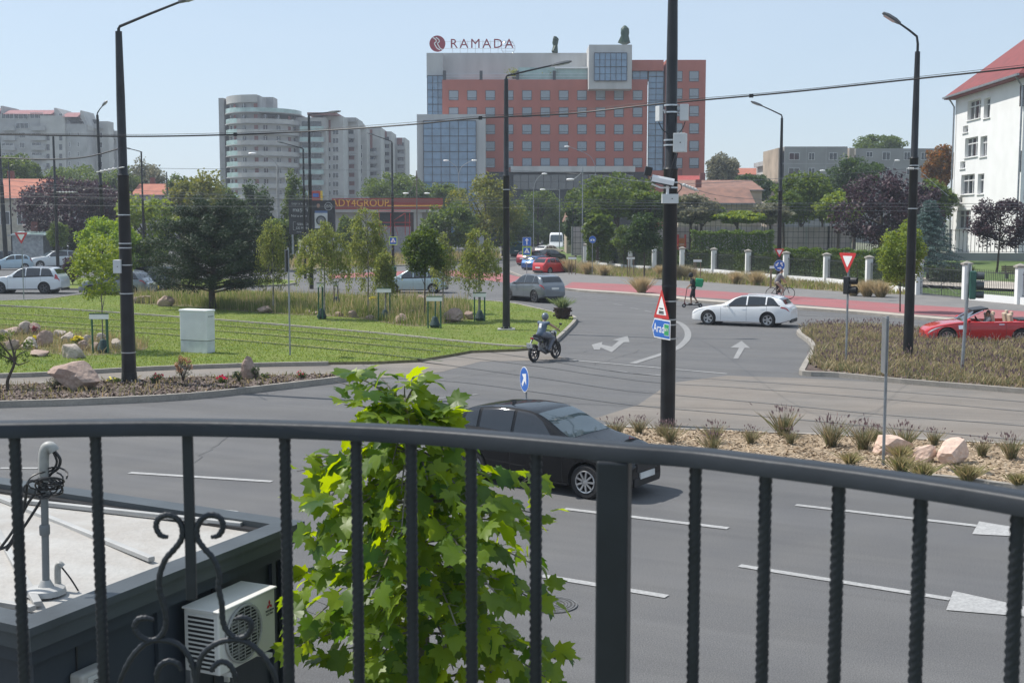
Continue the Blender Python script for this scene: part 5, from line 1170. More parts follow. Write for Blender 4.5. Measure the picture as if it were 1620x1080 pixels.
block('set back sandy stair bay between the two grey flats', YR+6, 1340, 1352, 234, [], m=M_PANELS, d=10, nm='apartment_block')
block('pale house with grey roof seen left of the grey flats', 250, 1209, 1232, 262, [(1220, 275, 300, 14, 1.6, 1.3)], m=M_PALE, d=10, roof=(1208, 1233, 255, 262, M_BGREY), nm='house')
# ---- low tiled houses
def house(label, Y, x0, x1, yr, ye, m=M_TILE, wall=M_PALE, d=9, hip=.12, yb=400, nm='house', ridge=None, wins=()):
    """ridge row yr, eaves row ye, between photo columns x0 and x1"""
    a, b = at(x0, ye, Y), at(x1, ye, Y); cx_ = (a.x+b.x)/2; t = thing(nm, (cx_, Y, 0), label, 'house'); w_ = (b.x-a.x)/2; zr = at(x0, yr, Y+d/2).z
    mb = MB(); mb.bx(-w_+.3, w_-.3, .4, d-.4, -.3, a.z); mb.build('wall', wall, t)
    hx = w_*(1-hip*2); mb = MB(); e = a.z-.1
    mb.add([(-w_, 0, e), (w_, 0, e), (w_, d, e), (-w_, d, e), (-hx, d/2, zr), (hx, d/2, zr)], [(0, 1, 5, 4), (1, 2, 5), (2, 3, 4, 5), (3, 0, 4), (0, 3, 2, 1)]); r_ = mb.build('roof', m, t)
    mb = MB(); mb.bar((-w_, -.03, e+.02), (w_, -.03, e+.02), .12); mb.build('gutter', M_GALV, r_)
    mb = MB(); mb.bx(-hx*.4, -hx*.4+.7, d/2+.3, d/2+.9, zr-1, zr+1.0); mb.build('chimney', M_BROWN, r_)
    for (x, y, ww, hh) in wins: window(t, x, y, ww, hh, Y+.36, M_FRW, M_WGL, bars=2)
    return t
house('long cream house with orange tiled roof at the left edge', 150, -60, 66, 283, 313, wall=mat('cream_wall', (.48, .44, .36), .85), hip=.03, d=12, wins=[(8, 345, 1.2, 1.6), (35, 345, 1.2, 1.6)])
house('house with orange tiled roof between the tall left lamp post and the pine', 190, 206, 262, 291, 308, hip=.02, wall=mat('lilac_wall', (.42, .38, .44), .85))
house('brown tiled house roof right behind the thick mast', 165, 1075, 1210, 285, 300, M_TILE2, M_PANELS, d=12, hip=.06)
house('grey brown tiled roof with gable in front of the brown tiled house', 150, 1070, 1196, 297, 322, M_TILE2, M_PANELS, d=8, hip=.02)
house('small brown roofed house behind the walnut tree near the parked cars', 158, 893, 930, 334, 350, M_TILE2, M_PANELS, d=8)
house('distant tiled roof beside the left crown right of the hotel', 260, 1150, 1212, 266, 276, M_TILE, M_PALE, d=10)
house('small bright red roof at the foot of the hotel', 200, 1060, 1118, 278, 294, mat('red_sheet_roof', (.40, .07, .06), .6), M_PALE, d=8, hip=.03)
house('low pale shed with flat roof among the cars at left', 128, 12, 70, 366, 371, M_BALG, M_GALV, d=6, nm='shelter', hip=.02)
# ---- red fronted shop
YS = 172
t = thing('shop', (at(620, 400, YS).x, YS, 0), 'shop with long dark red fascia lettered ADY4GROUP and a scaffolded bay', 'shop')
M_FAS = mat('fascia_red', (.30, .035, .025), .5, 0, .1, .4)
Wp(t, 'wall', 525, 705, 334, 420, YS+.6, 10, M_PALE); Wp(t, 'fascia', 525, 700, 313.5, 331, YS-.6, 1.4, M_FAS); Wp(t, 'fascia_base', 525, 700, 331, 336, YS-.5, 1.3, M_PALE)
Wp(t, 'recess', 596, 655, 336, 376, YS+.3, .3, M_CANOPY); Wp(t, 'pier', 655, 668, 336, 420, YS-.3, 1, M_PALE); Wp(t, 'lower_wall', 590, 650, 358, 420, YS, .3, mat('lilac_grey', (.34, .33, .36), .8)); Wp(t, 'door', 643, 653, 340, 372, YS+.2, .1, mat('brown_door', (.10, .045, .04), .6))
MY = mat('lettering_amber', (.9, .46, .06), .5); Wp(t, 'stripe', 613, 700, 324.5, 326.5, YS-.66, .05, MY)
c = at(570, 321.5, YS-.66)-t.location; text('lettering', 'ADY4GROUP', 1.42, MY, t, c, FACE, .05, sx=.93, space=1.02); 
mb = MB(); q = lambda x, y: at(x, y, YS-1.2)-t.location
for x in (600, 618, 641, 648): mb.tube([q(x, 337), q(x, 372)], .05, 5)
for y in (334, 352, 358): mb.tube([q(598, y), q(650, y)], .05, 5)
for a, b in (((618, 352), (641, 337)), ((618, 358), (600, 372)), ((630, 372), (618, 337))): mb.tube([q(*a), q(*b)], .035, 5)
mb.build('scaffold', mat('scaffold_red', (.45, .03, .03), .5), t)
p = at(497, 316, YS-8); t = thing('pylon_sign', (p.x, p.y, 0), 'small yellow and red pylon sign rising above the dark billboard', 'sign')
Wp(t, 'board', 489, 509, 302, 340, YS-8, .3, mat('pylon_red', (.5, .06, .04), .5)); Wp(t, 'edge', 488, 490.5, 302, 340, YS-8.1, .3, mat('pylon_yellow', (.8, .55, .04), .5)); Wp(t, 'edge', 507.5, 510, 302, 340, YS-8.1, .3, mat('pylon_yellow', (.8, .55, .04), .5)); Wp(t, 'emblem', 495, 504, 306, 312, YS-8.1, .1, M_SBLUE)
Wp(t, 'post', 495, 503, 340, 400, YS-7.9, .2, M_FRD)
# ---- billboard with washing machine
YB = 104
t = thing('billboard', (at(493, 400, YB).x, YB, 0), 'dark billboard with white lettering and a washing machine picture', 'billboard')
Wp(t, 'panel', 457.5, 529.5, 317, 371, YB, .3, mat('billboard_ink', (.035, .033, .038), .5, 0, .1, 1)); MW = mat('billboard_white', (.55, .55, .55), .6)
for x in (463, 522): Wp(t, 'post', x-1.2, x+1.2, 371, 402, YB+.05, .2, M_GALV)
fy = YB-.03
for s_, px, py, sz in [('Lupi a ning', 473, 322, .30), ('maștri', 475, 332, .50), ('Noi a avem', 473, 341.5, .30), ('SERVICII', 479, 355, .28), ('DE MÂINI', 479, 361, .28), ('Bistrița', 473, 367, .14)]:
    text('lettering', s_, sz, MW, t, at(px, py, fy)-t.location, FACE, .006, sx=.95)
mb = MB(); q = lambda x, y: at(x, y, fy)-t.location
for a, b in (((464, 351), (468, 351)), ((464, 351), (464, 364)), ((464, 364), (468, 364))): mb.bar(q(*a), q(*b), .05, .02)
mb.build('bracket_mark', MW, t)
Wp(t, 'washing_machine', 498, 518, 337, 361, fy-.004, .03, MW); Wp(t, 'control_panel', 498, 518, 333.5, 337, fy-.004, .03, mat('panel_blue', (.10, .16, .32), .5))
for r_, m in ((.42, M_FRD), (.30, mat('drum_grey', (.22, .22, .23), .5)), (.08, MW)):
    mb = MB(); mb.lathe([(0, 0), (r_, 0), (r_, .02), (0, .02)], 24, q(508, 349)+Vector((0, -.012-.012*(.42-r_)*8, 0)), Matrix.Rotation(pi/2, 3, 'X')); mb.build('drum', m, t)
mb = MB(); mb.lathe([(.30, 0), (.33, 0), (.33, .02), (.30, .02)], 24, q(519.5, 326.5), Matrix.Rotation(pi/2, 3, 'X'), cap=False); mb.build('price_ring', MW, t); text('price', '25%', .34, MW, t, at(519.5, 326.5, fy)-t.location, FACE, .006)
mb = MB(); mb.ball(q(503.5, 325.5), (.14, .01, .18), 10, 7); mb.build('portrait', mat('portrait_skin', (.35, .2, .15), .6), t)
# ---- school
A_, B_ = Vector((49.3, 121, 0)), Vector((50.5, 143, 0)); D_ = Vector((72, 124, 0))
t = thing('school', (49.3, 121, 1), 'tall bright white school with red tiled hipped roof at the right edge', 'school')
def yface(px): # intersect the view ray with the sunlit left face
    k = (px-810)/FPX; s_ = (A_.x-k*A_.y)/(k*(B_.y-A_.y)-(B_.x-A_.x)); return s_
zE = 18.75; z0 = 1.0
nL = Vector((-(B_-A_).y, (B_-A_).x, 0)).normalized(); uL = (B_-A_).normalized(); LL = (B_-A_).length
def FPt(s, z, dpt=0): p = A_+uL*(LL*s)+nL*dpt; return Vector((p.x, p.y, z))-t.location
def zf(py, s): p = A_+uL*(LL*s); return at(810, py, p.y).z
openings = []
for (x0, x1, ya, yb) in [(1521, 1541.5, 158, 189), (1546.5, 1556.5, 155, 187), (1519, 1539, 217.5, 248.5), (1543, 1553.5, 215.5, 248), (1515, 1536, 276, 307.5), (1541, 1551, 275, 307), (1511, 1532, 332, 362), (1515, 1523, 199, 210), (1512.5, 1520.5, 255.5, 267), (1510, 1518, 312, 322)]:
    s1, s0 = yface(x0), yface(x1); sm = (s0+s1)/2; openings.append((s0, s1, zf(yb, sm), zf(ya, sm)))
ss = sorted({0, 1, *[o[0] for o in openings], *[o[1] for o in openings]}); zs = sorted({z0-.5, zE, *[o[2] for o in openings], *[o[3] for o in openings]})
mb = MB(); rec = .42
for i in range(len(ss)-1):
    for j in range(len(zs)-1):
        sm, zm = (ss[i]+ss[i+1])/2, (zs[j]+zs[j+1])/2
        if any(o[0] < sm < o[1] and o[2] < zm < o[3] for o in openings): continue
        mb.add([FPt(ss[i], zs[j]), FPt(ss[i+1], zs[j]), FPt(ss[i+1], zs[j+1]), FPt(ss[i], zs[j+1])], [(0, 1, 2, 3)])
for o in openings:
    q = [(o[0], o[2]), (o[1], o[2]), (o[1], o[3]), (o[0], o[3])]
    for a, b in zip(q, q[1:]+q[:1]): mb.add([FPt(*a), FPt(*b), FPt(*b, -rec), FPt(*a, -rec)], [(0, 1, 2, 3)])
mb.build('wall', M_BRIGHT, t, fixn=False)
for o in openings:
    w_ = (o[1]-o[0])*LL; n = 3 if w_ > 2.2 else 2 if w_ > 1.2 else 1; mb = MB()
    mb.add([FPt(o[0], o[2], -rec), FPt(o[1], o[2], -rec), FPt(o[1], o[3], -rec), FPt(o[0], o[3], -rec)], [(0, 1, 2, 3)]); wn = mb.build('window', M_WGL, t, fixn=False)
    mb = MB()
    for i in range(n+1):
        s_ = o[0]+(o[1]-o[0])*i/n; mb.bar(FPt(s_, o[2], -rec+.05), FPt(s_, o[3], -rec+.05), .12)
    for z in (o[2]+.05, o[3]-.05, o[3]-(o[3]-o[2])*.3): mb.bar(FPt(o[0], z, -rec+.05), FPt(o[1], z, -rec+.05), .12)
    mb.build('frame', M_FRW, wn)
    mb = MB(); mb.bar(FPt(o[0]-.006, o[2]-.05, .06), FPt(o[1]+.006, o[2]-.05, .06), .16, .08, up=(0, 0, 1)); mb.build('sill', M_BRIGHT, wn)
mb = MB(); a, b, c, d = A_-t.location, D_-t.location, D_+Vector((0, 24, 0))-t.location, B_-t.location
mb.add([(a.x, a.y, -1), (b.x, b.y, -1), (c.x, c.y, -1), (d.x, d.y, -1), (a.x, a.y, zE-1), (b.x, b.y, zE-1), (c.x, c.y, zE-1), (d.x, d.y, zE-1)], [(0, 1, 5, 4), (1, 2, 6, 5), (2, 3, 7, 6), (4, 5, 6, 7)]); mb.build('front_wall', M_BRIGHT, t, fixn=False)
e = zE-1; o_ = 1.0; mb = MB(); rz_ = 9.5
mb.add([(-o_, -o_, e), (23, 2, e), (23.5, 27, e), (d.x-o_, d.y+o_, e), (11, 13, e+rz_), (-o_, -o_, e-.3), (23, 2, e-.3), (23.5, 27, e-.3), (d.x-o_, d.y+o_, e-.3)], [(0, 1, 4), (1, 2, 4), (2, 3, 4), (3, 0, 4), (0, 5, 6, 1), (1, 6, 7, 2), (3, 8, 5, 0), (2, 7, 8, 3), (5, 8, 7, 6)]); rf = mb.build('roof', M_SROOF, t)
mb = MB(); mb.bar((-o_-.1, -o_-.1, e-.12), (d.x-o_-.1, d.y+o_, e-.12), .2); mb.build('gutter', M_GALV, rf)
for p_ in ((-.25, -.1), (d.x-.3, d.y-.4)):
    mb = MB(); mb.tube([(p_[0]-.7, p_[1], e-.2), (p_[0]-.4, p_[1], e-.6), (p_[0], p_[1], e-1.2), (p_[0], p_[1], -.5)], .09, 6); mb.build('downpipe', M_GALV, t)
for k, (px, py, w2) in enumerate([(1616.5, 310, 1.0), (1616.5, 260, .8)]):
    pass
for py in (152, 255, 300, 345):
    c_ = at(1640, py, 121.2)-t.location; mb = MB(); mb.bx(c_.x-1.6, c_.x+.8, .05, .3, c_.z-1, c_.z+1); mb.build('window', M_WGL, t)
# ---- lower school wall with railing and fences
def railing(name, pts, h, z0, label, base=0, cat='fence', step=.14, bm=M_FRD, r=.012, post=2.4, wall=M_PANEL, mesh=False, top=None):
    L0 = Vector(pts[0]); t = thing(name, (L0.x, L0.y, z0), label, cat)
    for i in range(len(pts)-1):
        a, b = Vector((*pts[i][:2], z0)), Vector((*pts[i+1][:2], z0)); n = max(1, int((b-a).length/post))
        if base: mb = MB(); mb.bar(a+Vector((0, 0, base/2)), b+Vector((0, 0, base/2)), .25, base, up=(0, 0, 1)); mb.build('base_wall', wall, t, world=True)
        mb = MB()
        for j in range(n+1): p_ = a.lerp(b, j/n); mb.box(p_+Vector((0, 0, base+h/2)), (.06, .06, h))
        mb.build('posts', bm, t, world=True)
        mb = MB(); k = int((b-a).length/step)
        for j in range(k): p_ = a.lerp(b, (j+.5)/k); mb.bar(p_+Vector((0, 0, base+.06)), p_+Vector((0, 0, base+h)), r*2)
        for zz in ([base+.12, base+h-.1] if not mesh else [base+h*q_/9 for q_ in range(10)]): mb.bar(a+Vector((0, 0, zz)), b+Vector((0, 0, zz)), r*2.2)
        mb.build('bars', bm, t, world=True)
    return t
wl = [G(1445, 412, 1.0), G(1620, 413, 1.0), G(1800, 416, 1.0)]
railing('fence', [(p.x, p.y) for p in wl], 2.2, 1.0, 'black railing on a grey base wall in front of the white school', base=.75, step=.35, r=.022, post=3)
wl = [G(1310, 401, 1.0), G(1445, 406, 1.0)]
railing('fence', [(p.x, p.y) for p in wl], 2.2, 1.0, 'black railing behind the hedge left of the blue spruce', base=.3, step=.35, r=.022, post=3)
def cwall(label, pts, ztop, zb=.8, th=.2, m=M_PANEL):
    t = thing('wall', (pts[0].x, pts[0].y, zb), label, 'wall'); mb = MB()
    for a, b in zip(pts, pts[1:]):
        a2, b2 = Vector((a.x, a.y, (zb+ztop)/2)), Vector((b.x, b.y, (zb+ztop)/2)); mb.bar(a2, b2, th, ztop-zb, up=(0, 0, 1))
    mb.build('slabs', m, t, world=True); mb = MB()
    for a, b in zip(pts, pts[1:]):
        n = int((b-a).length/2.2)
        for i in range(n+1): p_ = a.lerp(b, i/n); mb.bx(p_.x-.09, p_.x+.09, p_.y-.16, p_.y+.1, zb, ztop+.06)
    mb.build('joint_posts', M_SLAB, t, world=True); return t
M_CW = mat('pale_concrete_wall', (.50, .43, .44), .85, 0, .12, .8)
wpts = [Vector((at(905, 400, 140).x, 140, 0)), Vector((at(1100, 400, 139).x, 139, 0)), Vector((at(1310, 400, 138).x, 138, 0)), Vector((at(1345, 400, 138).x, 138, 0))]
cwall('pale concrete slab wall running behind the hedges of the park', wpts, at(0, 359, 139).z, m=M_CW)
railing('ball_court_fence', [(p.x, p.y-1.5) for p in wpts], 5.6, 1.0, 'tall thin black wire fence in front of the concrete slab wall', step=.55, r=.02, post=6, mesh=True)
# ---- white pillars with hedge and railings between
PX = [(926, 421), (946, 421.5), (967, 423), (997, 426), (1035, 428), (1079, 430.5), (1129, 433), (1183, 438), (1243, 443.5), (1307, 448), (1374, 456), (1452.5, 466), (1528, 473.5), (1612, 481), (1712, 491)]
PP = [G(x, y, .12) for x, y in PX]
p0 = PP[0]; t = None
for i, p_ in enumerate(PP):
    if t is None:
        t = thing('fence_pillar', p_, '', 'pillar', 'white pillars of the park fence'); mb = MB(); mb.box((0, 0, 1.05), (.42, .42, 2.1)); mb.build('shaft', M_BRIGHT, t)
        mb = MB(); mb.box((0, 0, 2.14), (.58, .58, .1)); mb.add([(-.27, -.27, 2.19), (.27, -.27, 2.19), (.27, .27, 2.19), (-.27, .27, 2.19), (0, 0, 2.32)], [(0, 1, 4), (1, 2, 4), (2, 3, 4), (3, 0, 4)]); mb.build('cap', M_KERB, t); FPIL = t; q = t
    else: q = dup(FPIL, p_)
    nb = ['leftmost white fence pillar, just right of the tall pale lamp mast', 'second white fence pillar from the left, beside the cycle sign', 'third white fence pillar from the left', 'fourth white fence pillar from the left by the name board', 'white fence pillar just left of the thick mast', 'white fence pillar just right of the thick mast above the courier', 'white fence pillar between the courier and the white estate car',
          'white fence pillar above the middle of the white estate car', 'white fence pillar behind the cyclist and bike lane post', 'white fence pillar just left of the black traffic light', 'white fence pillar right of the black traffic light', 'white gate pillar just right of the tall right lamp post', 'white gate pillar behind the green traffic light post', 'white fence pillar at the right edge of the view', 'white fence pillar beyond the right edge'][i]
    q['label'] = nb
mb = MB(); t = thing('fence', PP[0], 'low white base wall and dark railings linking the white pillars', 'fence')
for i in range(len(PP)-1):
    a, b = PP[i], PP[i+1]; d = (b-a).normalized()*.22; a2, b2 = a+d, b-d
    if i in (11,): continue
    mb.bar(a2+Vector((0, 0, .2)), b2+Vector((0, 0, .2)), .26, .4, up=(0, 0, 1))
mb.build('base_wall', M_BRIGHT, t, world=True)
for i in range(len(PP)-1):
    if i == 11: continue
    a, b = PP[i], PP[i+1]; d = (b-a).normalized()*.24; a2, b2 = a+d, b-d; mb = MB(); k = max(2, int((b2-a2).length/.15))
    for j in range(k): p_ = a2.lerp(b2, (j+.5)/k); mb.bar(p_+Vector((0, 0, .4)), p_+Vector((0, 0, 1.85)), .022)
    for z in (.5, 1.7): mb.bar(a2+Vector((0, 0, z)), b2+Vector((0, 0, z)), .035)
    mb.build('railing_panel', M_FRD, t, world=True)
a, b = PP[11], PP[12]; t = thing('gate', a, 'black wrought iron double gate with wavy bars between white pillars', 'gate'); d = (b-a).normalized()
for (s0, s1) in ((.24, (b-a).length/2-.02), ((b-a).length/2+.02, (b-a).length-.24)):
    mb = MB(); k = int((s1-s0)/.14)
    for j in range(k+1): p_ = a+d*(s0+(s1-s0)*j/k); mb.bar(p_+Vector((0, 0, .08)), p_+Vector((0, 0, 1.9-.12*sin(pi*j/k))), .024)
    for zz in (.1, 1.72): mb.bar(a+d*s0+Vector((0, 0, zz)), a+d*s1+Vector((0, 0, zz)), .04)
    for zz in (.45, .8): mb.tube([a+d*(s0+(s1-s0)*j/20)+Vector((0, -.02, zz+.16*sin(pi*j/10))) for j in range(21)], .016, 5)
    mb.build('leaf', M_FRD, t, world=True)
# benches, path and play frames seen through the railings
mb = MB(); A2 = [G(x, y, .5) for x, y in [(1440, 447), (1530, 452), (1620, 456), (1750, 466), (1750, 452), (1620, 443), (1530, 440), (1440, 436)]]
sheet('park_path', None, M_PAVE, 0.0, pts=A2); bpy.data.objects['park_path'].location.z = .42
t0 = None
for i, (px, py) in enumerate([(1510, 437), (1610, 441)]):
    p_ = G(px, py, .55)
    if t0 is None:
        t0 = thing('park_bench', p_, 'dark park bench seen through the left half of the gate', 'bench', 'benches in the park')
        for k in range(3): mb = MB(); mb.box((0, -.2+k*.16, .45), (2.2, .12, .04)); mb.build('seat_slat', M_BROWN if 0 else mat('bench_wood', (.12, .08, .06), .7), t0)
        for k in range(3): mb = MB(); mb.box((0, .28+k*.03, .6+k*.14), (2.2, .03, .11)); mb.build('back_slat', mat('bench_wood', (.12, .08, .06)), t0)
        for sx in (-.8, .8): mb = MB(); mb.box((sx, 0, .22), (.06, .5, .44)); mb.bar((sx, .27, .44), (sx, .38, 1.0), .05); mb.build('leg', M_FRD, t0)
    else: dup(t0, p_, label='dark park bench behind the rightmost railings')
t = thing('play_frame', G(1110, 398, .9), 'low red tube frame in the park behind the pillared fence', 'play equipment'); mb = MB(); mb.tube([(-1.3, 0, 0), (-1.3, 0, 1.5), (1.3, 0, 1.5), (1.3, 0, 0)], .05, 6); mb.build('frame', M_SRED, t)
t = thing('play_frame', G(1078, 404, .9), 'orange red climbing tower just right of the thick mast', 'play equipment'); mb = MB()
for x in (-.4, .4):
    for y in (-.4, .4): mb.bar((x, y, 0), (x, y, 2.3), .09)
mb.build('posts', M_SRED, t); mb = MB(); mb.box((0, 0, 1.1), (1, 1, .1)); mb.box((0, -.4, 1.6), (.7, .05, .6)); mb.build('platform', mat('orange_panel', (.6, .18, .05), .5), t)
# ================================================================== PLANTS
import numpy as np
def quads(name, V, m, parent=None, off=None):
    """V: (n,4,3) array of leaf quads -> one mesh"""
    n = len(V); V = V.reshape(-1, 3)
    if off is not None: V = V-np.array(off)
    me = bpy.data.meshes.new(name); me.vertices.add(n*4); me.vertices.foreach_set('co', V.astype(np.float32).ravel())
    me.loops.add(n*4); me.loops.foreach_set('vertex_index', np.arange(n*4, dtype=np.int32))
    me.polygons.add(n); me.polygons.foreach_set('loop_start', np.arange(0, n*4, 4, dtype=np.int32)); me.polygons.foreach_set('loop_total', np.full(n, 4, dtype=np.int32))
    me.update(calc_edges=True); me.materials.append(m); o = bpy.data.objects.new(name, me); C.objects.link(o)
    if parent: adopt(o, parent)
    return o
def leaf_quads(P, s, rng, asp=.6, up=.3, axis=None):
    n = len(P); N = rng.normal(size=(n, 3)); N[:, 2] = np.abs(N[:, 2])+up; N /= np.linalg.norm(N, axis=1)[:, None]
    A = rng.normal(size=(n, 3)) if axis is None else axis+rng.normal(size=(n, 3))*.25; A -= (A*N).sum(1)[:, None]*N; A /= np.linalg.norm(A, axis=1)[:, None]; B = np.cross(N, A)
    L = (s*rng.uniform(.6, 1.3, n))[:, None]; A = A*L*.5; B = B*L*.5*asp
    return np.stack([P-A, P+B-A*.1, P+A, P-B-A*.1], 1)
def crown_pts(n, r, rng, clump=.30, k=None, shell=.5, squash=1, bottom=-.75):
    """points gathered in clumps inside an ellipsoid of radii r"""
    k = k or 46; c = rng.normal(size=(k*3, 3)); c /= np.linalg.norm(c, axis=1)[:, None]; c *= (rng.uniform(shell**3, 1, len(c))**(1/3))[:, None]*(1-clump*.55); c = c[c[:, 2] > bottom][:k]
    w_ = rng.uniform(.4, 1, len(c)); idx = rng.choice(len(c), n, p=w_/w_.sum()); rad = rng.uniform(.6, 1.15, len(c))[idx]*clump
    d = rng.normal(size=(n, 3)); d /= np.linalg.norm(d, axis=1)[:, None]; d *= (rng.uniform(.1, 1, n)**.45*rad)[:, None]; d[:, 2] *= squash
    return (c[idx]+d)*np.array(r)
LM = {
 'mid': leaf_mat('leaf_mid_green', (.045, .085, .018), (.10, .15, .03)), 'dark': leaf_mat('leaf_dark_green', (.022, .05, .016), (.05, .09, .025)),
 'light': leaf_mat('leaf_light_green', (.10, .16, .025), (.19, .25, .05)), 'yellow': leaf_mat('leaf_yellow_green', (.085, .115, .025), (.17, .18, .04)),
 'purple': leaf_mat('leaf_purple', (.028, .016, .024), (.070, .036, .044), .18), 'orange': leaf_mat('leaf_orange', (.12, .09, .03), (.24, .13, .04)),
 'grey': leaf_mat('leaf_grey_green', (.10, .11, .07), (.17, .17, .11)), 'spruce': leaf_mat('needles_blue', (.055, .10, .095), (.12, .18, .165), .1),
 'pine': leaf_mat('needles_pine', (.014, .032, .014), (.036, .064, .026), .08), 'birch': leaf_mat('leaf_birch', (.10, .145, .035), (.21, .24, .075), .4),
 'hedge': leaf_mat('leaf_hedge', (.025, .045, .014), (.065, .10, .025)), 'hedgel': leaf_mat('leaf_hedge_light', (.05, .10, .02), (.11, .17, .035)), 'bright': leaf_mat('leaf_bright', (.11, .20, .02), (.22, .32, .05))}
M_BARK = mat('bark_brown', (.085, .065, .05), .9, 0, .3, 6, .8, 25); M_BARK2 = mat('bark_grey', (.22, .20, .18), .9, 0, .35, 5, .6, 20); M_BIRCH = mat('bark_birch', (.40, .38, .34), .85, 0, .4, 6, .4, 30, col2=(.10, .09, .08))
SEED = [100]
def tree(px, base, top, hw, col, label, Y=None, z0=0, n=5200, leaf=.26, trunk=.16, crown=None, clump=.34, group=None, name='tree', bark=None, k=46, asp=.65, bottom=-.75, lims=6, shell=.5, cpx=None, squash=.9):
    """tree standing at photo column px; crown between rows top and crown (its underside)"""
    SEED[0] += 1; rng = np.random.default_rng(SEED[0])
    p = G(px, base, z0) if Y is None else Vector((at(px, 400, Y).x, Y, z0))
    zt = at(810, top, p.y).z-z0; zb = (at(810, crown, p.y).z-z0) if crown else zt*.25; zb = max(.1, zb); rx = hw*(1.0 if name=='shrub' else 1.16)/ppm(p.y); rz = (zt-zb)/2*1.06; cz = (zt+zb)/2
    cx = 0 if cpx is None else (cpx-px)/ppm(p.y)
    t = thing(name, p, label, 'tree', group)
    mb = MB(); rr = random.Random(SEED[0]); bend = rr.uniform(-.15, .15)*rx*.4
    tp = smooth_line([(0, 0, -.1), (bend*.5+cx*.3, 0, max(.3, zb)*.6), (bend+cx*.8, 0, cz), (cx, 0, cz+rz*.55)], 4); mb.tube(tp, trunk, 8, r1=trunk*.25)
    mb.build('trunk', bark or M_BARK, t, smooth=True); mb = MB()
    for i in range(lims):
        a = rr.uniform(0, 2*pi); s = Vector((cx*.7+bend*.8, 0, zb*.7+(cz-zb*.7)*rr.uniform(.1, .8))); e = Vector((cx+rx*.72*cos(a), rx*.72*sin(a), cz+rz*rr.uniform(-.35, .6)))
        mb.tube(smooth_line([s, s.lerp(e, .5)+Vector((0, 0, rz*.08)), e], 3), trunk*.38, 5, r1=trunk*.08)
    mb.build('limbs', bark or M_BARK, t, smooth=True)
    P = crown_pts(n, (rx, rx*.95, rz), rng, clump, k, shell, squash, bottom)+np.array([cx, 0, cz])
    quads('crown', leaf_quads(P, leaf, rng, asp), LM[col], t); return t
# hedges
def hedge(label, pts, w_, z0, z1, col, n, leaf=.13, cat='hedge', wob=.12):
    SEED[0] += 1; rng = np.random.default_rng(SEED[0]); t = thing('hedge', (pts[0].x, pts[0].y, z0), label, cat); L = [0]
    for a, b in zip(pts, pts[1:]): L.append(L[-1]+(b-a).length)
    u = rng.uniform(0, L[-1], n); P = np.zeros((n, 3)); Lx = np.array(L); PX_ = np.array([p.x for p in pts]); PY_ = np.array([p.y for p in pts]); P[:, 0] = np.interp(u, Lx, PX_); P[:, 1] = np.interp(u, Lx, PY_)
    face = rng.integers(0, 3, n); v = rng.uniform(0, 1, n); bump = wob*np.sin(u*1.7+3*v)+wob*.7*np.sin(u*4.1+1.3)+rng.normal(size=n)*.05
    P[:, 1] += np.where(face == 0, -w_/2+bump*.6, np.where(face == 1, rng.uniform(-w_/2, w_/2, n), rng.uniform(-w_/2, 0, n))); P[:, 2] = np.where(face == 1, z1+bump, z0+(z1-z0)*v)
    quads('foliage', leaf_quads(P, leaf, rng, .7), LM[col], t, off=(pts[0].x, pts[0].y, z0))
    mb = MB(); rs = random.Random(2)
    for i in range(int(L[-1]/.6)):
        s = i*.6; x = np.interp(s, Lx, PX_)-pts[0].x; y = np.interp(s, Lx, PY_)-pts[0].y; mb.tube([(x, y, 0), (x+rs.uniform(-.2, .2), y+rs.uniform(-.1, .1), (z1-z0)*.9)], .03, 4)
    mb.build('stems', M_BARK, t); return t
hp = lambda *q: [Vector((at(x, 400, Y).x, Y, 0)) for x, Y in q]
BGT = 'trees behind the junction'
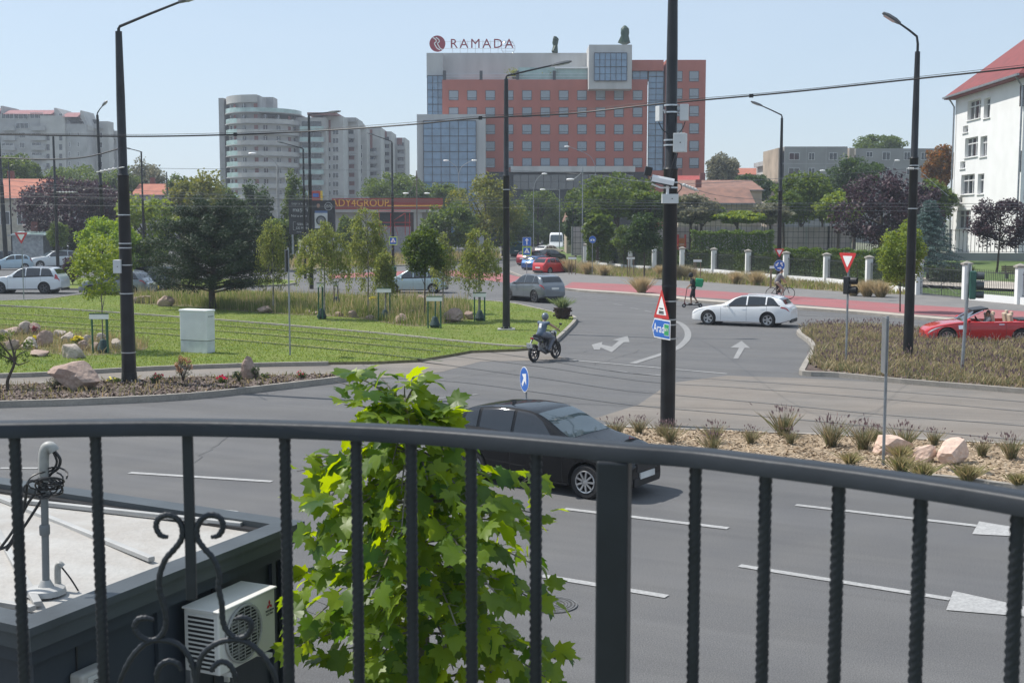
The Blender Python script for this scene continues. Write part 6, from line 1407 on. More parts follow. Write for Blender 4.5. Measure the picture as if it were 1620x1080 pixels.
T = [ # px, Y, z0, top, crownbase, halfwidth, colour, label
 (28, 175, 0, 243, 330, 32, 'mid', 'green tree rising behind the orange roofed house at left'), (132, 210, 0, 256, 330, 52, 'mid', 'broad green crown behind the big purple tree'),
 (232, 205, 0, 252, 330, 30, 'grey', 'greyish green crown right of the tall left lamp post'), (285, 190, 0, 275, 340, 26, 'mid', 'small green crown between the short dark mast and the yellow tree'),
 (322, 140, 0, 269, 400, 50, 'yellow', 'yellowing green tree rising behind the pine'), (403, 150, 0, 286, 400, 30, 'dark', 'dark green tree under the rounded tower'),
 (466, 150, 0, 271, 400, 20, 'mid', 'narrow upright tree left of the dark billboard'), (440, 118, 0, 345, 420, 34, 'mid', 'green tree filling the gap right of the pine'),
 (375, 120, 0, 318, 420, 30, 'dark', 'dark tree close behind the right flank of the pine'), (629, 200, 0, 274, 330, 50, 'mid', 'rounded green tree behind the red fronted shop'),
 (700, 190, 0, 290, 340, 34, 'mid', 'green tree at the foot of the hotel glass wing'), (768, 150, 0, 276, 380, 56, 'yellow', 'large yellow green tree in front of the hotel wing'),
 (715, 140, 0, 318, 400, 42, 'mid', 'green tree behind the weeping birches by the shop'), (852, 196, 0, 294, 390, 34, 'mid', 'green tree behind the parked van'), (818, 190, 0, 330, 395, 36, 'dark', 'dark tree behind the teal van'),
 (975, 132, 1, 272, 372, 60, 'mid', 'big walnut like tree in front of the hotel'), (911, 148, 0, 320, 400, 21, 'dark', 'dark crown left of the big tree by the hotel'),
 (1139, 215, 1, 240, 300, 26, 'grey', 'grey green crown at the right end of the hotel'), (1190, 190, 1, 272, 320, 32, 'dark', 'dark crown beyond the tiled roofs'),
 (1092, 128, 1, 305, 375, 40, 'grey', 'thin grey green bush right of the thick mast'), (1168, 126, 1, 334, 366, 36, 'light', 'low light green bush before the concrete wall'), (1218, 128, 1, 320, 372, 30, 'grey', 'thin grey bush left of the bike lane post'),
 (1268, 140, 1, 272, 362, 46, 'mid', 'leafy green tree right of the bike lane post'), (1350, 160, 1, 246, 320, 44, 'dark', 'dark rounded tree in front of the grey flats'), (1325, 135, 1, 300, 370, 34, 'light', 'light green crown between two darker trees'),
 (1384, 262, 1, 212, 250, 38, 'mid', 'crown showing above the roof of the grey flats'), (1484, 150, 1, 230, 300, 26, 'orange', 'orange autumn coloured tree against the school'), (1474, 140, 1, 280, 370, 32, 'mid', 'green crown below the orange tree'),
 (1392, 108, 1, 272, 392, 70, 'purple', 'large purple leaved tree left of the blue spruce'), (1452, 116, 1, 290, 380, 36, 'purple', 'second purple crown behind the tall right lamp post'),
 (1030, 128, 1, 300, 385, 40, 'mid', 'green tree just left of the thick mast'), (555, 150, 0, 340, 400, 20, 'mid', 'small green crown behind the weeping birches'), (230, 118, 0, 305, 410, 50, 'light', 'light green crown right of the tall left lamp post'),
 (865, 200, 0, 305, 395, 34, 'mid', 'green crown behind the white camper'), (655, 185, 0, 296, 345, 30, 'dark', 'dark crown right of the shop fascia'), (795, 160, 0, 312, 395, 32, 'mid', 'green crown left of the lawn lamp post'), (350, 165, 0, 292, 380, 34, 'mid', 'green crown behind the top of the pine'), (1110, 134, 1, 318, 376, 30, 'mid', 'green crown over the concrete wall near the thick mast'), (1240, 134, 1, 300, 372, 28, 'mid', 'green crown just right of the bike lane post'), (925, 150, 1, 292, 380, 30, 'mid', 'green crown between the pale mast and the big tree'),
 (1300, 150, 1, 292, 372, 28, 'mid', 'green crown before the middle of the grey flats'),
 (945, 120, 1, 335, 392, 24, 'mid', 'small green tree behind the pillared fence'), (52, 185, 0, 255, 330, 24, 'mid', 'green crown above the orange roof at left'), (195, 195, 0, 262, 330, 30, 'mid', 'green crown hidden partly by the tall left lamp post')]
for (px, Y, z0, top, cb, hw, col, lb) in T:
    if px > 920 and 124 < Y < 151: cb = min(cb, 354)
    sz = hw/ppm(Y); tree(px, 0, top, hw, col, lb, Y=Y, z0=z0, crown=cb, n=int(4200+sz*520), leaf=.24+.0009*Y, trunk=.12+.03*sz, group=BGT, clump=.30 if col != 'grey' else .4, k=60)
tree(112, 0, 277, 78, 'purple', 'wide dark purple leaved tree shading the parked cars at left', Y=135, crown=398, n=12000, leaf=.34, trunk=.35, k=80, clump=.28)
tree(165, 0, 290, 42, 'purple', 'smaller purple crown behind the tall left lamp post', Y=140, crown=350, n=5000, leaf=.34, trunk=.2, group=BGT)
tree(290, 0, 310, 30, 'purple', 'thin purple crown behind the left flank of the pine', Y=150, crown=360, n=2500, leaf=.34, trunk=.15, group=BGT)
tree(95, 424, 350, 17, 'mid', 'small round tree between the parked cars at left', crown=394, n=3200, leaf=.2, trunk=.1, clump=.4)
tree(170, 0, 344, 46, 'bright', 'dense bright green dome shaped tree behind the sapling', Y=86, crown=445, n=15000, leaf=.17, trunk=.12, k=90, clump=.25)
tree(225, 0, 365, 34, 'mid', 'dense green dome shaped tree right of the tall left lamp post', Y=88, crown=447, n=9000, leaf=.17, trunk=.12, k=70, clump=.27)
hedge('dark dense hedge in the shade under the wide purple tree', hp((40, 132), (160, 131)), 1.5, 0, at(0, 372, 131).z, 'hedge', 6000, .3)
tree(113, 0, 402, 19, 'purple', 'low reddish shrub behind the white car at left', Y=92, crown=446, n=2500, leaf=.15, trunk=.05, name='shrub')
tree(1578, 0, 308, 45, 'purple', 'small round purple leaved tree in front of the school', Y=100, z0=.75, crown=398, n=9000, leaf=.19, trunk=.11, k=70, clump=.27)
tree(1424, 497, 348, 34, 'light', 'young light green tree with a stake left of the tall right lamp post', crown=456, n=9000, leaf=.13, trunk=.05, k=60, clump=.34)
tree(1019, 441, 335, 27, 'dark', 'dark round street tree just left of the thick mast', z0=.12, crown=404, n=7000, leaf=.2, trunk=.07, k=50)
tree(987, 428, 358, 18, 'mid', 'small street tree left of the dark round one', z0=.12, crown=402, n=3500, leaf=.2, trunk=.05)
tree(163, 555, 372, 44, 'light', 'young leafy sapling held between two green stakes on the tram lawn', z0=.1, crown=478, n=4200, leaf=.12, trunk=.03, k=56, clump=.30, shell=.2, bark=M_BARK2, asp=.5)
tree(672, 508, 358, 33, 'mid', 'dense young tree right of the weeping birches', z0=.14, crown=440, n=9000, leaf=.13, trunk=.045, k=50, clump=.33)
# pine
SEED[0] += 1; rng = np.random.default_rng(5); p = G(337, 487, .14); t = thing('pine_tree', p, 'large dark pine with a broad irregular crown on the main lawn', 'tree')
mb = MB(); mb.tube(smooth_line([(0, 0, -.1), (-.05, 0, 1.0), (.1, .1, 2.6), (0, 0, 5.2)], 4), .21, 9, r1=.06); mb.build('trunk', M_BARK, t, smooth=True); mb = MB(); cl = []
for i in range(84):
    a = i*2.4+rng.uniform(-.3, .3); f = (i+.5)/84; z = 1.15+f*4.25; R_ = 3.75*max(.05, 1-((f-.30)/.74)**2)**.5*rng.uniform(.72, 1.08); e = Vector((R_*cos(a), R_*sin(a), z+rng.uniform(-.15, .7)))
    mb.tube(smooth_line([(0, 0, z-.35), e*.5+Vector((0, 0, z*.5-.1)), e], 3), .05, 5, r1=.015)
    for q in np.linspace(.35, 1, 6): c = Vector((0, 0, z-.3)).lerp(e, q); cl.append((c.x, c.y, c.z+.05, .30+.38*rng.uniform()*(.6+.4*(1-f))))
mb.build('limbs', M_BARK, t, smooth=True); cl = np.array(cl); idx = rng.integers(0, len(cl), 76000); d = rng.normal(size=(76000, 3)); d /= np.linalg.norm(d, axis=1)[:, None]
Pn = cl[idx, :3]+d*(cl[idx, 3]*rng.uniform(.2, 1, 76000)**.5)[:, None]*np.array([1, 1, .7]); quads('crown', leaf_quads(Pn, .17, rng, .22, up=.1, axis=d*1.5), LM['pine'], t)
# blue spruce
p = Vector((at(1469, 400, 92).x, 92, .6)); t = thing('spruce_tree', p, 'blue green spruce in layers right of the tall right lamp post', 'tree'); H_ = zat(318, p)-.6
mb = MB(); mb.tube([(0, 0, -.1), (0, 0, H_)], .14, 8, r1=.03); mb.build('trunk', M_BARK, t, smooth=True); Q = []; mb = MB()
for i in range(120):
    f = (i+.5)/120; z = .6+f*(H_-.7); R_ = 3.1*(1-f)**.85*rng.uniform(.8, 1.1)+.12; a = i*2.4; e = np.array([R_*cos(a), R_*sin(a), z-.28*R_+.15]); s_ = np.array([0, 0, z])
    mb.tube([tuple(s_), tuple(e)], .03, 4, r1=.008); u = rng.uniform(.15, 1, 190)[:, None]; sp = (1-u)*.32+.14; Q.append(s_+(e-s_)*u+rng.normal(size=(190, 3))*sp*np.array([.6, .6, .25]))
mb.build('limbs', M_BARK, t); quads('crown', leaf_quads(np.concatenate(Q), .15, rng, .35), LM['spruce'], t)
# weeping birches
BG_ = 'young weeping birches on the main lawn'
for (px, base, top, bot, hw, n, lb) in [(432, 492, 345, 462, 23, 5000, 'weeping birch close to the right side of the pine'), (513, 503, 350, 452, 39, 8500, 'weeping birch left of the middle in front of the billboard'), (582, 497, 328, 462, 36, 8500, 'tallest weeping birch in front of the red fronted shop'),
        (609, 505, 395, 468, 17, 3500, 'slender weeping birch staked in front of the silver blue car'), (757, 506, 365, 462, 31, 6500, 'weeping birch left of the lawn lamp post'), (700, 495, 372, 455, 20, 3500, 'narrow weeping birch right of the dense young tree')]:
    SEED[0] += 1; rng = np.random.default_rng(SEED[0]); p = G(px, base, .14); sc = ppm(p.y); zt = zat(top, p)-.14; zb = zat(bot, p)-.14; R_ = hw*1.12/sc; t = thing('weeping_birch', p, lb, 'tree', BG_)
    mb = MB(); mb.tube(smooth_line([(0, 0, -.1), (.04, 0, zt*.4), (0, .03, zt*.93)], 4), .05, 7, r1=.015); mb.build('trunk', M_BIRCH, t, smooth=True); mb = MB(); Q = []
    ns = 46
    for i in range(ns):
        a = rng.uniform(0, 2*pi); r_ = R_*rng.uniform(.15, 1.15)**.6; z1 = zt-(zt-zb)*.55*rng.uniform(0, 1)**1.2-(r_/R_)**2*(zt-zb)*.18; low = zb+(zt-zb)*rng.uniform(-.05, .5); s0 = Vector((0, 0, z1-.35*r_)); pk = Vector((r_*.75*cos(a), r_*.75*sin(a), z1)); en = Vector((r_*cos(a), r_*sin(a), min(low, z1-.3)))
        S_ = smooth_line([s0, pk, en], 5); mb.tube(S_, .012, 4, r1=.004); m_ = n//ns; u = rng.uniform(.25, 1, m_); S2 = np.array([tuple(v) for v in S_]); f = u*(len(S2)-1); i0 = np.minimum(f.astype(int), len(S2)-2); w_ = (f-i0)[:, None]
        Q.append(S2[i0]*(1-w_)+S2[i0+1]*w_+rng.normal(size=(m_, 3))*np.array([.10, .10, .07]))
    mb.build('limbs', M_BARK, t); Q = np.concatenate(Q); quads('crown', leaf_quads(Q, .11, rng, .55, up=0, axis=np.tile([0, 0, -1.0], (len(Q), 1))), LM['birch'], t)
HN = ['dense clipped hedge behind pillar %s' % s for s in ()]
hl = ['hedge panel left of the cycle sign', 'hedge panel right of the cycle sign', 'hedge panel behind the small street tree', 'hedge panel behind the dark round street tree', 'hedge panel cut by the thick mast', 'hedge panel above the courier on the scooter', 'hedge panel above the bonnet of the white estate car', 'hedge panel above the roof of the white estate car', 'hedge panel behind the cyclist', 'hedge panel around the black traffic light', 'hedge panel between black traffic light and tall right lamp post']
for i in range(11):
    a, b = PP[i]+Vector((.25, .55, 0)), PP[i+1]+Vector((-.25, .55, 0)); L = (b-a).length
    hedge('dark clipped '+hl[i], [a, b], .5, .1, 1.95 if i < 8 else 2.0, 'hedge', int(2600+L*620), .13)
hedge('tall light green hedge behind the fence right of the thick mast', hp((1092, 121), (1150, 120), (1222, 119)), 1.4, .8, at(0, 368, 120).z, 'hedgel', 9000, .2)
hedge('low green hedge left of the thick mast behind the fence', hp((928, 124), (1050, 121)), 1.2, .8, at(0, 383, 122).z, 'hedgel', 8000, .2)
hedge('low sunlit hedge behind the fence below the purple tree', hp((1225, 110), (1300, 106), (1420, 100)), 1.0, .6, at(0, 397, 104).z, 'hedgel', 9000, .18)
hedge('clipped low box hedge in the park seen through the gate', hp((1470, 90), (1540, 88)), .8, .4, 1.3, 'hedge', 4000, .15)

# ---- grasses
LM['straw'] = leaf_mat('grass_straw', (.26, .22, .11), (.44, .38, .23), .3, .8); LM['gmix'] = leaf_mat('grass_mixed', (.12, .14, .05), (.34, .28, .15), .3, .8); LM['glav'] = leaf_mat('grass_lavender', (.09, .12, .05), (.27, .22, .13), .25, .8)
LM['gbed'] = leaf_mat('grass_meadow', (.075, .13, .03), (.19, .21, .08), .35, .8); LM['spike'] = leaf_mat('seed_heads', (.12, .08, .09), (.24, .17, .16), .1, .9); LM['gblue'] = leaf_mat('grass_blue_green', (.10, .15, .07), (.20, .24, .12), .3, .8)
def blades(P, h, w_, rng, lean=.35):
    n = len(P); a = rng.uniform(0, 2*pi, n); l = np.abs(rng.normal(0, lean, n)); H = h*rng.uniform(.55, 1.15, n); d = np.stack([np.cos(a)*l*H, np.sin(a)*l*H, H], 1); s = np.stack([-np.sin(a), np.cos(a), np.zeros(n)], 1)*w_
    s = s+rng.normal(size=(n, 3))*w_*.4; return np.stack([P-s, P+s, P+d*.62+s*.7+np.array([0, 0, .03]), P+d-s*.0], 1)
def spikes(P, h, rng, w_=.012, L=.1, lean=.3):
    n = len(P); a = rng.uniform(0, 2*pi, n); l = np.abs(rng.normal(0, lean, n)); d = np.stack([np.cos(a)*l, np.sin(a)*l, np.ones(n)], 1)*(h*rng.uniform(.75, 1.2, n))[:, None]; T_ = P+d; u = d/np.linalg.norm(d, axis=1)[:, None]*L; s = rng.normal(size=(n, 3))*w_
    return np.stack([T_-u*.2, T_+u*.35+s, T_+u, T_+u*.35-s], 1)
def grass_area(name, poly, n, h, w_, col, z, seed, xr=None, lean=.4, sp=0, patch=1.0):
    rng = np.random.default_rng(seed); rnd = random.Random(seed); pts = []
    for q in scatter(poly, int(n*1.7), rnd, xr):
        if noise.noise(Vector((q[0]*.9*patch, q[1]*.9*patch, seed)))+rnd.uniform(-.55, .55) > -.12: pts.append((q[0], q[1], z))
    P = np.array(pts[:n]); hs = np.array([.75+.5*noise.noise(Vector((p_[0]*.6, p_[1]*.6, 9))) for p_ in P]); o = quads(name, blades(P, h*hs, w_, rng, lean), LM[col]); o['kind'] = 'stuff'
    if sp: o = quads('seed_heads', spikes(P[:sp], h*hs[:sp], rng), LM['spike']); o['kind'] = 'stuff'
BEDP = [(p_.x, p_.y) for p_ in smooth_line([G(x, y) for x, y in BED], 4, True)]
grass_area('meadow_grass', BEDP, 17000, .62, .014, 'gbed', .14, 11, lean=.3); grass_area('tall_grass', BEDP, 3000, .95, .011, 'straw', .14, 12, patch=.5, lean=.22)
grass_area('bark_island_plants', RII, 34000, .34, .010, 'glav', .12, 13, (10, 30), lean=.55); grass_area('bark_island_straw', RII, 14000, .42, .007, 'straw', .12, 14, (10, 30), lean=.45, sp=6000)
B2P = [(p_.x, p_.y) for p_ in smooth_line([G(x, y) for x, y in BED2], 4, True)]
grass_area('rock_bed_grass', B2P, 3500, .4, .009, 'gmix', .1, 15)
SP = [(p_.x, p_.y) for p_ in lift(BD, .128)]; grass_area('planting_strip_grass', SP, 9000, .55, .02, 'gmix', .13, 16, lean=.4); grass_area('planting_strip_flowers', SP, 3000, .4, .03, 'light', .13, 17)
VP_ = [(p_.x, p_.y) for p_ in [G(x, y) for x, y in [(455, 426), (560, 423), (740, 416), (790, 409), (790, 402), (455, 409)]]]; grass_area('verge_grass', VP_, 7000, .9, .03, 'gmix', .1, 18)
grass_area('mulch_bed_weeds', MLI, 1600, .22, .012, 'gmix', .16, 19, (-20, -5), patch=2)
# lawn blades along the nearest parts so the turf has a nap
def lawn_nap(name, px, n, z, seed):
    rng = np.random.default_rng(seed); poly = [(p_.x, p_.y) for p_ in [G(x, y) for x, y in px]]; P = np.array([(q[0], q[1], z) for q in scatter(poly, n, random.Random(seed), (-30, 6))]); o = quads(name, blades(P, .035, .012, rng, .9), leaf_mat('lawn_blade', (.10, .16, .03), (.20, .26, .06), .3, .8)); o['kind'] = 'stuff'
lawn_nap('lawn_blades', L1, 60000, .10, 21); lawn_nap('lawn_blades', L2, 30000, .13, 22)
def tuft_mesh(h, r, n, w_, col, seed, sp=0, lean=.5):
    rng = np.random.default_rng(seed); a = rng.uniform(0, 2*pi, n); rr_ = r*rng.uniform(0, 1, n)**.5; P = np.stack([rr_*np.cos(a)*.35, rr_*np.sin(a)*.35, np.zeros(n)], 1); V = blades(P, h, w_, rng, lean)
    return V, (spikes(P[:sp], h*1.05, rng, .011, .09, lean*.8) if sp else None)
TG = {}
def tuft(px, py, z, kind, label, group, s=1.0, cat='grass clump'):
    if kind not in TG:
        h, r, n, w_, col, sp, lean = dict(fountain=(.85, .6, 1500, .006, 'straw', 0, .45), spiky=(.56, .34, 300, .0035, 'glav', 60, .42), green=(.38, .35, 420, .008, 'gmix', 0, .55), base=(.35, .5, 500, .012, 'light', 0, .6))[kind]
        V, S_ = tuft_mesh(h, r, n, w_, col, len(TG)+31, sp, lean); t = thing('grass_clump', (0, 0, 0), label, cat, group); quads('blades', V, LM[col], t)
        if S_ is not None: quads('seed_heads', S_, LM['spike'], t)
        TG[kind] = t; q = t
    else: q = dup(TG[kind], label=label, group=group)
    q.location = G(px, py, z); q.rotation_euler = (0, 0, R.uniform(0, 6)); q.scale = (s,)*3; return q
tuft(1015, 463, .12, 'fountain', 'large pale fountain grass clump by the bike lane left of the thick mast', None, 1.25)
FG = 'fountain grasses in the planting strip'
for (px, py, s, lb) in [(930, 434, 1.3, 'pale fountain grass beside the cycle sign'), (955, 436, 1.1, 'fountain grass right of the cycle sign'), (900, 431, 1.4, 'pale grass clump in front of the red parked hatchback'), (880, 428, 1.2, 'pale grass clump at the nose of the red parked hatchback'), (1075, 441, 1.3, 'tall straw coloured grass just right of the thick mast'), (1092, 442, 1.1, 'straw coloured grass behind the courier'),
        (1165, 449, 1.1, 'straw grass left of the white estate car roof'), (1196, 451, 1.2, 'straw grass above the white estate car'), (1372, 469, 1.2, 'straw grass right of the black traffic light'), (1393, 470, 1.2, 'straw grass beside the young staked tree'), (1350, 468, 1.0, 'straw grass behind the black traffic light'), (1047, 437, 1.1, 'straw grass behind the thick mast')]: tuft(px, py, .12, 'fountain', lb, FG, s)
SG = 'seed headed grass clumps in the sandy island'
rs = random.Random(4); pos = [(975, 690), (1048, 691), (1130, 700), (1187, 702), (1250, 703), (1060, 700), (1315, 706), (1365, 711), (1430, 713), (1553, 722), (1600, 726), (1128, 716), (1385, 700), (1478, 704), (1010, 686), (1240, 690)]
lbs = ['between the black car and the thick mast', 'at the foot of the thick mast', 'right of the thick mast, first tall one', 'second tall one right of the thick mast', 'third tall one right of the thick mast', 'low at the right foot of the thick mast', 'left of the slim sign post', 'just left of the slim sign post', 'right of the slim sign post', 'right of the three rocks', 'farthest right near the frame edge', 'half way down the sand right of the mast', 'on the kerb behind the slim sign post', 'behind the middle rock', 'left of the thick mast foot', 'on the back kerb right of the mast']
for (px, py), l in zip(pos, lbs): tuft(px, py, .1, 'spiky', 'spiky grass clump '+l, SG, rs.uniform(.5, 1.0))
for i, (px, py, l) in enumerate([(1425, 747, 'below the pale rocks'), (1460, 757, 'in front of the right pale rock'), (1530, 760, 'dry one near the lower kerb'), (1610, 768, 'at the right lower corner of the sand'), (1345, 735, 'above the railing at right'), (1425, 727, 'in front of the left rock')]): tuft(px, py, .1, 'green', 'dry grass clump '+l, 'dry grass clumps in the sandy island', rs.uniform(.55, .9))
# ---- rocks
M_ROCK = ground_mat('rock_pink_granite', (.34, .24, .20), (.42, .33, .27), (.24, .18, .16), 1.2, 5, .9, 1, 9, 12, .12); M_ROCKP = ground_mat('rock_pale_pink', (.62, .42, .33), (.70, .56, .46), (.5, .38, .32), 1.5, 6, .9, 1, 9, 12, .1)
M_ROCKL = ground_mat('rock_light', (.40, .34, .29), (.50, .43, .37), (.30, .25, .22), 1.2, 5, .9, 1, 9, 12, .12)
def rock(px, py, w_, h, label, z=.1, m=None, d=.8, seed=None, group=None, rz=None, sub=3):
    SEED[0] += 1; sd = seed or SEED[0]; p = G(px, py, z); s = 1/ppm(p.y); t = thing('rock', p, label, 'rock', group); bm = bmesh.new(); bmesh.ops.create_icosphere(bm, subdivisions=3, radius=1)
    rr = random.Random(sd); pl = [(Vector((rr.gauss(0, 1), rr.gauss(0, 1), rr.gauss(0, .7))).normalized(), rr.uniform(.42, .72)) for _ in range(13)]
    for v in bm.verts:
        c = v.co.normalized(); k = 1.0
        for n_, dd in pl:
            q = c.dot(n_)
            if q > dd: k = min(k, dd/q)
        v.co = c*k*(1+.10*noise.noise(c*3+Vector((sd, 0, 0))))
    W2, H2 = w_*s/2/.68, h*s
    for v in bm.verts: v.co = Vector((v.co.x*W2, v.co.y*W2*d, max(-.05, v.co.z*H2*.80+H2*.38)))
    me = bpy.data.meshes.new('stone'); bm.to_mesh(me); bm.free(); me.materials.append(m or M_ROCK); o = bpy.data.objects.new('stone', me); C.objects.link(o); adopt(o, t); t.rotation_euler = (0, 0, rr.uniform(-.4, .4)); return t
rock(125, 616, 74, 38, 'large flat topped brown rock left of the tall lamp post in the bark bed', .16); rock(391, 600, 26, 34, 'upright pink rock between rose bushes in the bark bed', .16)
rock(1408, 717, 56, 26, 'pale pink rock right of the slim post, left one of three', .1, M_ROCKP); rock(1462, 729, 40, 27, 'middle pale rock of the three in the sandy island', .1, M_ROCKP); rock(1506, 732, 54, 36, 'largest pale pink rock, right one of three in the sandy island', .1, M_ROCKP)
RG = 'rocks of the rockery on the tram lawn'
for (x, y, w_, h, l) in [(5, 533, 20, 10, 'small dark rock at the left frame edge'), (22, 530, 26, 9, 'low tan rock near the left edge'), (41, 529, 14, 14, 'upright pink rock at the back of the rockery'), (56, 529, 16, 13, 'pink rock behind the left yellow flowers'), (20, 553, 18, 16, 'pale upright rock above the gnarled shrub'), (47, 552, 26, 13, 'grey rock in the middle left of the rockery'), (72, 548, 17, 17, 'pale upright rock right of the left yellow flowers'), (95, 532, 18, 9, 'pale rock at the back centre'), (107, 541, 17, 12, 'dark topped rock left of the right yellow flowers'), (64, 563, 28, 9, 'flat low rock at the rockery front'),
        (115, 566, 30, 19, 'big squarish rock at the rockery front'), (137, 542, 14, 11, 'rock behind the right yellow flowers'), (134, 554, 15, 12, 'pale rock left of the green stakes'), (150, 555, 9, 11, 'small rock by the left green stake'), (159, 540, 12, 9, 'tan rock behind the sapling trunk'), (187, 552, 16, 12, 'pink rock touching the tall lamp post')]: rock(x, y, w_*1.3, h*1.3, l, .1, group=RG, m=(M_ROCK, M_ROCKL)[int(x) % 2])
RG2 = 'rocks along the grass bed of the main lawn'
for (x, y, w_, h, l) in [(228, 479, 26, 13, 'pale rock right of the tall left lamp post'), (266, 484, 26, 17, 'large brown rock left of the pine'), (204, 478, 12, 6, 'small grey rock behind the tall left lamp post'), (420, 494, 24, 12, 'shaded round rock right of the pine'), (487, 496, 13, 8, 'white rock left of the first birch stake'), (498, 497, 12, 4, 'flat pale stone beside the birch stake'), (535, 500, 12, 8, 'white grey rock right of the birch stakes'), (558, 502, 15, 15, 'dark upright rock in the grass bed'), (586, 504, 16, 5, 'flat pale stone in the middle'),
        (635, 511, 21, 14, 'white rock between two staked birches'), (655, 497, 22, 6, 'flat stone behind the white rock'), (668, 478, 18, 12, 'white rock behind the staked birch near the silver blue car'), (718, 508, 42, 18, 'large pale rock near the staked birches'), (744, 505, 14, 14, 'tan rock left of the last staked birch'), (665, 505, 18, 6, 'low brown stone right of the white rock')]: rock(x, y, w_, h, l, .14, group=RG2)
# ---- tree guards: stakes, name board, watering bag
M_STK = mat('stake_green', (.02, .10, .05), .5); M_BAG = mat('water_bag', (.015, .05, .05), .6, 0, .3, 8)
def guard(px, base, ytop, hw, label, z0, board=True, m=None, bag=True):
    p = G(px, base, z0); h = zat(ytop, p)-z0; w_ = hw/ppm(p.y); t = thing('tree_guard', p, label, 'tree guard', 'stakes with name boards round young trees')
    for x, y in ((-w_, -.3), (w_, -.3), (0, .45)): mb = MB(); mb.tube([(x, y, 0), (x, y, h)], .035, 7); mb.build('stake', m or M_STK, t)
    if board: mb = MB(); mb.box((0, -.36, h-.06), (w_*2+.15, .02, .18)); mb.build('name_board', M_WHITE, t); mb = MB(); mb.box((0, -.365, h+.05), (w_*2+.15, .04, .04)); mb.build('board_rail', m or M_STK, t)
    if bag: mb = MB(); mb.lathe([(.2, 0), (.24, .12), (.17, .3), (.1, .48), (.06, .5)], 10); mb.build('water_bag', M_BAG, t, smooth=True)
guard(163.5, 558, 497, 12, 'green stakes with white board round the sapling on the tram lawn', .1)
guard(509, 504, 449, 3, 'green stakes round the weeping birch in the middle of the bed', .14); guard(609, 506, 457, 9, 'green stakes with board in front of the silver blue car', .14); guard(688, 518, 470, 10, 'green stakes with board nearest the viewer on the main lawn', .14); guard(759, 507, 464, 8, 'green stakes with board left of the lawn lamp post', .14); guard(533, 483, 447, 3, 'dark stakes behind the weeping birches', .14, m=M_FRD)
M_WSTK = mat('stake_brown', (.18, .12, .08), .8)
for (x, b, tp, l) in [(997, 437, 407, 'by the fourth white pillar'), (1102, 444, 411, 'above the courier'), (1222, 455, 421, 'behind the cyclist'), (905, 434, 407, 'near the parked red car')]: guard(x, b, tp, 5, 'brown stakes with white name board '+l, .12, m=M_WSTK, bag=False)
# ---- flowers, shrubs, planter
def shrub(px, py, ytop, hw, col, label, z0, n=500, leaf=.06, flowers=None, fn=30, name='shrub', cat='shrub', fs=.05, stemr=.015):
    SEED[0] += 1; rng = np.random.default_rng(SEED[0]); p = G(px, py, z0); h = zat(ytop, p)-z0; w_ = hw/ppm(p.y); t = thing(name, p, label, cat); mb = MB()
    for i in range(7): a = i*.9; mb.tube([(0, 0, 0), (w_*.3*cos(a), w_*.3*sin(a), h*.45), (w_*.7*cos(a), w_*.7*sin(a), h*.8)], stemr, 4, r1=stemr*.3)
    mb.build('stems', M_BARK, t); P = crown_pts(n, (w_, w_*.9, h*.5), rng, .4, 14, .2)+np.array([0, 0, h*.52]); quads('foliage', leaf_quads(P, leaf, rng), LM[col], t)
    if flowers: P = crown_pts(fn, (w_*1.02, w_, h*.52), rng, .25, 14, .8, bottom=-.1)+np.array([0, 0, h*.56]); quads('blossoms', np.concatenate([leaf_quads(P, fs, rng, .9, up=1), leaf_quads(P+.01, fs, rng, .9)]), flowers, t)
FY = leaf_mat('blossom_yellow', (.80, .66, .03), (.88, .76, .08), 0); FR = leaf_mat('blossom_red', (.5, .02, .03), (.6, .06, .08), .2); FO = leaf_mat('blossom_orange', (.7, .22, .02), (.8, .4, .05), .2); FP_ = leaf_mat('blossom_crimson', (.30, .05, .06), (.4, .12, .1), .1)
shrub(59, 544, 531, 8, 'mid', 'yellow flowering clump left in the rockery', .1, 260, .06, FY, 220, cat='flowers', fs=.08); shrub(122, 549, 533, 10, 'mid', 'yellow flowering clump right in the rockery', .1, 300, .06, FY, 300, cat='flowers', fs=.08); shrub(55, 531, 516, 5, 'purple', 'dark red flower spikes at the back of the rockery', .1, 160, .05, FP_, 120, cat='flowers')
shrub(590, 480, 470, 7, 'light', 'yellow flowering clump among the meadow grasses', .14, 200, .08, FY, 160, cat='flowers', fs=.1); shrub(247, 460, 452, 6, 'light', 'yellow flowers right of the tall left lamp post', .14, 160, .08, FY, 120, cat='flowers', fs=.1)
shrub(290, 604, 566, 16, 'grey', 'brownish shrub with red blooms right of the tall left lamp post', .16, 500, .05, leaf_mat('blossom_brown', (.3, .16, .08), (.4, .25, .14), .2), 240, fs=.05)
shrub(352, 606, 594, 11, 'mid', 'rose bush with one red bloom in the bark bed', .16, 320, .05, FR, 26, fs=.07); shrub(248, 607, 590, 14, 'mid', 'low shrub just right of the tall left post', .16, 420, .05, FR, 16, fs=.05); shrub(378, 604, 584, 10, 'dark', 'rose bush left of the upright pink rock', .16, 320, .05); shrub(405, 602, 578, 9, 'dark', 'rose bush right of the upright pink rock', .16, 300, .05)
shrub(477, 599, 586, 9, 'mid', 'small rose bush near the tip of the bark bed', .16, 220, .05, FR, 14); shrub(85, 616, 596, 16, 'grey', 'grey green low shrub left of the flat topped rock', .16, 420, .05); shrub(180, 606, 596, 12, 'mid', 'low weeds between rock and tall lamp post', .16, 220, .05, FY, 8, fs=.06); shrub(420, 600, 588, 8, 'mid', 'tiny shrub near the rose bushes', .16, 150, .05)
shrub(437, 1085, 962, 34, 'mid', 'leafy bush with small orange flowers between kiosk and plane tree', 0, 4200, .06, FO, 70, fs=.03)
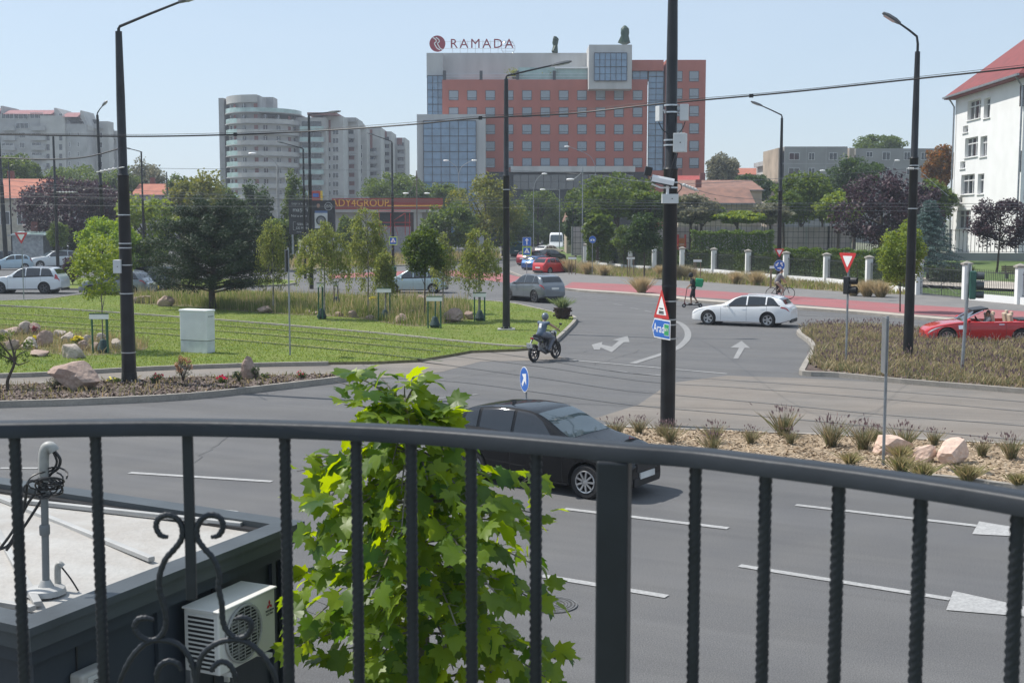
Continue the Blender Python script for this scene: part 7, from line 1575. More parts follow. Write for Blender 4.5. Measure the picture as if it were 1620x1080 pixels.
# gnarled little tree at the far left
rng = np.random.default_rng(77); p = G(12, 617, .16); t = thing('gnarled_shrub', p, 'small gnarled leaning tree in the bark bed at the left edge', 'tree'); S1 = smooth_line([(0, 0, 0), (.02, 0, .3), (.22, 0, .75), (.2, 0, 1.1), (.05, .1, 1.5)], 4); mb = MB(); mb.tube(S1, .055, 7, r1=.02)
for e in [(.7, -.1, .85), (-.45, .1, 1.2), (.45, .3, 1.35), (-.2, -.3, 1.6), (.6, .1, 1.15)]: mb.tube(smooth_line([S1[9], (e[0]*.5, e[1]*.5, e[2]*.85), e], 3), .03, 5, r1=.01)
mb.build('trunk', M_BARK, t, smooth=True); P = crown_pts(850, (.72, .6, .55), rng, .3, 14, .3)+np.array([.08, 0, 1.2]); quads('crown', leaf_quads(P, .075, rng), LM['mid'], t)
p = G(890, 503, .16); t = thing('planter', p, 'dark rusty planter with a spiky silver plant at the lawn tip', 'planter'); mb = MB(); mb.lathe([(.30, 0), (.34, .1), (.42, .45), (.45, .47), (.45, .5), (.38, .5)], 14)
for z in (.12, .36):
    for a in range(8): mb.box((.42*cos(a*pi/4), .42*sin(a*pi/4), z), (.1, .06, .08), rz=a*pi/4)
mb.build('pot', mat('rusty_steel', (.055, .03, .028), .8, .2, .3, 6), t); mb = MB(); mb.lathe([(0, .47), (.4, .47)], 12, cap=False); mb.build('soil', M_SOIL, t); V, _ = tuft_mesh(.55, .5, 420, .014, 'gblue', 91, 0, .7); quads('plant', V+np.array([0, 0, .45]), LM['gblue'], t)
p = G(621, 442, .1); t = thing('litter_bin', p, 'green cylindrical litter bin under the crossing sign lamp post', 'bin'); mb = MB(); mb.lathe([(.3, 0), (.33, .9), (.3, .92)], 14); mb.build('drum', M_STK, t, smooth=True); mb = MB(); mb.lathe([(.34, .92), (.34, 1.0), (.1, 1.08), (0, 1.08)], 14); mb.build('lid', M_TLG, t, smooth=True)
# ================================================================== PEOPLE AND TWO-WHEELERS
M_SKIN = mat('skin', (.45, .27, .19), .55, 0, .08, 8); M_SKIN2 = mat('skin_tanned', (.30, .17, .11), .55, 0, .08, 8)
M_HAIR = mat('hair_brown', (.06, .035, .02), .6, 0, .2, 20); M_CLOTHB = mat('cloth_black', (.02, .021, .024), .85, 0, .2, 10); M_CLOTHG = mat('cloth_grey', (.20, .21, .23), .85, 0, .12, 10)
M_CLOTHK = mat('cloth_khaki', (.36, .31, .24), .85, 0, .12, 10); M_SHOE = mat('shoe_dark', (.03, .03, .03), .6); M_SHOEW = mat('shoe_white', (.5, .5, .48), .6); M_CLOTHW = mat('cloth_pale', (.5, .47, .45), .85)
def remesh(mb, name, m, parent, vox=.012, sm=3):
    o = mb.build(name, m, parent); r = o.modifiers.new('r', 'REMESH'); r.mode = 'VOXEL'; r.voxel_size = vox; s = o.modifiers.new('s', 'SMOOTH'); s.iterations = sm; s.factor = .5; evald(o)
    o.data.materials.clear(); o.data.materials.append(m); o.data.polygons.foreach_set('use_smooth', [True]*len(o.data.polygons)); return o
def human(t, J, shirt, trousers, skin=M_SKIN, sleeve=.5, leg=1.0, shoe=M_SHOE, head='hair', look=(1, 0, 0), hm=None, vest=False):
    """J: joint positions; every figure is one skin surface plus clothes"""
    V = {k: Vector(v) for k, v in J.items()}; mb = MB(); lk = Vector(look).normalized(); sd = Vector((0, 0, 1)).cross(lk).normalized(); up = lk.cross(sd)
    h = V['head']; mb.ball(h, (.078, .075, .105), 16, 12, Matrix((lk, sd, up)).transposed()); mb.ball(h+lk*.02-up*.06, (.06, .055, .06), 12, 8)
    mb.cap(h+lk*.078-up*.0, h+lk*.098-up*.03, .010, .014, 8)                                   # nose
    for s in (1, -1): mb.ball(h+sd*s*.078-up*.01, (.018, .010, .03), 8, 6, Matrix((lk, sd, up)).transposed())   # ears
    mb.cap(V['neck'], h-up*.06, .055, .05); mb.cap(V['pelvis'], V['chest'], .12, .13); mb.cap(V['chest'], V['neck'], .10, .05)
    for s in 'lr':
        mb.cap(V['chest']+Vector((0, 0, .08)), V[s+'sh'], .07, .052); mb.cap(V[s+'sh'], V[s+'el'], .050, .038); mb.cap(V[s+'el'], V[s+'wr'], .038, .025)
        d = (V[s+'wr']-V[s+'el']).normalized(); a = d.cross(Vector((0, 0, 1))); a = a.normalized() if a.length > .1 else Vector((0, 1, 0)); n = a.cross(d)
        if n.z > 0: n = -n
        pm = V[s+'wr']+d*.055; mb.cap(V[s+'wr'], pm, .026, .032)
        for k in range(4):                                                                      # four curled fingers and a thumb
            b = V[s+'wr']+d*.08+a*(k-1.5)*.019; L = (.036, .042, .039, .03)[k]; m1 = b+d*L*.8+n*.012; m2 = m1+d*L*.25+n*L*.8; mb.cap(b-d*.02, m1, .010, .009, 6); mb.cap(m1, m2, .009, .007, 6)
        tb = V[s+'wr']+d*.03+a*.028; mb.cap(tb, tb+d*.03+a*.02+n*.01, .012, .010, 6); mb.cap(tb+d*.03+a*.02+n*.01, tb+d*.05+a*.012+n*.03, .010, .008, 6)
        mb.cap(V['pelvis'], V[s+'hip'], .11, .095); mb.cap(V[s+'hip'], V[s+'kn'], .085, .058); mb.cap(V[s+'kn'], V[s+'an'], .056, .036); mb.cap(V[s+'kn'].lerp(V[s+'an'], .12), V[s+'kn'].lerp(V[s+'an'], .5), .058, .05)
        mb.cap(V[s+'an'], V[s+'to'], .036, .03)
    b = remesh(mb, 'body', skin, t, .0095, 2)
    mb = MB(); mb.cap(V['pelvis']+Vector((0, 0, .04)), V['chest'], .145, .152, 14); mb.cap(V['chest'], V['neck']-Vector((0, 0, .03)), .125, .068, 14)
    for s in 'lr':
        mb.cap(V['chest']+Vector((0, 0, .06)), V[s+'sh'], .09, .068); 
        if sleeve > 0: mb.cap(V[s+'sh'], V[s+'sh'].lerp(V[s+'el'], min(1, sleeve*2)), .068, .056)
        if sleeve > .5: mb.cap(V[s+'el'], V[s+'el'].lerp(V[s+'wr'], sleeve*2-1), .056, .04)
    remesh(mb, 'shirt', shirt, t, .014, 2)
    mb = MB(); mb.cap(V['pelvis']+Vector((0, 0, .05)), V['pelvis'], .14, .13, 14)
    for s in 'lr':
        mb.cap(V['pelvis'], V[s+'hip'], .13, .115); e = min(1, leg*2); mb.cap(V[s+'hip'], V[s+'hip'].lerp(V[s+'kn'], e), .112, .078)
        if leg > .5: mb.cap(V[s+'kn'], V[s+'kn'].lerp(V[s+'an'], leg*2-1), .078, .05)
    remesh(mb, 'trousers', trousers, t, .014, 2)
    for s in 'lr':
        mb = MB(); d = (V[s+'to']-V[s+'an']); d.z = 0; d.normalize(); mb.cap(V[s+'an']-Vector((0, 0, .045))-d*.03, V[s+'to'], .046, .040); remesh(mb, 'shoe', shoe, t, .012, 2)
    if head == 'helmet':
        mb = MB(); mb.ball(h+up*.02-lk*.005, (.135, .125, .145), 18, 12, Matrix((lk, sd, up)).transposed()); o = mb.build('helmet', hm or M_CLOTHB, t, smooth=True)
        mb = MB(); mb.ball(h+up*.015+lk*.045, (.098, .108, .055), 14, 8, Matrix((lk, sd, up)).transposed()); mb.build('visor', M_GLASS, o, smooth=True)
    else:
        mb = MB(); mb.ball(h+up*.025-lk*.018, (.085, .084, .100), 14, 10, Matrix((lk, sd, up)).transposed()); remesh(mb, 'hair', hm or M_HAIR, t, .012, 1)
    mb = MB()
    for s in (1, -1): mb.ball(h+lk*.072+sd*s*.03+up*.005, (.010, .014, .010), 8, 6)
    if head != 'helmet': mb.build('eyes', M_BLACK, b); mb = MB(); mb.cap(h+lk*.074-up*.055+sd*.02, h+lk*.074-up*.055-sd*.02, .006); mb.build('mouth', mat('lips', (.3, .10, .09), .5), b)
    return t
# ---- motorcycle and rider
p = (G(845, 573)+G(878, 566))/2; hd = radians(56)
t = thing('motorcycle', p, 'grey naked motorcycle ridden away past the tip of the main lawn', 'motorcycle', None, hd)
M_MOTO = mat('moto_grey', (.12, .13, .14), .35, .5, .1, 6, coat=1); M_ENG = mat('engine_metal', (.22, .22, .23), .35, .9, .15, 14)
for x in (-.70, .72):
    mb = MB(); M0 = Matrix.Rotation(pi/2, 3, 'X'); mb.lathe([(.235, -.05), (.285, -.06), (.315, -.02), (.315, .02), (.285, .06), (.235, .05)], 28, (0, 0, 0), M0, cap=False); w_ = mb.build('wheel', M_TYRE, t, smooth=True); w_.location = (x, 0, .315)
    mb = MB(); mb.lathe([(.215, -.03), (.24, -.04), (.24, .04), (.215, .03)], 24, (0, 0, 0), M0, cap=False); mb.lathe([(0, -.05), (.05, -.05), (.05, .05), (0, .05)], 12, (0, 0, 0), M0)
    for k in range(5): a = k*2*pi/5; mb.bar((.04*cos(a), 0, .04*sin(a)), (.22*cos(a), 0, .22*sin(a)), .03, .03)
    mb.build('rim', M_RIMD, w_); mb = MB(); mb.lathe([(.09, -.065), (.14, -.065), (.14, -.058), (.09, -.058)], 20, (0, 0, 0), M0, cap=False); mb.build('brake_disc', M_CHROME, w_)
mb = MB(); mb.ball((.12, 0, .86), (.30, .16, .15), 16, 10); mb.cap((.30, 0, .82), (.0, 0, .80), .13, .11); remesh(mb, 'fuel_tank', M_MOTO, t, .016, 3)
mb = MB(); mb.cap((-.1, 0, .80), (-.45, 0, .83), .105, .10); mb.cap((-.45, 0, .86), (-.68, 0, .92), .09, .06); remesh(mb, 'seat', M_BLACK, t, .016, 3)
mb = MB(); mb.cap((-.3, 0, .74), (-.78, 0, .86), .10, .045); mb.cap((-.78, 0, .82), (-.98, 0, .60), .035, .03); remesh(mb, 'tail_unit', M_MOTO, t, .014, 2)
mb = MB(); mb.box((.05, 0, .48), (.42, .30, .32)); mb.lathe([(.10, -.19), (.12, -.17), (.12, .17), (.10, .19)], 16, (-.04, 0, .42), Matrix.Rotation(pi/2, 3, 'X')); mb.box((.2, 0, .66), (.2, .24, .14)); mb.build('engine', M_ENG, t, bevel=.03)
mb = MB()
for s in (1, -1): mb.tube([(.72, s*.10, .315), (.50, s*.10, .98)], .027, 8); mb.tube([(-.70, s*.10, .315), (-.18, s*.10, .45)], .026, 8); mb.tube([(-.1, s*.09, .45), (-.25, s*.07, .78)], .02, 6)
mb.tube([(.46, 0, .93), (.1, 0, .75), (-.15, 0, .5)], .035, 8); mb.build('frame', M_BLACK, t, smooth=True)
mb = MB(); mb.tube([(.36, .37, 1.07), (.44, .22, 1.04), (.48, 0, 1.0), (.44, -.22, 1.04), (.36, -.37, 1.07)], .014, 8); hb = mb.build('handlebar', M_BLACK, t, smooth=True)
for s in (1, -1): mb = MB(); mb.tube([(.42, s*.27, 1.05), (.44, s*.36, 1.24)], .009, 6); mb.ball((.44, s*.38, 1.27), (.025, .07, .045), 10, 6); mb.build('mirror', M_BLACK, t, smooth=True)
mb = MB(); mb.ball((.60, 0, .92), (.10, .11, .11), 12, 8); mb.build('headlight', M_HEAD, t, smooth=True); mb = MB(); mb.tube([(.15, -.14, .3), (-.2, -.17, .28), (-.68, -.2, .48)], [.03, .05, .065], 10); mb.build('exhaust', M_ENG, t, smooth=True)
mb = MB(); mb.box((-.99, 0, .60), (.015, .22, .17), M=Matrix.Rotation(-.25, 3, 'Y')); mb.build('number_plate', M_PLATE, t); mb = MB(); mb.box((-.83, 0, .84), (.05, .12, .05)); mb.build('tail_light', M_TAIL, t); mb = MB(); mb.box((.70, 0, .65), (.34, .13, .03)); mb.build('mudguard', M_MOTO, t, bevel=.01)
t = thing('person', p, 'rider with grey helmet, blue grey vest and bare arms on the motorcycle', 'person', None, hd)
human(t, dict(head=(.02, 0, 1.52), neck=(-.05, 0, 1.38), chest=(-.12, 0, 1.22), pelvis=(-.26, 0, .93), lsh=(-.08, .19, 1.33), lel=(.14, .34, 1.17), lwr=(.33, .34, 1.09), rsh=(-.08, -.19, 1.33), rel=(.14, -.34, 1.17), rwr=(.33, -.34, 1.09), lhip=(-.2, .12, .92), lkn=(.2, .24, .78), lan=(-.1, .23, .40), lto=(.08, .24, .33), rhip=(-.2, -.12, .92), rkn=(.2, -.24, .78), ran=(-.1, -.23, .40), rto=(.08, -.24, .33)),
      mat('vest_blue_grey', (.10, .14, .20), .8), mat('jeans_grey', (.16, .17, .20), .85), skin=M_SKIN, sleeve=0, leg=1, head='helmet', look=(1, 0, -.1), hm=mat('helmet_grey', (.12, .15, .18), .35, .2, .1, 6, coat=1))
o = MB(); o.box((-.285, 0, 1.24), (.02, .1, .16), M=Matrix.Rotation(.3, 3, 'Y')); o.build('vest_print', M_WHITE, t, bevel=.006)
# ---- courier on kick scooter
p = G(1095, 486.5); hd = radians(176)
t = thing('kick_scooter', p, 'dark electric kick scooter with red stem under the courier', 'scooter', None, hd)
for x in (.46, -.46):
    mb = MB(); mb.lathe([(.06, -.025), (.10, -.035), (.115, -.01), (.115, .01), (.10, .035), (.06, .025)], 20, (0, 0, 0), Matrix.Rotation(pi/2, 3, 'X')); w_ = mb.build('wheel', M_TYRE, t, smooth=True); w_.location = (x, 0, .115); mb = MB(); mb.lathe([(0, -.04), (.05, -.04), (.05, .04), (0, .04)], 12, (0, 0, 0), Matrix.Rotation(pi/2, 3, 'X')); mb.build('hub', M_RIM, w_)
mb = MB(); mb.box((-.02, 0, .15), (.72, .17, .055)); mb.build('deck', M_BLACK, t, bevel=.012); mb = MB(); mb.bar((-.3, 0, .19), (-.52, 0, .26), .13, .02); mb.build('mudguard', M_BLACK, t)
mb = MB(); mb.tube([(.34, 0, .15), (.44, 0, .3), (.37, 0, .62)], .028, 8); mb.tube([(.46, 0, .115), (.43, 0, .34)], .024, 8); mb.build('stem', mat('scooter_red', (.18, .04, .04), .5), t, smooth=True); mb = MB(); mb.tube([(.37, 0, .6), (.30, 0, 1.12)], .018, 8); mb.tube([(.29, .25, 1.12), (.30, 0, 1.12), (.29, -.25, 1.12)], .014, 8); mb.build('handlebar', M_BLACK, t, smooth=True)
t = thing('person', p, 'courier in black shorts and helmet standing on a scooter with green box on the back', 'person', None, hd)
human(t, dict(head=(.10, 0, 1.80), neck=(.04, 0, 1.63), chest=(-.0, 0, 1.46), pelvis=(-.06, 0, 1.10), lsh=(.02, .19, 1.55), lel=(.08, .27, 1.30), lwr=(.24, .25, 1.16), rsh=(.02, -.19, 1.55), rel=(.08, -.27, 1.30), rwr=(.24, -.25, 1.16), lhip=(-.05, .10, 1.04), lkn=(.09, .10, .62), lan=(.05, .07, .26), lto=(.19, .08, .22), rhip=(-.06, -.10, 1.04), rkn=(-.1, -.11, .62), ran=(-.30, -.09, .32), rto=(-.18, -.1, .25)),
      M_CLOTHB, M_CLOTHB, M_SKIN2, .4, .48, M_SHOE, 'helmet', (1, 0, -.12))
t = thing('delivery_bag', p+Vector((-.30*cos(hd), -.30*sin(hd), 1.42)), 'bright green cube shaped delivery bag on the back of the courier', 'bag', None, hd)
MGR = mat('bag_green', (.01, .30, .13), .6, 0, .12, 5); mb = MB(); mb.box((-.06, 0, -.02), (.40, .44, .46), M=Matrix.Rotation(-.12, 3, 'Y')); mb.build('case', MGR, t, bevel=.04); mb = MB(); mb.box((-.27, 0, -.02), (.04, .34, .34), M=Matrix.Rotation(-.12, 3, 'Y')); mb.build('front_pocket', mat('bag_green_dark', (.008, .20, .09), .6), t, bevel=.015); mb = MB()
for s in (1, -1): mb.tube(smooth_line([(.13, s*.11, .16), (.30, s*.12, .17), (.38, s*.13, .0), (.14, s*.12, -.2)], 4), .016, 6)
mb.build('straps', M_BLACK, t)
# ---- cyclist
p = G(1234, 473, .13); hd = radians(-2)
t = thing('bicycle', p, 'dark city bicycle on the red lane behind the bike lane post', 'bicycle', None, hd)
for x in (.54, -.52):
    mb = MB(); mb.tube([(.335*cos(a*pi/18), 0, .335*sin(a*pi/18)) for a in range(37)], .02, 6, caps=False); w_ = mb.build('wheel', M_TYRE, t, smooth=True); w_.location = (x, 0, .35); mb = MB()
    for k in range(14): a = k*pi/7; mb.tube([(0, 0, 0), (.32*cos(a), 0, .32*sin(a))], .003, 3)
    mb.build('spokes', M_CHROME, w_)
mb = MB()
for a, b in (((-.52, 0, .35), (-.06, 0, .30)), ((-.06, 0, .30), (-.2, 0, .82)), ((-.2, 0, .78), (-.52, 0, .35)), ((-.06, 0, .30), (.38, 0, .76)), ((-.18, 0, .74), (.36, 0, .86)), ((.34, 0, .92), (.54, 0, .35))): mb.tube([a, b], .018, 6)
mb.build('frame', M_CLOTHB, t, smooth=True); mb = MB(); mb.tube([(.28, .28, 1.02), (.35, .1, 1.06), (.34, 0, .98), (.35, -.1, 1.06), (.28, -.28, 1.02)], .013, 6); mb.build('handlebar', M_BLACK, t, smooth=True); mb = MB(); mb.box((-.22, 0, .88), (.26, .16, .06)); mb.build('saddle', M_BLACK, t, bevel=.02); mb = MB(); mb.lathe([(0, .01), (.09, .01), (.09, -.01), (0, -.01)], 16, (-.06, -.06, .30), Matrix.Rotation(pi/2, 3, 'X')); mb.bar((-.06, -.08, .3), (.06, -.1, .18), .02); mb.bar((-.06, .08, .3), (-.18, .1, .42), .02); mb.build('crank', M_CHROME, t)
t = thing('person', p, 'cyclist in grey shirt and khaki trousers half hidden by the bike lane post', 'person', None, hd)
human(t, dict(head=(.08, 0, 1.70), neck=(.0, 0, 1.54), chest=(-.06, 0, 1.38), pelvis=(-.22, 0, 1.02), lsh=(.0, .19, 1.47), lel=(.14, .26, 1.24), lwr=(.26, .27, 1.07), rsh=(.0, -.19, 1.47), rel=(.14, -.26, 1.24), rwr=(.26, -.27, 1.07), lhip=(-.18, .10, .98), lkn=(.12, .11, .76), lan=(-.16, .11, .50), lto=(-.04, .12, .44), rhip=(-.18, -.10, .98), rkn=(.16, -.11, .62), ran=(.04, -.11, .26), rto=(.16, -.12, .21)), M_CLOTHG, M_CLOTHK, M_SKIN, .45, .96, M_SHOE, 'hair')
# ---- pedestrian far back
p = G(812, 402); t = thing('person', p, 'pedestrian in pale clothes walking left of the teal van', 'person', None, 2.6)
human(t, dict(head=(.05, 0, 1.62), neck=(.0, 0, 1.46), chest=(0, 0, 1.3), pelvis=(0, 0, .95), lsh=(0, .18, 1.40), lel=(-.1, .22, 1.15), lwr=(.0, .22, .92), rsh=(0, -.18, 1.40), rel=(.1, -.22, 1.15), rwr=(.25, -.2, 1.0), lhip=(0, .09, .9), lkn=(.15, .09, .5), lan=(.2, .09, .09), lto=(.33, .1, .05), rhip=(0, -.09, .9), rkn=(.02, -.09, .5), ran=(-.2, -.09, .12), rto=(-.08, -.1, .05)), M_CLOTHW, M_CLOTHK, M_SKIN, .4, .95, M_SHOEW)
# ---- convertible driver
t = thing('person', CONV.location, 'driver with brown hair and white shirt in the red convertible', 'person', None, CONV.rotation_euler[2])
human(t, dict(head=(-.12, .36, 1.26), neck=(-.17, .36, 1.10), chest=(-.16, .36, .95), pelvis=(-.12, .36, .66), lsh=(-.12, .54, 1.03), lel=(.02, .56, .86), lwr=(.20, .48, .96), rsh=(-.12, .18, 1.03), rel=(.02, .2, .86), rwr=(.20, .26, .96), lhip=(-.08, .45, .62), lkn=(.30, .46, .66), lan=(.50, .46, .40), lto=(.58, .46, .36), rhip=(-.08, .27, .62), rkn=(.30, .27, .66), ran=(.50, .27, .40), rto=(.58, .27, .36)), M_CLOTHW, M_CLOTHK, M_SKIN, .4, .95)
# ================================================================== KIOSK, NEAR TREE, BALCONY RAILING
M_KWALL = mat('kiosk_cladding', (.030, .040, .052), .55, .1, .15, 1.2, .1, 20, stretch=(1, 1, .4)); M_KCAP = mat('kiosk_capping', (.070, .083, .092), .5, .2, .15, 2, .1, 20)
M_MEMB = ground_mat('roof_membrane', (.37, .365, .35), (.43, .42, .40), (.29, .26, .23), .7, 3, .75, .25, 30, 20, .04); M_BATT = mat('roof_batten', (.42, .42, .41), .6, .2, .12, 3)
ZK = 2.6; K1, K2 = G(47, 994, ZK), G(482, 824, ZK); K3 = G(-10, 746, ZK); d12 = (K2-K1).normalized(); d23 = (K3-K2).normalized(); d23 = (d23-d12*d23.dot(d12)*.35).normalized()
K3 = K2+d23*6.0; K4 = K1+d23*6.0
t = thing('kiosk', (K1.x, K1.y, 0), 'dark grey flat roofed kiosk with white roof membrane at lower left', 'kiosk')
def ringp(Q, a, b, z0, z1, m, nm):
    c = sum(Q, Vector((0, 0, 0)))/4; O = inset(Q, a); I = inset(Q, b); n = 4; mb = MB()
    vs = [(*p_, z0) for p_ in O]+[(*p_, z1) for p_ in O]+[(*p_, z1) for p_ in I]+[(*p_, z0) for p_ in I]
    mb.add(vs, [(k*n+i, k*n+(i+1) % n, ((k+1) % 4)*n+(i+1) % n, ((k+1) % 4)*n+i) for k in range(4) for i in range(n)]); return mb.build(nm, m, t, world=True)
Q4 = [K1, K2, K3, K4]
ringp(Q4, 0, .20, ZK-.05, ZK, M_KCAP, 'parapet_cap'); ringp(Q4, .035, .17, ZK-.16, ZK-.052, M_KCAP, 'cornice'); ringp(Q4, .075, .17, ZK-.26, ZK-.162, M_KWALL, 'cornice_lower')
I = inset(Q4, .14); mb = MB(); mb.add([(*p_, 0) for p_ in I]+[(*p_, ZK-.27) for p_ in I], [(i, (i+1) % 4, 4+(i+1) % 4, 4+i) for i in range(4)]); W = mb.build('wall', M_KWALL, t, world=True)
ringp(Q4, .205, .27, ZK-.13, ZK-.045, M_BLACK, 'roof_gutter')
I = [Vector((*p_, 0)) for p_ in inset(Q4, .27)]; zm = ZK-.07; ap = (I[0]+I[1]+I[2]+I[3])/4; ap.z = zm+.05
mb = MB(); mb.add([(p_.x, p_.y, zm) for p_ in I]+[tuple(ap)], [(0, 1, 4), (1, 2, 4), (2, 3, 4), (3, 0, 4)]); mb.build('roof_membrane', M_MEMB, t, world=True)
def rz_(px, py): return G(px, py, ZK-.035)
for a, b in (((-40, 772), (240, 884)), ((15, 790), (383, 829)), ((100, 783), (375, 812)), ((-10, 830), (60, 955)), ((-80, 940), (53, 962))):
    mb = MB(); mb.bar(rz_(*a), rz_(*b), .05, .035, up=(0, 0, 1)); mb.build('batten', M_BATT, t, world=True, bevel=.004)
# wall pilaster and joints
uW = d12; nW = Vector((d12.y, -d12.x, 0))
def onwall(s, z, dpt=0): return Vector((K1.x, K1.y, 0))+uW*s+nW*(dpt-.14)+Vector((0, 0, z))
LW = (K2-K1).length
for s in (LW-.28, LW-.16, 1.25): mb = MB(); mb.bar(onwall(s, .05, .02), onwall(s, ZK-.27, .02), .05, .03, up=nW); mb.build('pilaster', M_KWALL, t, world=True)
for s in (.5, 1.85): mb = MB(); mb.bar(onwall(s, .05, .004), onwall(s, ZK-.27, .004), .012, .012, up=nW); mb.build('wall_joint', M_BLACK, t, world=True)
fr = lambda nm, s, z, lab, cat: thing(nm, onwall(s, z, 0), lab, cat, None, atan2(uW.y, uW.x))
def wall_s(px, z, dp=0):       # distance along the wall where photo column px meets it at height z
    k = (px-810)/FPX*1.0; P0 = onwall(0, z, dp); 
    best = min((abs(P0.x+uW.x*q*.01-(px-810)/FPX*(((P0.y+uW.y*q*.01)*cos(PITCH))-(z-CAMZ)*sin(PITCH))), q*.01) for q in range(-50, 420)); return best[1]
# air conditioner
s0, s1 = wall_s(345, 2.1, .38), wall_s(432, 2.1, .38); wA = .66; hA = wA*.70
t = fr('air_conditioner', (s0+s1)/2+.02, 2.31-hA, 'white wall mounted air conditioner with round fan grille on the kiosk', 'air conditioner')
M_AC = mat('ac_casing', (.66, .65, .61), .5, 0, .05, 4); dA = .30; M_ACD = mat('ac_dark', (.03, .03, .03), .6)
mb = MB(); mb.bx(-wA/2, wA/2, -.08-dA, -.08, 0, hA*.97); cs = mb.build('casing', M_AC, t, bevel=.012); mb = MB(); mb.bx(-wA/2-.012, wA/2+.012, -.095-dA, -.07, hA*.965, hA); mb.build('top_cover', M_AC, t, bevel=.008)
cf = Vector((-wA*.10, -.08-dA, hA*.5)); R_ = hA*.42
mb = MB(); mb.lathe([(0, 0), (R_, 0), (R_, .006), (0, .006)], 36, cf+Vector((0, -.001, 0)), Matrix.Rotation(pi/2, 3, 'X')); fn_ = mb.build('fan_opening', M_ACD, t)
mb = MB()
for k in range(3):
    a = k*2*pi/3; mb.add([cf+Vector((.03*cos(a), -.008, .03*sin(a))), cf+Vector((R_*.85*cos(a-.3), -.009, R_*.85*sin(a-.3))), cf+Vector((R_*.9*cos(a+.4), -.013, R_*.9*sin(a+.4)))], [(0, 1, 2)])
mb.lathe([(0, 0), (.05, 0), (.04, .012), (0, .014)], 14, cf+Vector((0, -.008, 0)), Matrix.Rotation(pi/2, 3, 'X')); mb.build('fan', mat('fan_grey', (.2, .2, .2), .5), fn_)
mb = MB()
for k in range(-7, 8):
    q = k/8*R_; l = sqrt(R_**2-q*q); mb.bar(cf+Vector((-l, -.022, q)), cf+Vector((l, -.022, q)), .006); mb.bar(cf+Vector((q, -.022, -l)), cf+Vector((q, -.022, l)), .006) if k % 3 == 0 else None
mb.tube([cf+Vector((R_*1.03*cos(a*pi/16), -.018, R_*1.03*sin(a*pi/16))) for a in range(33)], .010, 6); mb.build('grille', mat('grille_grey', (.35, .35, .34), .5), t)
mb = MB(); mb.bx(-wA/2-.004, -wA/2+.01, -.04-dA, -.12, .03, hA*.9); mb.build('coil_opening', M_ACD, t)
mb = MB()
for k in range(13): z = .05+k*(hA*.84)/12; mb.bx(-wA/2-.010, -wA/2+.0, -.045-dA, -.115, z, z+.012)
mb.build('coil_guard', M_AC, t)
lc = Vector((wA*.385, -.084-dA, hA*.74)); dm = lambda cx, cz, a, s=.022: [(cx+x*cos(a)-y*sin(a), cz+x*sin(a)+y*cos(a)) for x, y in ((0, 0), (s*.5, s*.85), (0, s*1.7), (-s*.5, s*.85))]
mb = MB()
for a in (0, 2*pi/3, -2*pi/3): mb.extr(dm(0, 0, a), lc, (1, 0, 0), (0, 0, 1), (0, -1, 0), .003)
mb.build('emblem', mat('emblem_red', (.5, .02, .03), .5), t); text('maker_name', 'MITSUBISHI', .020, M_ACD, t, lc+Vector((0, -.003, -.04)), FACE, .001); text('maker_name', 'ELECTRIC', .020, M_ACD, t, lc+Vector((0, -.003, -.065)), FACE, .001)
for s in (-1, 1): mb = MB(); mb.bar((s*wA*.32, -.0, -.02), (s*wA*.32, -.42, -.02), .04, .03); mb.bar((s*wA*.32, -.02, -.02), (s*wA*.32, -.02, -.28), .04, .02); mb.build('bracket', M_AC, t)
s_ = wall_s(295, 1.9); t = fr('cable_duct', s_, 1.35, 'narrow pale vertical trunking strip left of the air conditioner', 'trunking'); mb = MB(); mb.bx(-.03, .03, -.06, -.001, 0, .55); mb.build('channel', M_GALV, t, bevel=.01); mb = MB(); mb.bx(-.024, .024, -.066, -.058, .02, .53); mb.build('cover', M_BATT, t)
def wbox(px, z, w_, h, lab, red=True):
    s_ = wall_s(px, z); t = fr('alarm_box', s_, z, lab, 'alarm box'); mb = MB(); mb.bx(-w_/2, w_/2, -.11, -.001, 0, h); mb.build('housing', mat('alarm_housing', (.42, .41, .38), .6), t, bevel=.02); mb = MB(); mb.bx(-w_*.3, w_*.38, -.118, -.108, h*.12, h*.9); mb.build('cover_plate', mat('alarm_cover', (.55, .55, .52), .5), t, bevel=.004); mb = MB()
    for k in range(7): mb.bx(-w_*.12, w_*.34, -.122, -.116, h*.55+k*h*.04, h*.565+k*h*.04)
    mb.build('louvres', M_ACD, t)
    if red: mb = MB(); mb.bx(-w_*.42, w_*.42, -.112, -.1, h*.0, h*.07); mb.build('red_strip', mat('amber_strip', (.45, .12, .04), .4), t)
wbox(133, 1.86, .24, .30, 'pale alarm siren box with louvres on the dark kiosk wall'); wbox(152, 1.50, .30, .24, 'second pale box below the alarm siren at the frame bottom', False)
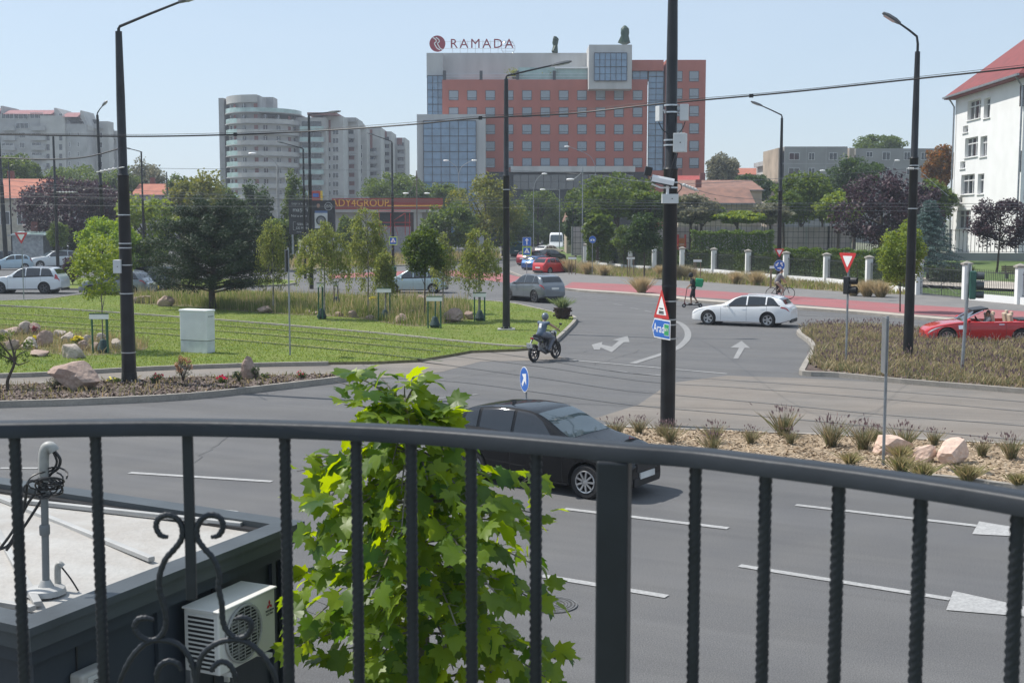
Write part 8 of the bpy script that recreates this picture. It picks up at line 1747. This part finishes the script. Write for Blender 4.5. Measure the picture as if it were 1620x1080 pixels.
# roof mast with cables
zr = ZK-.05; p = G(73, 938, zr); t = thing('conduit_mast', p, 'grey conduit mast with white gooseneck top and coiled black cables on the kiosk roof', 'mast'); q = lambda px, py: at(px, py, p.y)-p
mb = MB(); mb.tube([(0, 0, 0), tuple(q(70, 760))], .024, 12); mb.build('pipe', mat('pipe_grey', (.19, .20, .21), .5), t, smooth=True); mb = MB(); mb.lathe([(.03, 0), (.034, .01), (.034, .06), (.03, .07)], 12, q(71, 846)); mb.build('coupling', mat('pipe_grey', (.25, .26, .27)), t, smooth=True)
mb = MB(); mb.tube(smooth_line([q(70, 762), q(69, 725), q(72, 709), q(80, 706), q(86, 714)], 5), .034, 12); mb.build('gooseneck', mat('pipe_white', (.42, .42, .40), .5, 0, .2, 8), t, smooth=True)
mb = MB(); rr = random.Random(8); mb.tube(smooth_line([q(86, 713), q(95, 726), q(92, 740), q(80, 750), q(72, 764)], 5), .010, 6); mb.tube(smooth_line([q(84, 714), q(90, 730), q(84, 742), q(70, 748)], 5), .008, 6); mb.build('cable', M_BLACK, t, smooth=True)
mb = MB()
for k in range(13):
    c = q(83+rr.uniform(-12, 8), 764+rr.uniform(-14, 12)); r_ = rr.uniform(.05, .11); tl = rr.uniform(-.8, .8); a0 = rr.uniform(0, 6)
    mb.tube([c+Vector((r_*cos(a0+a*.35), -.05+.05*sin(a*.35+k)+rr.uniform(-.006, .006), r_*.55*sin(a0+a*.35)+r_*.3*tl*cos(a*.35))) for a in range(17)], .006, 5)
mb.build('cable_coil', M_BLACK, t, smooth=True)
mb = MB()
for pts in ([(70, 770), (48, 790), (20, 840), (-10, 880)], [(66, 765), (45, 762), (38, 800), (15, 860), (-20, 870)], [(72, 780), (40, 830), (10, 870)]): mb.tube(smooth_line([q(x, y) for x, y in pts], 6), .010, 6)
mb.build('cable', M_BLACK, t, smooth=True)
mb = MB()
for k in range(5): a = k*1.3; mb.tube([(.02*cos(a), .02*sin(a), .08), (.07*cos(a), .06*sin(a), .03), (.12*cos(a+.4), .10*sin(a+.4), .01)], .003, 4)
mb.build('loose_wire', M_WIRE2, t); mb = MB(); mb.lathe([(.13, 0), (.12, .035), (.05, .05), (.03, .09)], 12); mb.build('mastic_collar', M_BATT, t, smooth=True)
p = G(92, 931, zr); t = thing('vent_pipe', p, 'short white bent vent pipe on the kiosk roof beside the mast', 'vent pipe'); q = lambda px, py: at(px, py, p.y)-p; mb = MB(); mb.tube(smooth_line([(0, 0, 0), q(91, 900), q(94, 892), q(99, 896)], 4), .022, 10); mb.build('pipe', mat('pipe_white', (.6, .6, .58)), t, smooth=True); mb = MB(); mb.tube(smooth_line([q(98, 897), q(112, 915), q(124, 934)], 4), .006, 5); mb.build('cable', M_BLACK, t)
# ---- near plane tree
LP = leaf_mat('plane_leaf', (.045, .11, .018), (.20, .29, .030), .55, .40)
p = Vector((at(668, 1080, 8.9).x, 8.9, 0)); t = thing('plane_tree', p, 'young plane tree with large lobed bright leaves in front of the balcony', 'tree'); rr = random.Random(21)
top = at(636, 640, 8.9)-p; S1 = smooth_line([(0, 0, 0), (.02, 0, 1.2), (.0, .02, 2.3), (top.x*.5, 0, 3.2), (top.x, 0, top.z)], 6); mb = MB(); mb.tube(S1, [.062*(1-i/len(S1))+.006 for i in range(len(S1))], 10); mb.build('trunk', M_BARK2, t, smooth=True)
LOBE = []
for ang, r_ in [(0, 1.0), (.16, .80), (.30, .84), (.42, .70), (.62, .63), (.86, .92), (1.0, .72), (1.14, .76), (1.32, .56), (1.60, .40), (1.95, .66), (2.2, .44), (2.5, .42), (2.95, .30)]: LOBE.append((ang, r_))
OUT = [(r_*sin(a), r_*cos(a)) for a, r_ in LOBE]+[(0, -.12)]+[(-r_*sin(a), r_*cos(a)) for a, r_ in LOBE[:0:-1]]
vl, fl = [], []
def leaf(c, tip, nrm, s):
    """broad five-lobed leaf folded along its midrib; c = where the stalk joins"""
    tip = tip.normalized(); nrm = (nrm-tip*nrm.dot(tip)).normalized(); sd = tip.cross(nrm); b = len(vl); cx_ = c+tip*s*.35; vl.append(tuple(cx_)); cu = rr.uniform(.10, .35)
    for x, y in OUT: P_ = c+sd*x*s*.62+tip*(y+.3)*s*.62-nrm*(cu*(x*x)*s*.5+max(0, y)**2*s*.22)+nrm*abs(x)*s*.14; vl.append(tuple(P_))
    n = len(OUT)
    for i in range(n): fl.append((b, b+1+i, b+1+(i+1) % n))
mbt = MB()
def env(z):    # crown radius at height z
    return lerpc([(1.0, .80), (1.6, .88), (2.3, .89), (2.9, .84), (3.15, .70), (3.35, .52), (3.55, .36), (3.8, .15)], z)
NB = 86
for i in range(NB):
    f = (i+.5)/NB; z = 1.0+2.62*f**.95; a = i*2.39996+rr.uniform(-.3, .3); Rr = env(min(3.9, z+.2))*rr.uniform(.45, 1.2); k = z/top.z*(len(S1)-1); s = S1[min(len(S1)-1, int(k))]
    e = Vector((s.x*.6+Rr*cos(a), Rr*sin(a), z+.2*Rr+rr.uniform(-.08, .12))); mid = s.lerp(e, .5)+Vector((0, 0, .10)); B = smooth_line([s, mid, e], 6); mbt.tube(B, .012, 5, r1=.004)
    m_ = int((11+8*Rr)*(1 if z < 3.0 else .5))
    for j in range(m_):
        q = .22+.78*(j+.7)/m_; c = B[min(len(B)-1, int(q*(len(B)-1)))]; sg = 1 if j % 2 else -1; dr = (e-s).normalized(); lat = Vector((-dr.y, dr.x, 0)).normalized()*sg
        pd = (dr*.5+lat*rr.uniform(.3, 1)+Vector((0, 0, rr.uniform(.0, .7)))).normalized(); pe = c+pd*rr.uniform(.05, .11); mbt.tube([c, pe], .0022, 3)
        tip = (pd+Vector((0, 0, -rr.uniform(.25, 1.1)))+dr*.4); nr = Vector((rr.gauss(0, .75), rr.gauss(0, .75)-.2, 1)); leaf(pe, tip, nr, rr.uniform(.12, .275)*(1.0 if z < 3.3 else .9))
for (px, py) in [(530, 603), (548, 592), (600, 595), (640, 610), (730, 650), (716, 662), (880, 820), (868, 838), (480, 725), (470, 745), (478, 800), (545, 640), (575, 620), (690, 668), (872, 940), (600, 640), (655, 650)]:
    e = at(px, py, 8.9+rr.uniform(-.3, .3))-p; s = S1[min(len(S1)-1, int(max(0, e.z-.35)/top.z*(len(S1)-1)))]; B = smooth_line([s, s.lerp(e, .5)+Vector((0, 0, .05)), e], 5); mbt.tube(B, .010, 5, r1=.003)
    for j in range(5):
        c = B[-1-j]; pd = Vector((rr.uniform(-1, 1), rr.uniform(-1, 1), rr.uniform(0, .8))).normalized(); leaf(c+pd*.05, pd+Vector((0, 0, -.5)), Vector((rr.gauss(0, .3), rr.gauss(0, .3), 1)), rr.uniform(.15, .22))
mbt.build('branches', M_BARK2, t, smooth=True); me = bpy.data.meshes.new('crown'); me.from_pydata(vl, [], fl); me.materials.append(LP); me.polygons.foreach_set('use_smooth', [True]*len(me.polygons)); o = bpy.data.objects.new('crown', me); C.objects.link(o); adopt(o, t)
# ---- balcony railing
M_IRON = mat('railing_iron', (.020, .025, .032), .5, .2, .15, 10, .06, 30)
ZR = 4.63; RP = [(-260, 672), (-120, 669), (22, 667), (150, 665), (296, 664), (450, 667), (563, 671), (650, 675), (745, 681.5), (848, 690), (975, 701), (1101, 710), (1212, 723), (1328, 737), (1458, 755), (1612, 779), (1780, 810), (1950, 850)]
RG_ = [G(x, y, ZR) for x, y in RP]; zb = 3.72
t = thing('balcony_railing', (0, 2.1, 3.55), 'curved dark wrought iron balcony railing with twisted bars in the foreground', 'railing')
P = smooth_line(RG_, 4); mb = MB(); w2, hh = .024, .0265; vs = []
for i, c in enumerate(P):
    d = (P[min(i+1, len(P)-1)]-P[max(i-1, 0)]).normalized(); n = Vector((-d.y, d.x, 0))
    for a, z in ((-1, -hh), (1, -hh), (1, -.004), (.85, 0), (-.85, 0), (-1, -.004)): vs.append(c+n*w2*a+Vector((0, 0, z)))
mb.add(vs, [(i*6+j, i*6+(j+1) % 6, i*6+6+(j+1) % 6, i*6+6+j) for i in range(len(P)-1) for j in range(6)]+[tuple(range(6)), tuple(range(len(vs)-6, len(vs)))]); mb.build('handrail', M_IRON, t, world=True, smooth=True, sharp=50)
mb = MB(); vs = []
for i, c in enumerate(P):
    d = (P[min(i+1, len(P)-1)]-P[max(i-1, 0)]).normalized(); n = Vector((-d.y, d.x, 0))
    for a, z in ((-1, 0), (1, 0), (1, .02), (-1, .02)): vs.append(Vector((c.x, c.y, zb))+n*.016*a+Vector((0, 0, z)))
mb.add(vs, [(i*4+j, i*4+(j+1) % 4, i*4+4+(j+1) % 4, i*4+4+j) for i in range(len(P)-1) for j in range(4)]); mb.build('bottom_rail', M_IRON, t, world=True)
def twist(c, z0, z1, s=.0165, turns=28):
    mb = MB(); n = int((z1-z0)/.0032); vs = []; K = 12
    for i in range(n+1):
        z = z0+(z1-z0)*i/n; a = (z-z0)*2*pi*19
        for k in range(K): t_ = 2*pi*k/K; q = s*(.645+.085*cos(4*(t_-a))); vs.append((c.x+q*cos(t_), c.y+q*sin(t_), z))
    mb.add(vs, [(i*K+j, i*K+(j+1) % K, i*K+K+(j+1) % K, i*K+K+j) for i in range(n) for j in range(K)]); return mb
for i, (x, y) in enumerate(RP[1:-1]):
    c = G(x, y, ZR)
    if x == 975: mb = MB(); n = Vector((.1, 1, 0)); mb.box((c.x-.003, c.y, (ZR-hh+3.55)/2), (.053, .053, ZR-hh-3.55), rz=-.22); mb.build('post', M_IRON, t, world=True, bevel=.004)
    elif x == 296:
        zz = at(x, 948, c.y).z; mb = MB(); mb.box((c.x, c.y, (ZR-hh+zz)/2), (.019, .012, ZR-hh-zz), rz=.05); mb.build('scroll_bar', M_IRON, t, world=True, bevel=.002)
    else: twist(c, zb+.02, ZR-hh, .0157 if x < 900 else .0150).build('baluster', M_IRON, t, world=True, smooth=True, sharp=80)
Ys = G(296, 664, ZR).y
def scroll(pts, r=.0057): 
    mb = MB(); S_ = smooth_line([at(x, y, Ys-.004) for x, y in pts], 7); k = len(S_); n = 8; mb.tube(S_, [r*(.62+.38*min(1, i/8, (k-1-i)/8))*(1+.10*sin(i*1.9)) for i in range(k)], 8); mb.build('scroll', M_IRON, t, world=True, smooth=True)
LS = [(266, 849), (254, 846), (247, 833), (251, 820), (264, 814), (279, 819), (288, 834), (287, 852), (276, 868), (262, 884), (253, 908), (252, 932), (259, 955), (263, 978), (260, 997), (249, 1010), (234, 1012), (220, 1004), (213, 991), (219, 979), (232, 977), (243, 980)]
scroll(LS); scroll([(597-x+3, y) for x, y in LS[:11]]+[(346, 930), (351, 955), (352, 978), (358, 996), (372, 1008), (388, 1006), (397, 994), (395, 981), (383, 976), (372, 979)])
scroll([(187, 1085), (198, 1058), (214, 1032), (236, 1014), (262, 1012), (284, 1020), (299, 1038), (307, 1060), (310, 1090), (308, 1120)]); scroll([(440, 1085), (430, 1058), (412, 1032), (388, 1014), (360, 1012), (337, 1020), (320, 1036), (313, 1058), (311, 1090)])
scroll([(252, 1090), (248, 1068), (254, 1052), (268, 1045), (282, 1050), (287, 1060)]); scroll([(372, 1092), (372, 1070), (364, 1052), (350, 1046), (338, 1054), (334, 1062)])
# ================================================================== SUMMER HAZE
m = bpy.data.materials.new('haze_air'); m.use_nodes = True; N = m.node_tree.nodes; N.remove(N['Principled BSDF']); v = N.new('ShaderNodeVolumePrincipled')
v.inputs['Color'].default_value = (.80, .88, 1, 1); v.inputs['Density'].default_value = .00045; v.inputs['Anisotropy'].default_value = .3
m.node_tree.links.new(v.outputs[0], N['Material Output'].inputs['Volume'])
mb = MB(); mb.bx(-260, 260, -12, 460, -1.25, 46); o = mb.build('haze', m); o['kind'] = 'stuff'
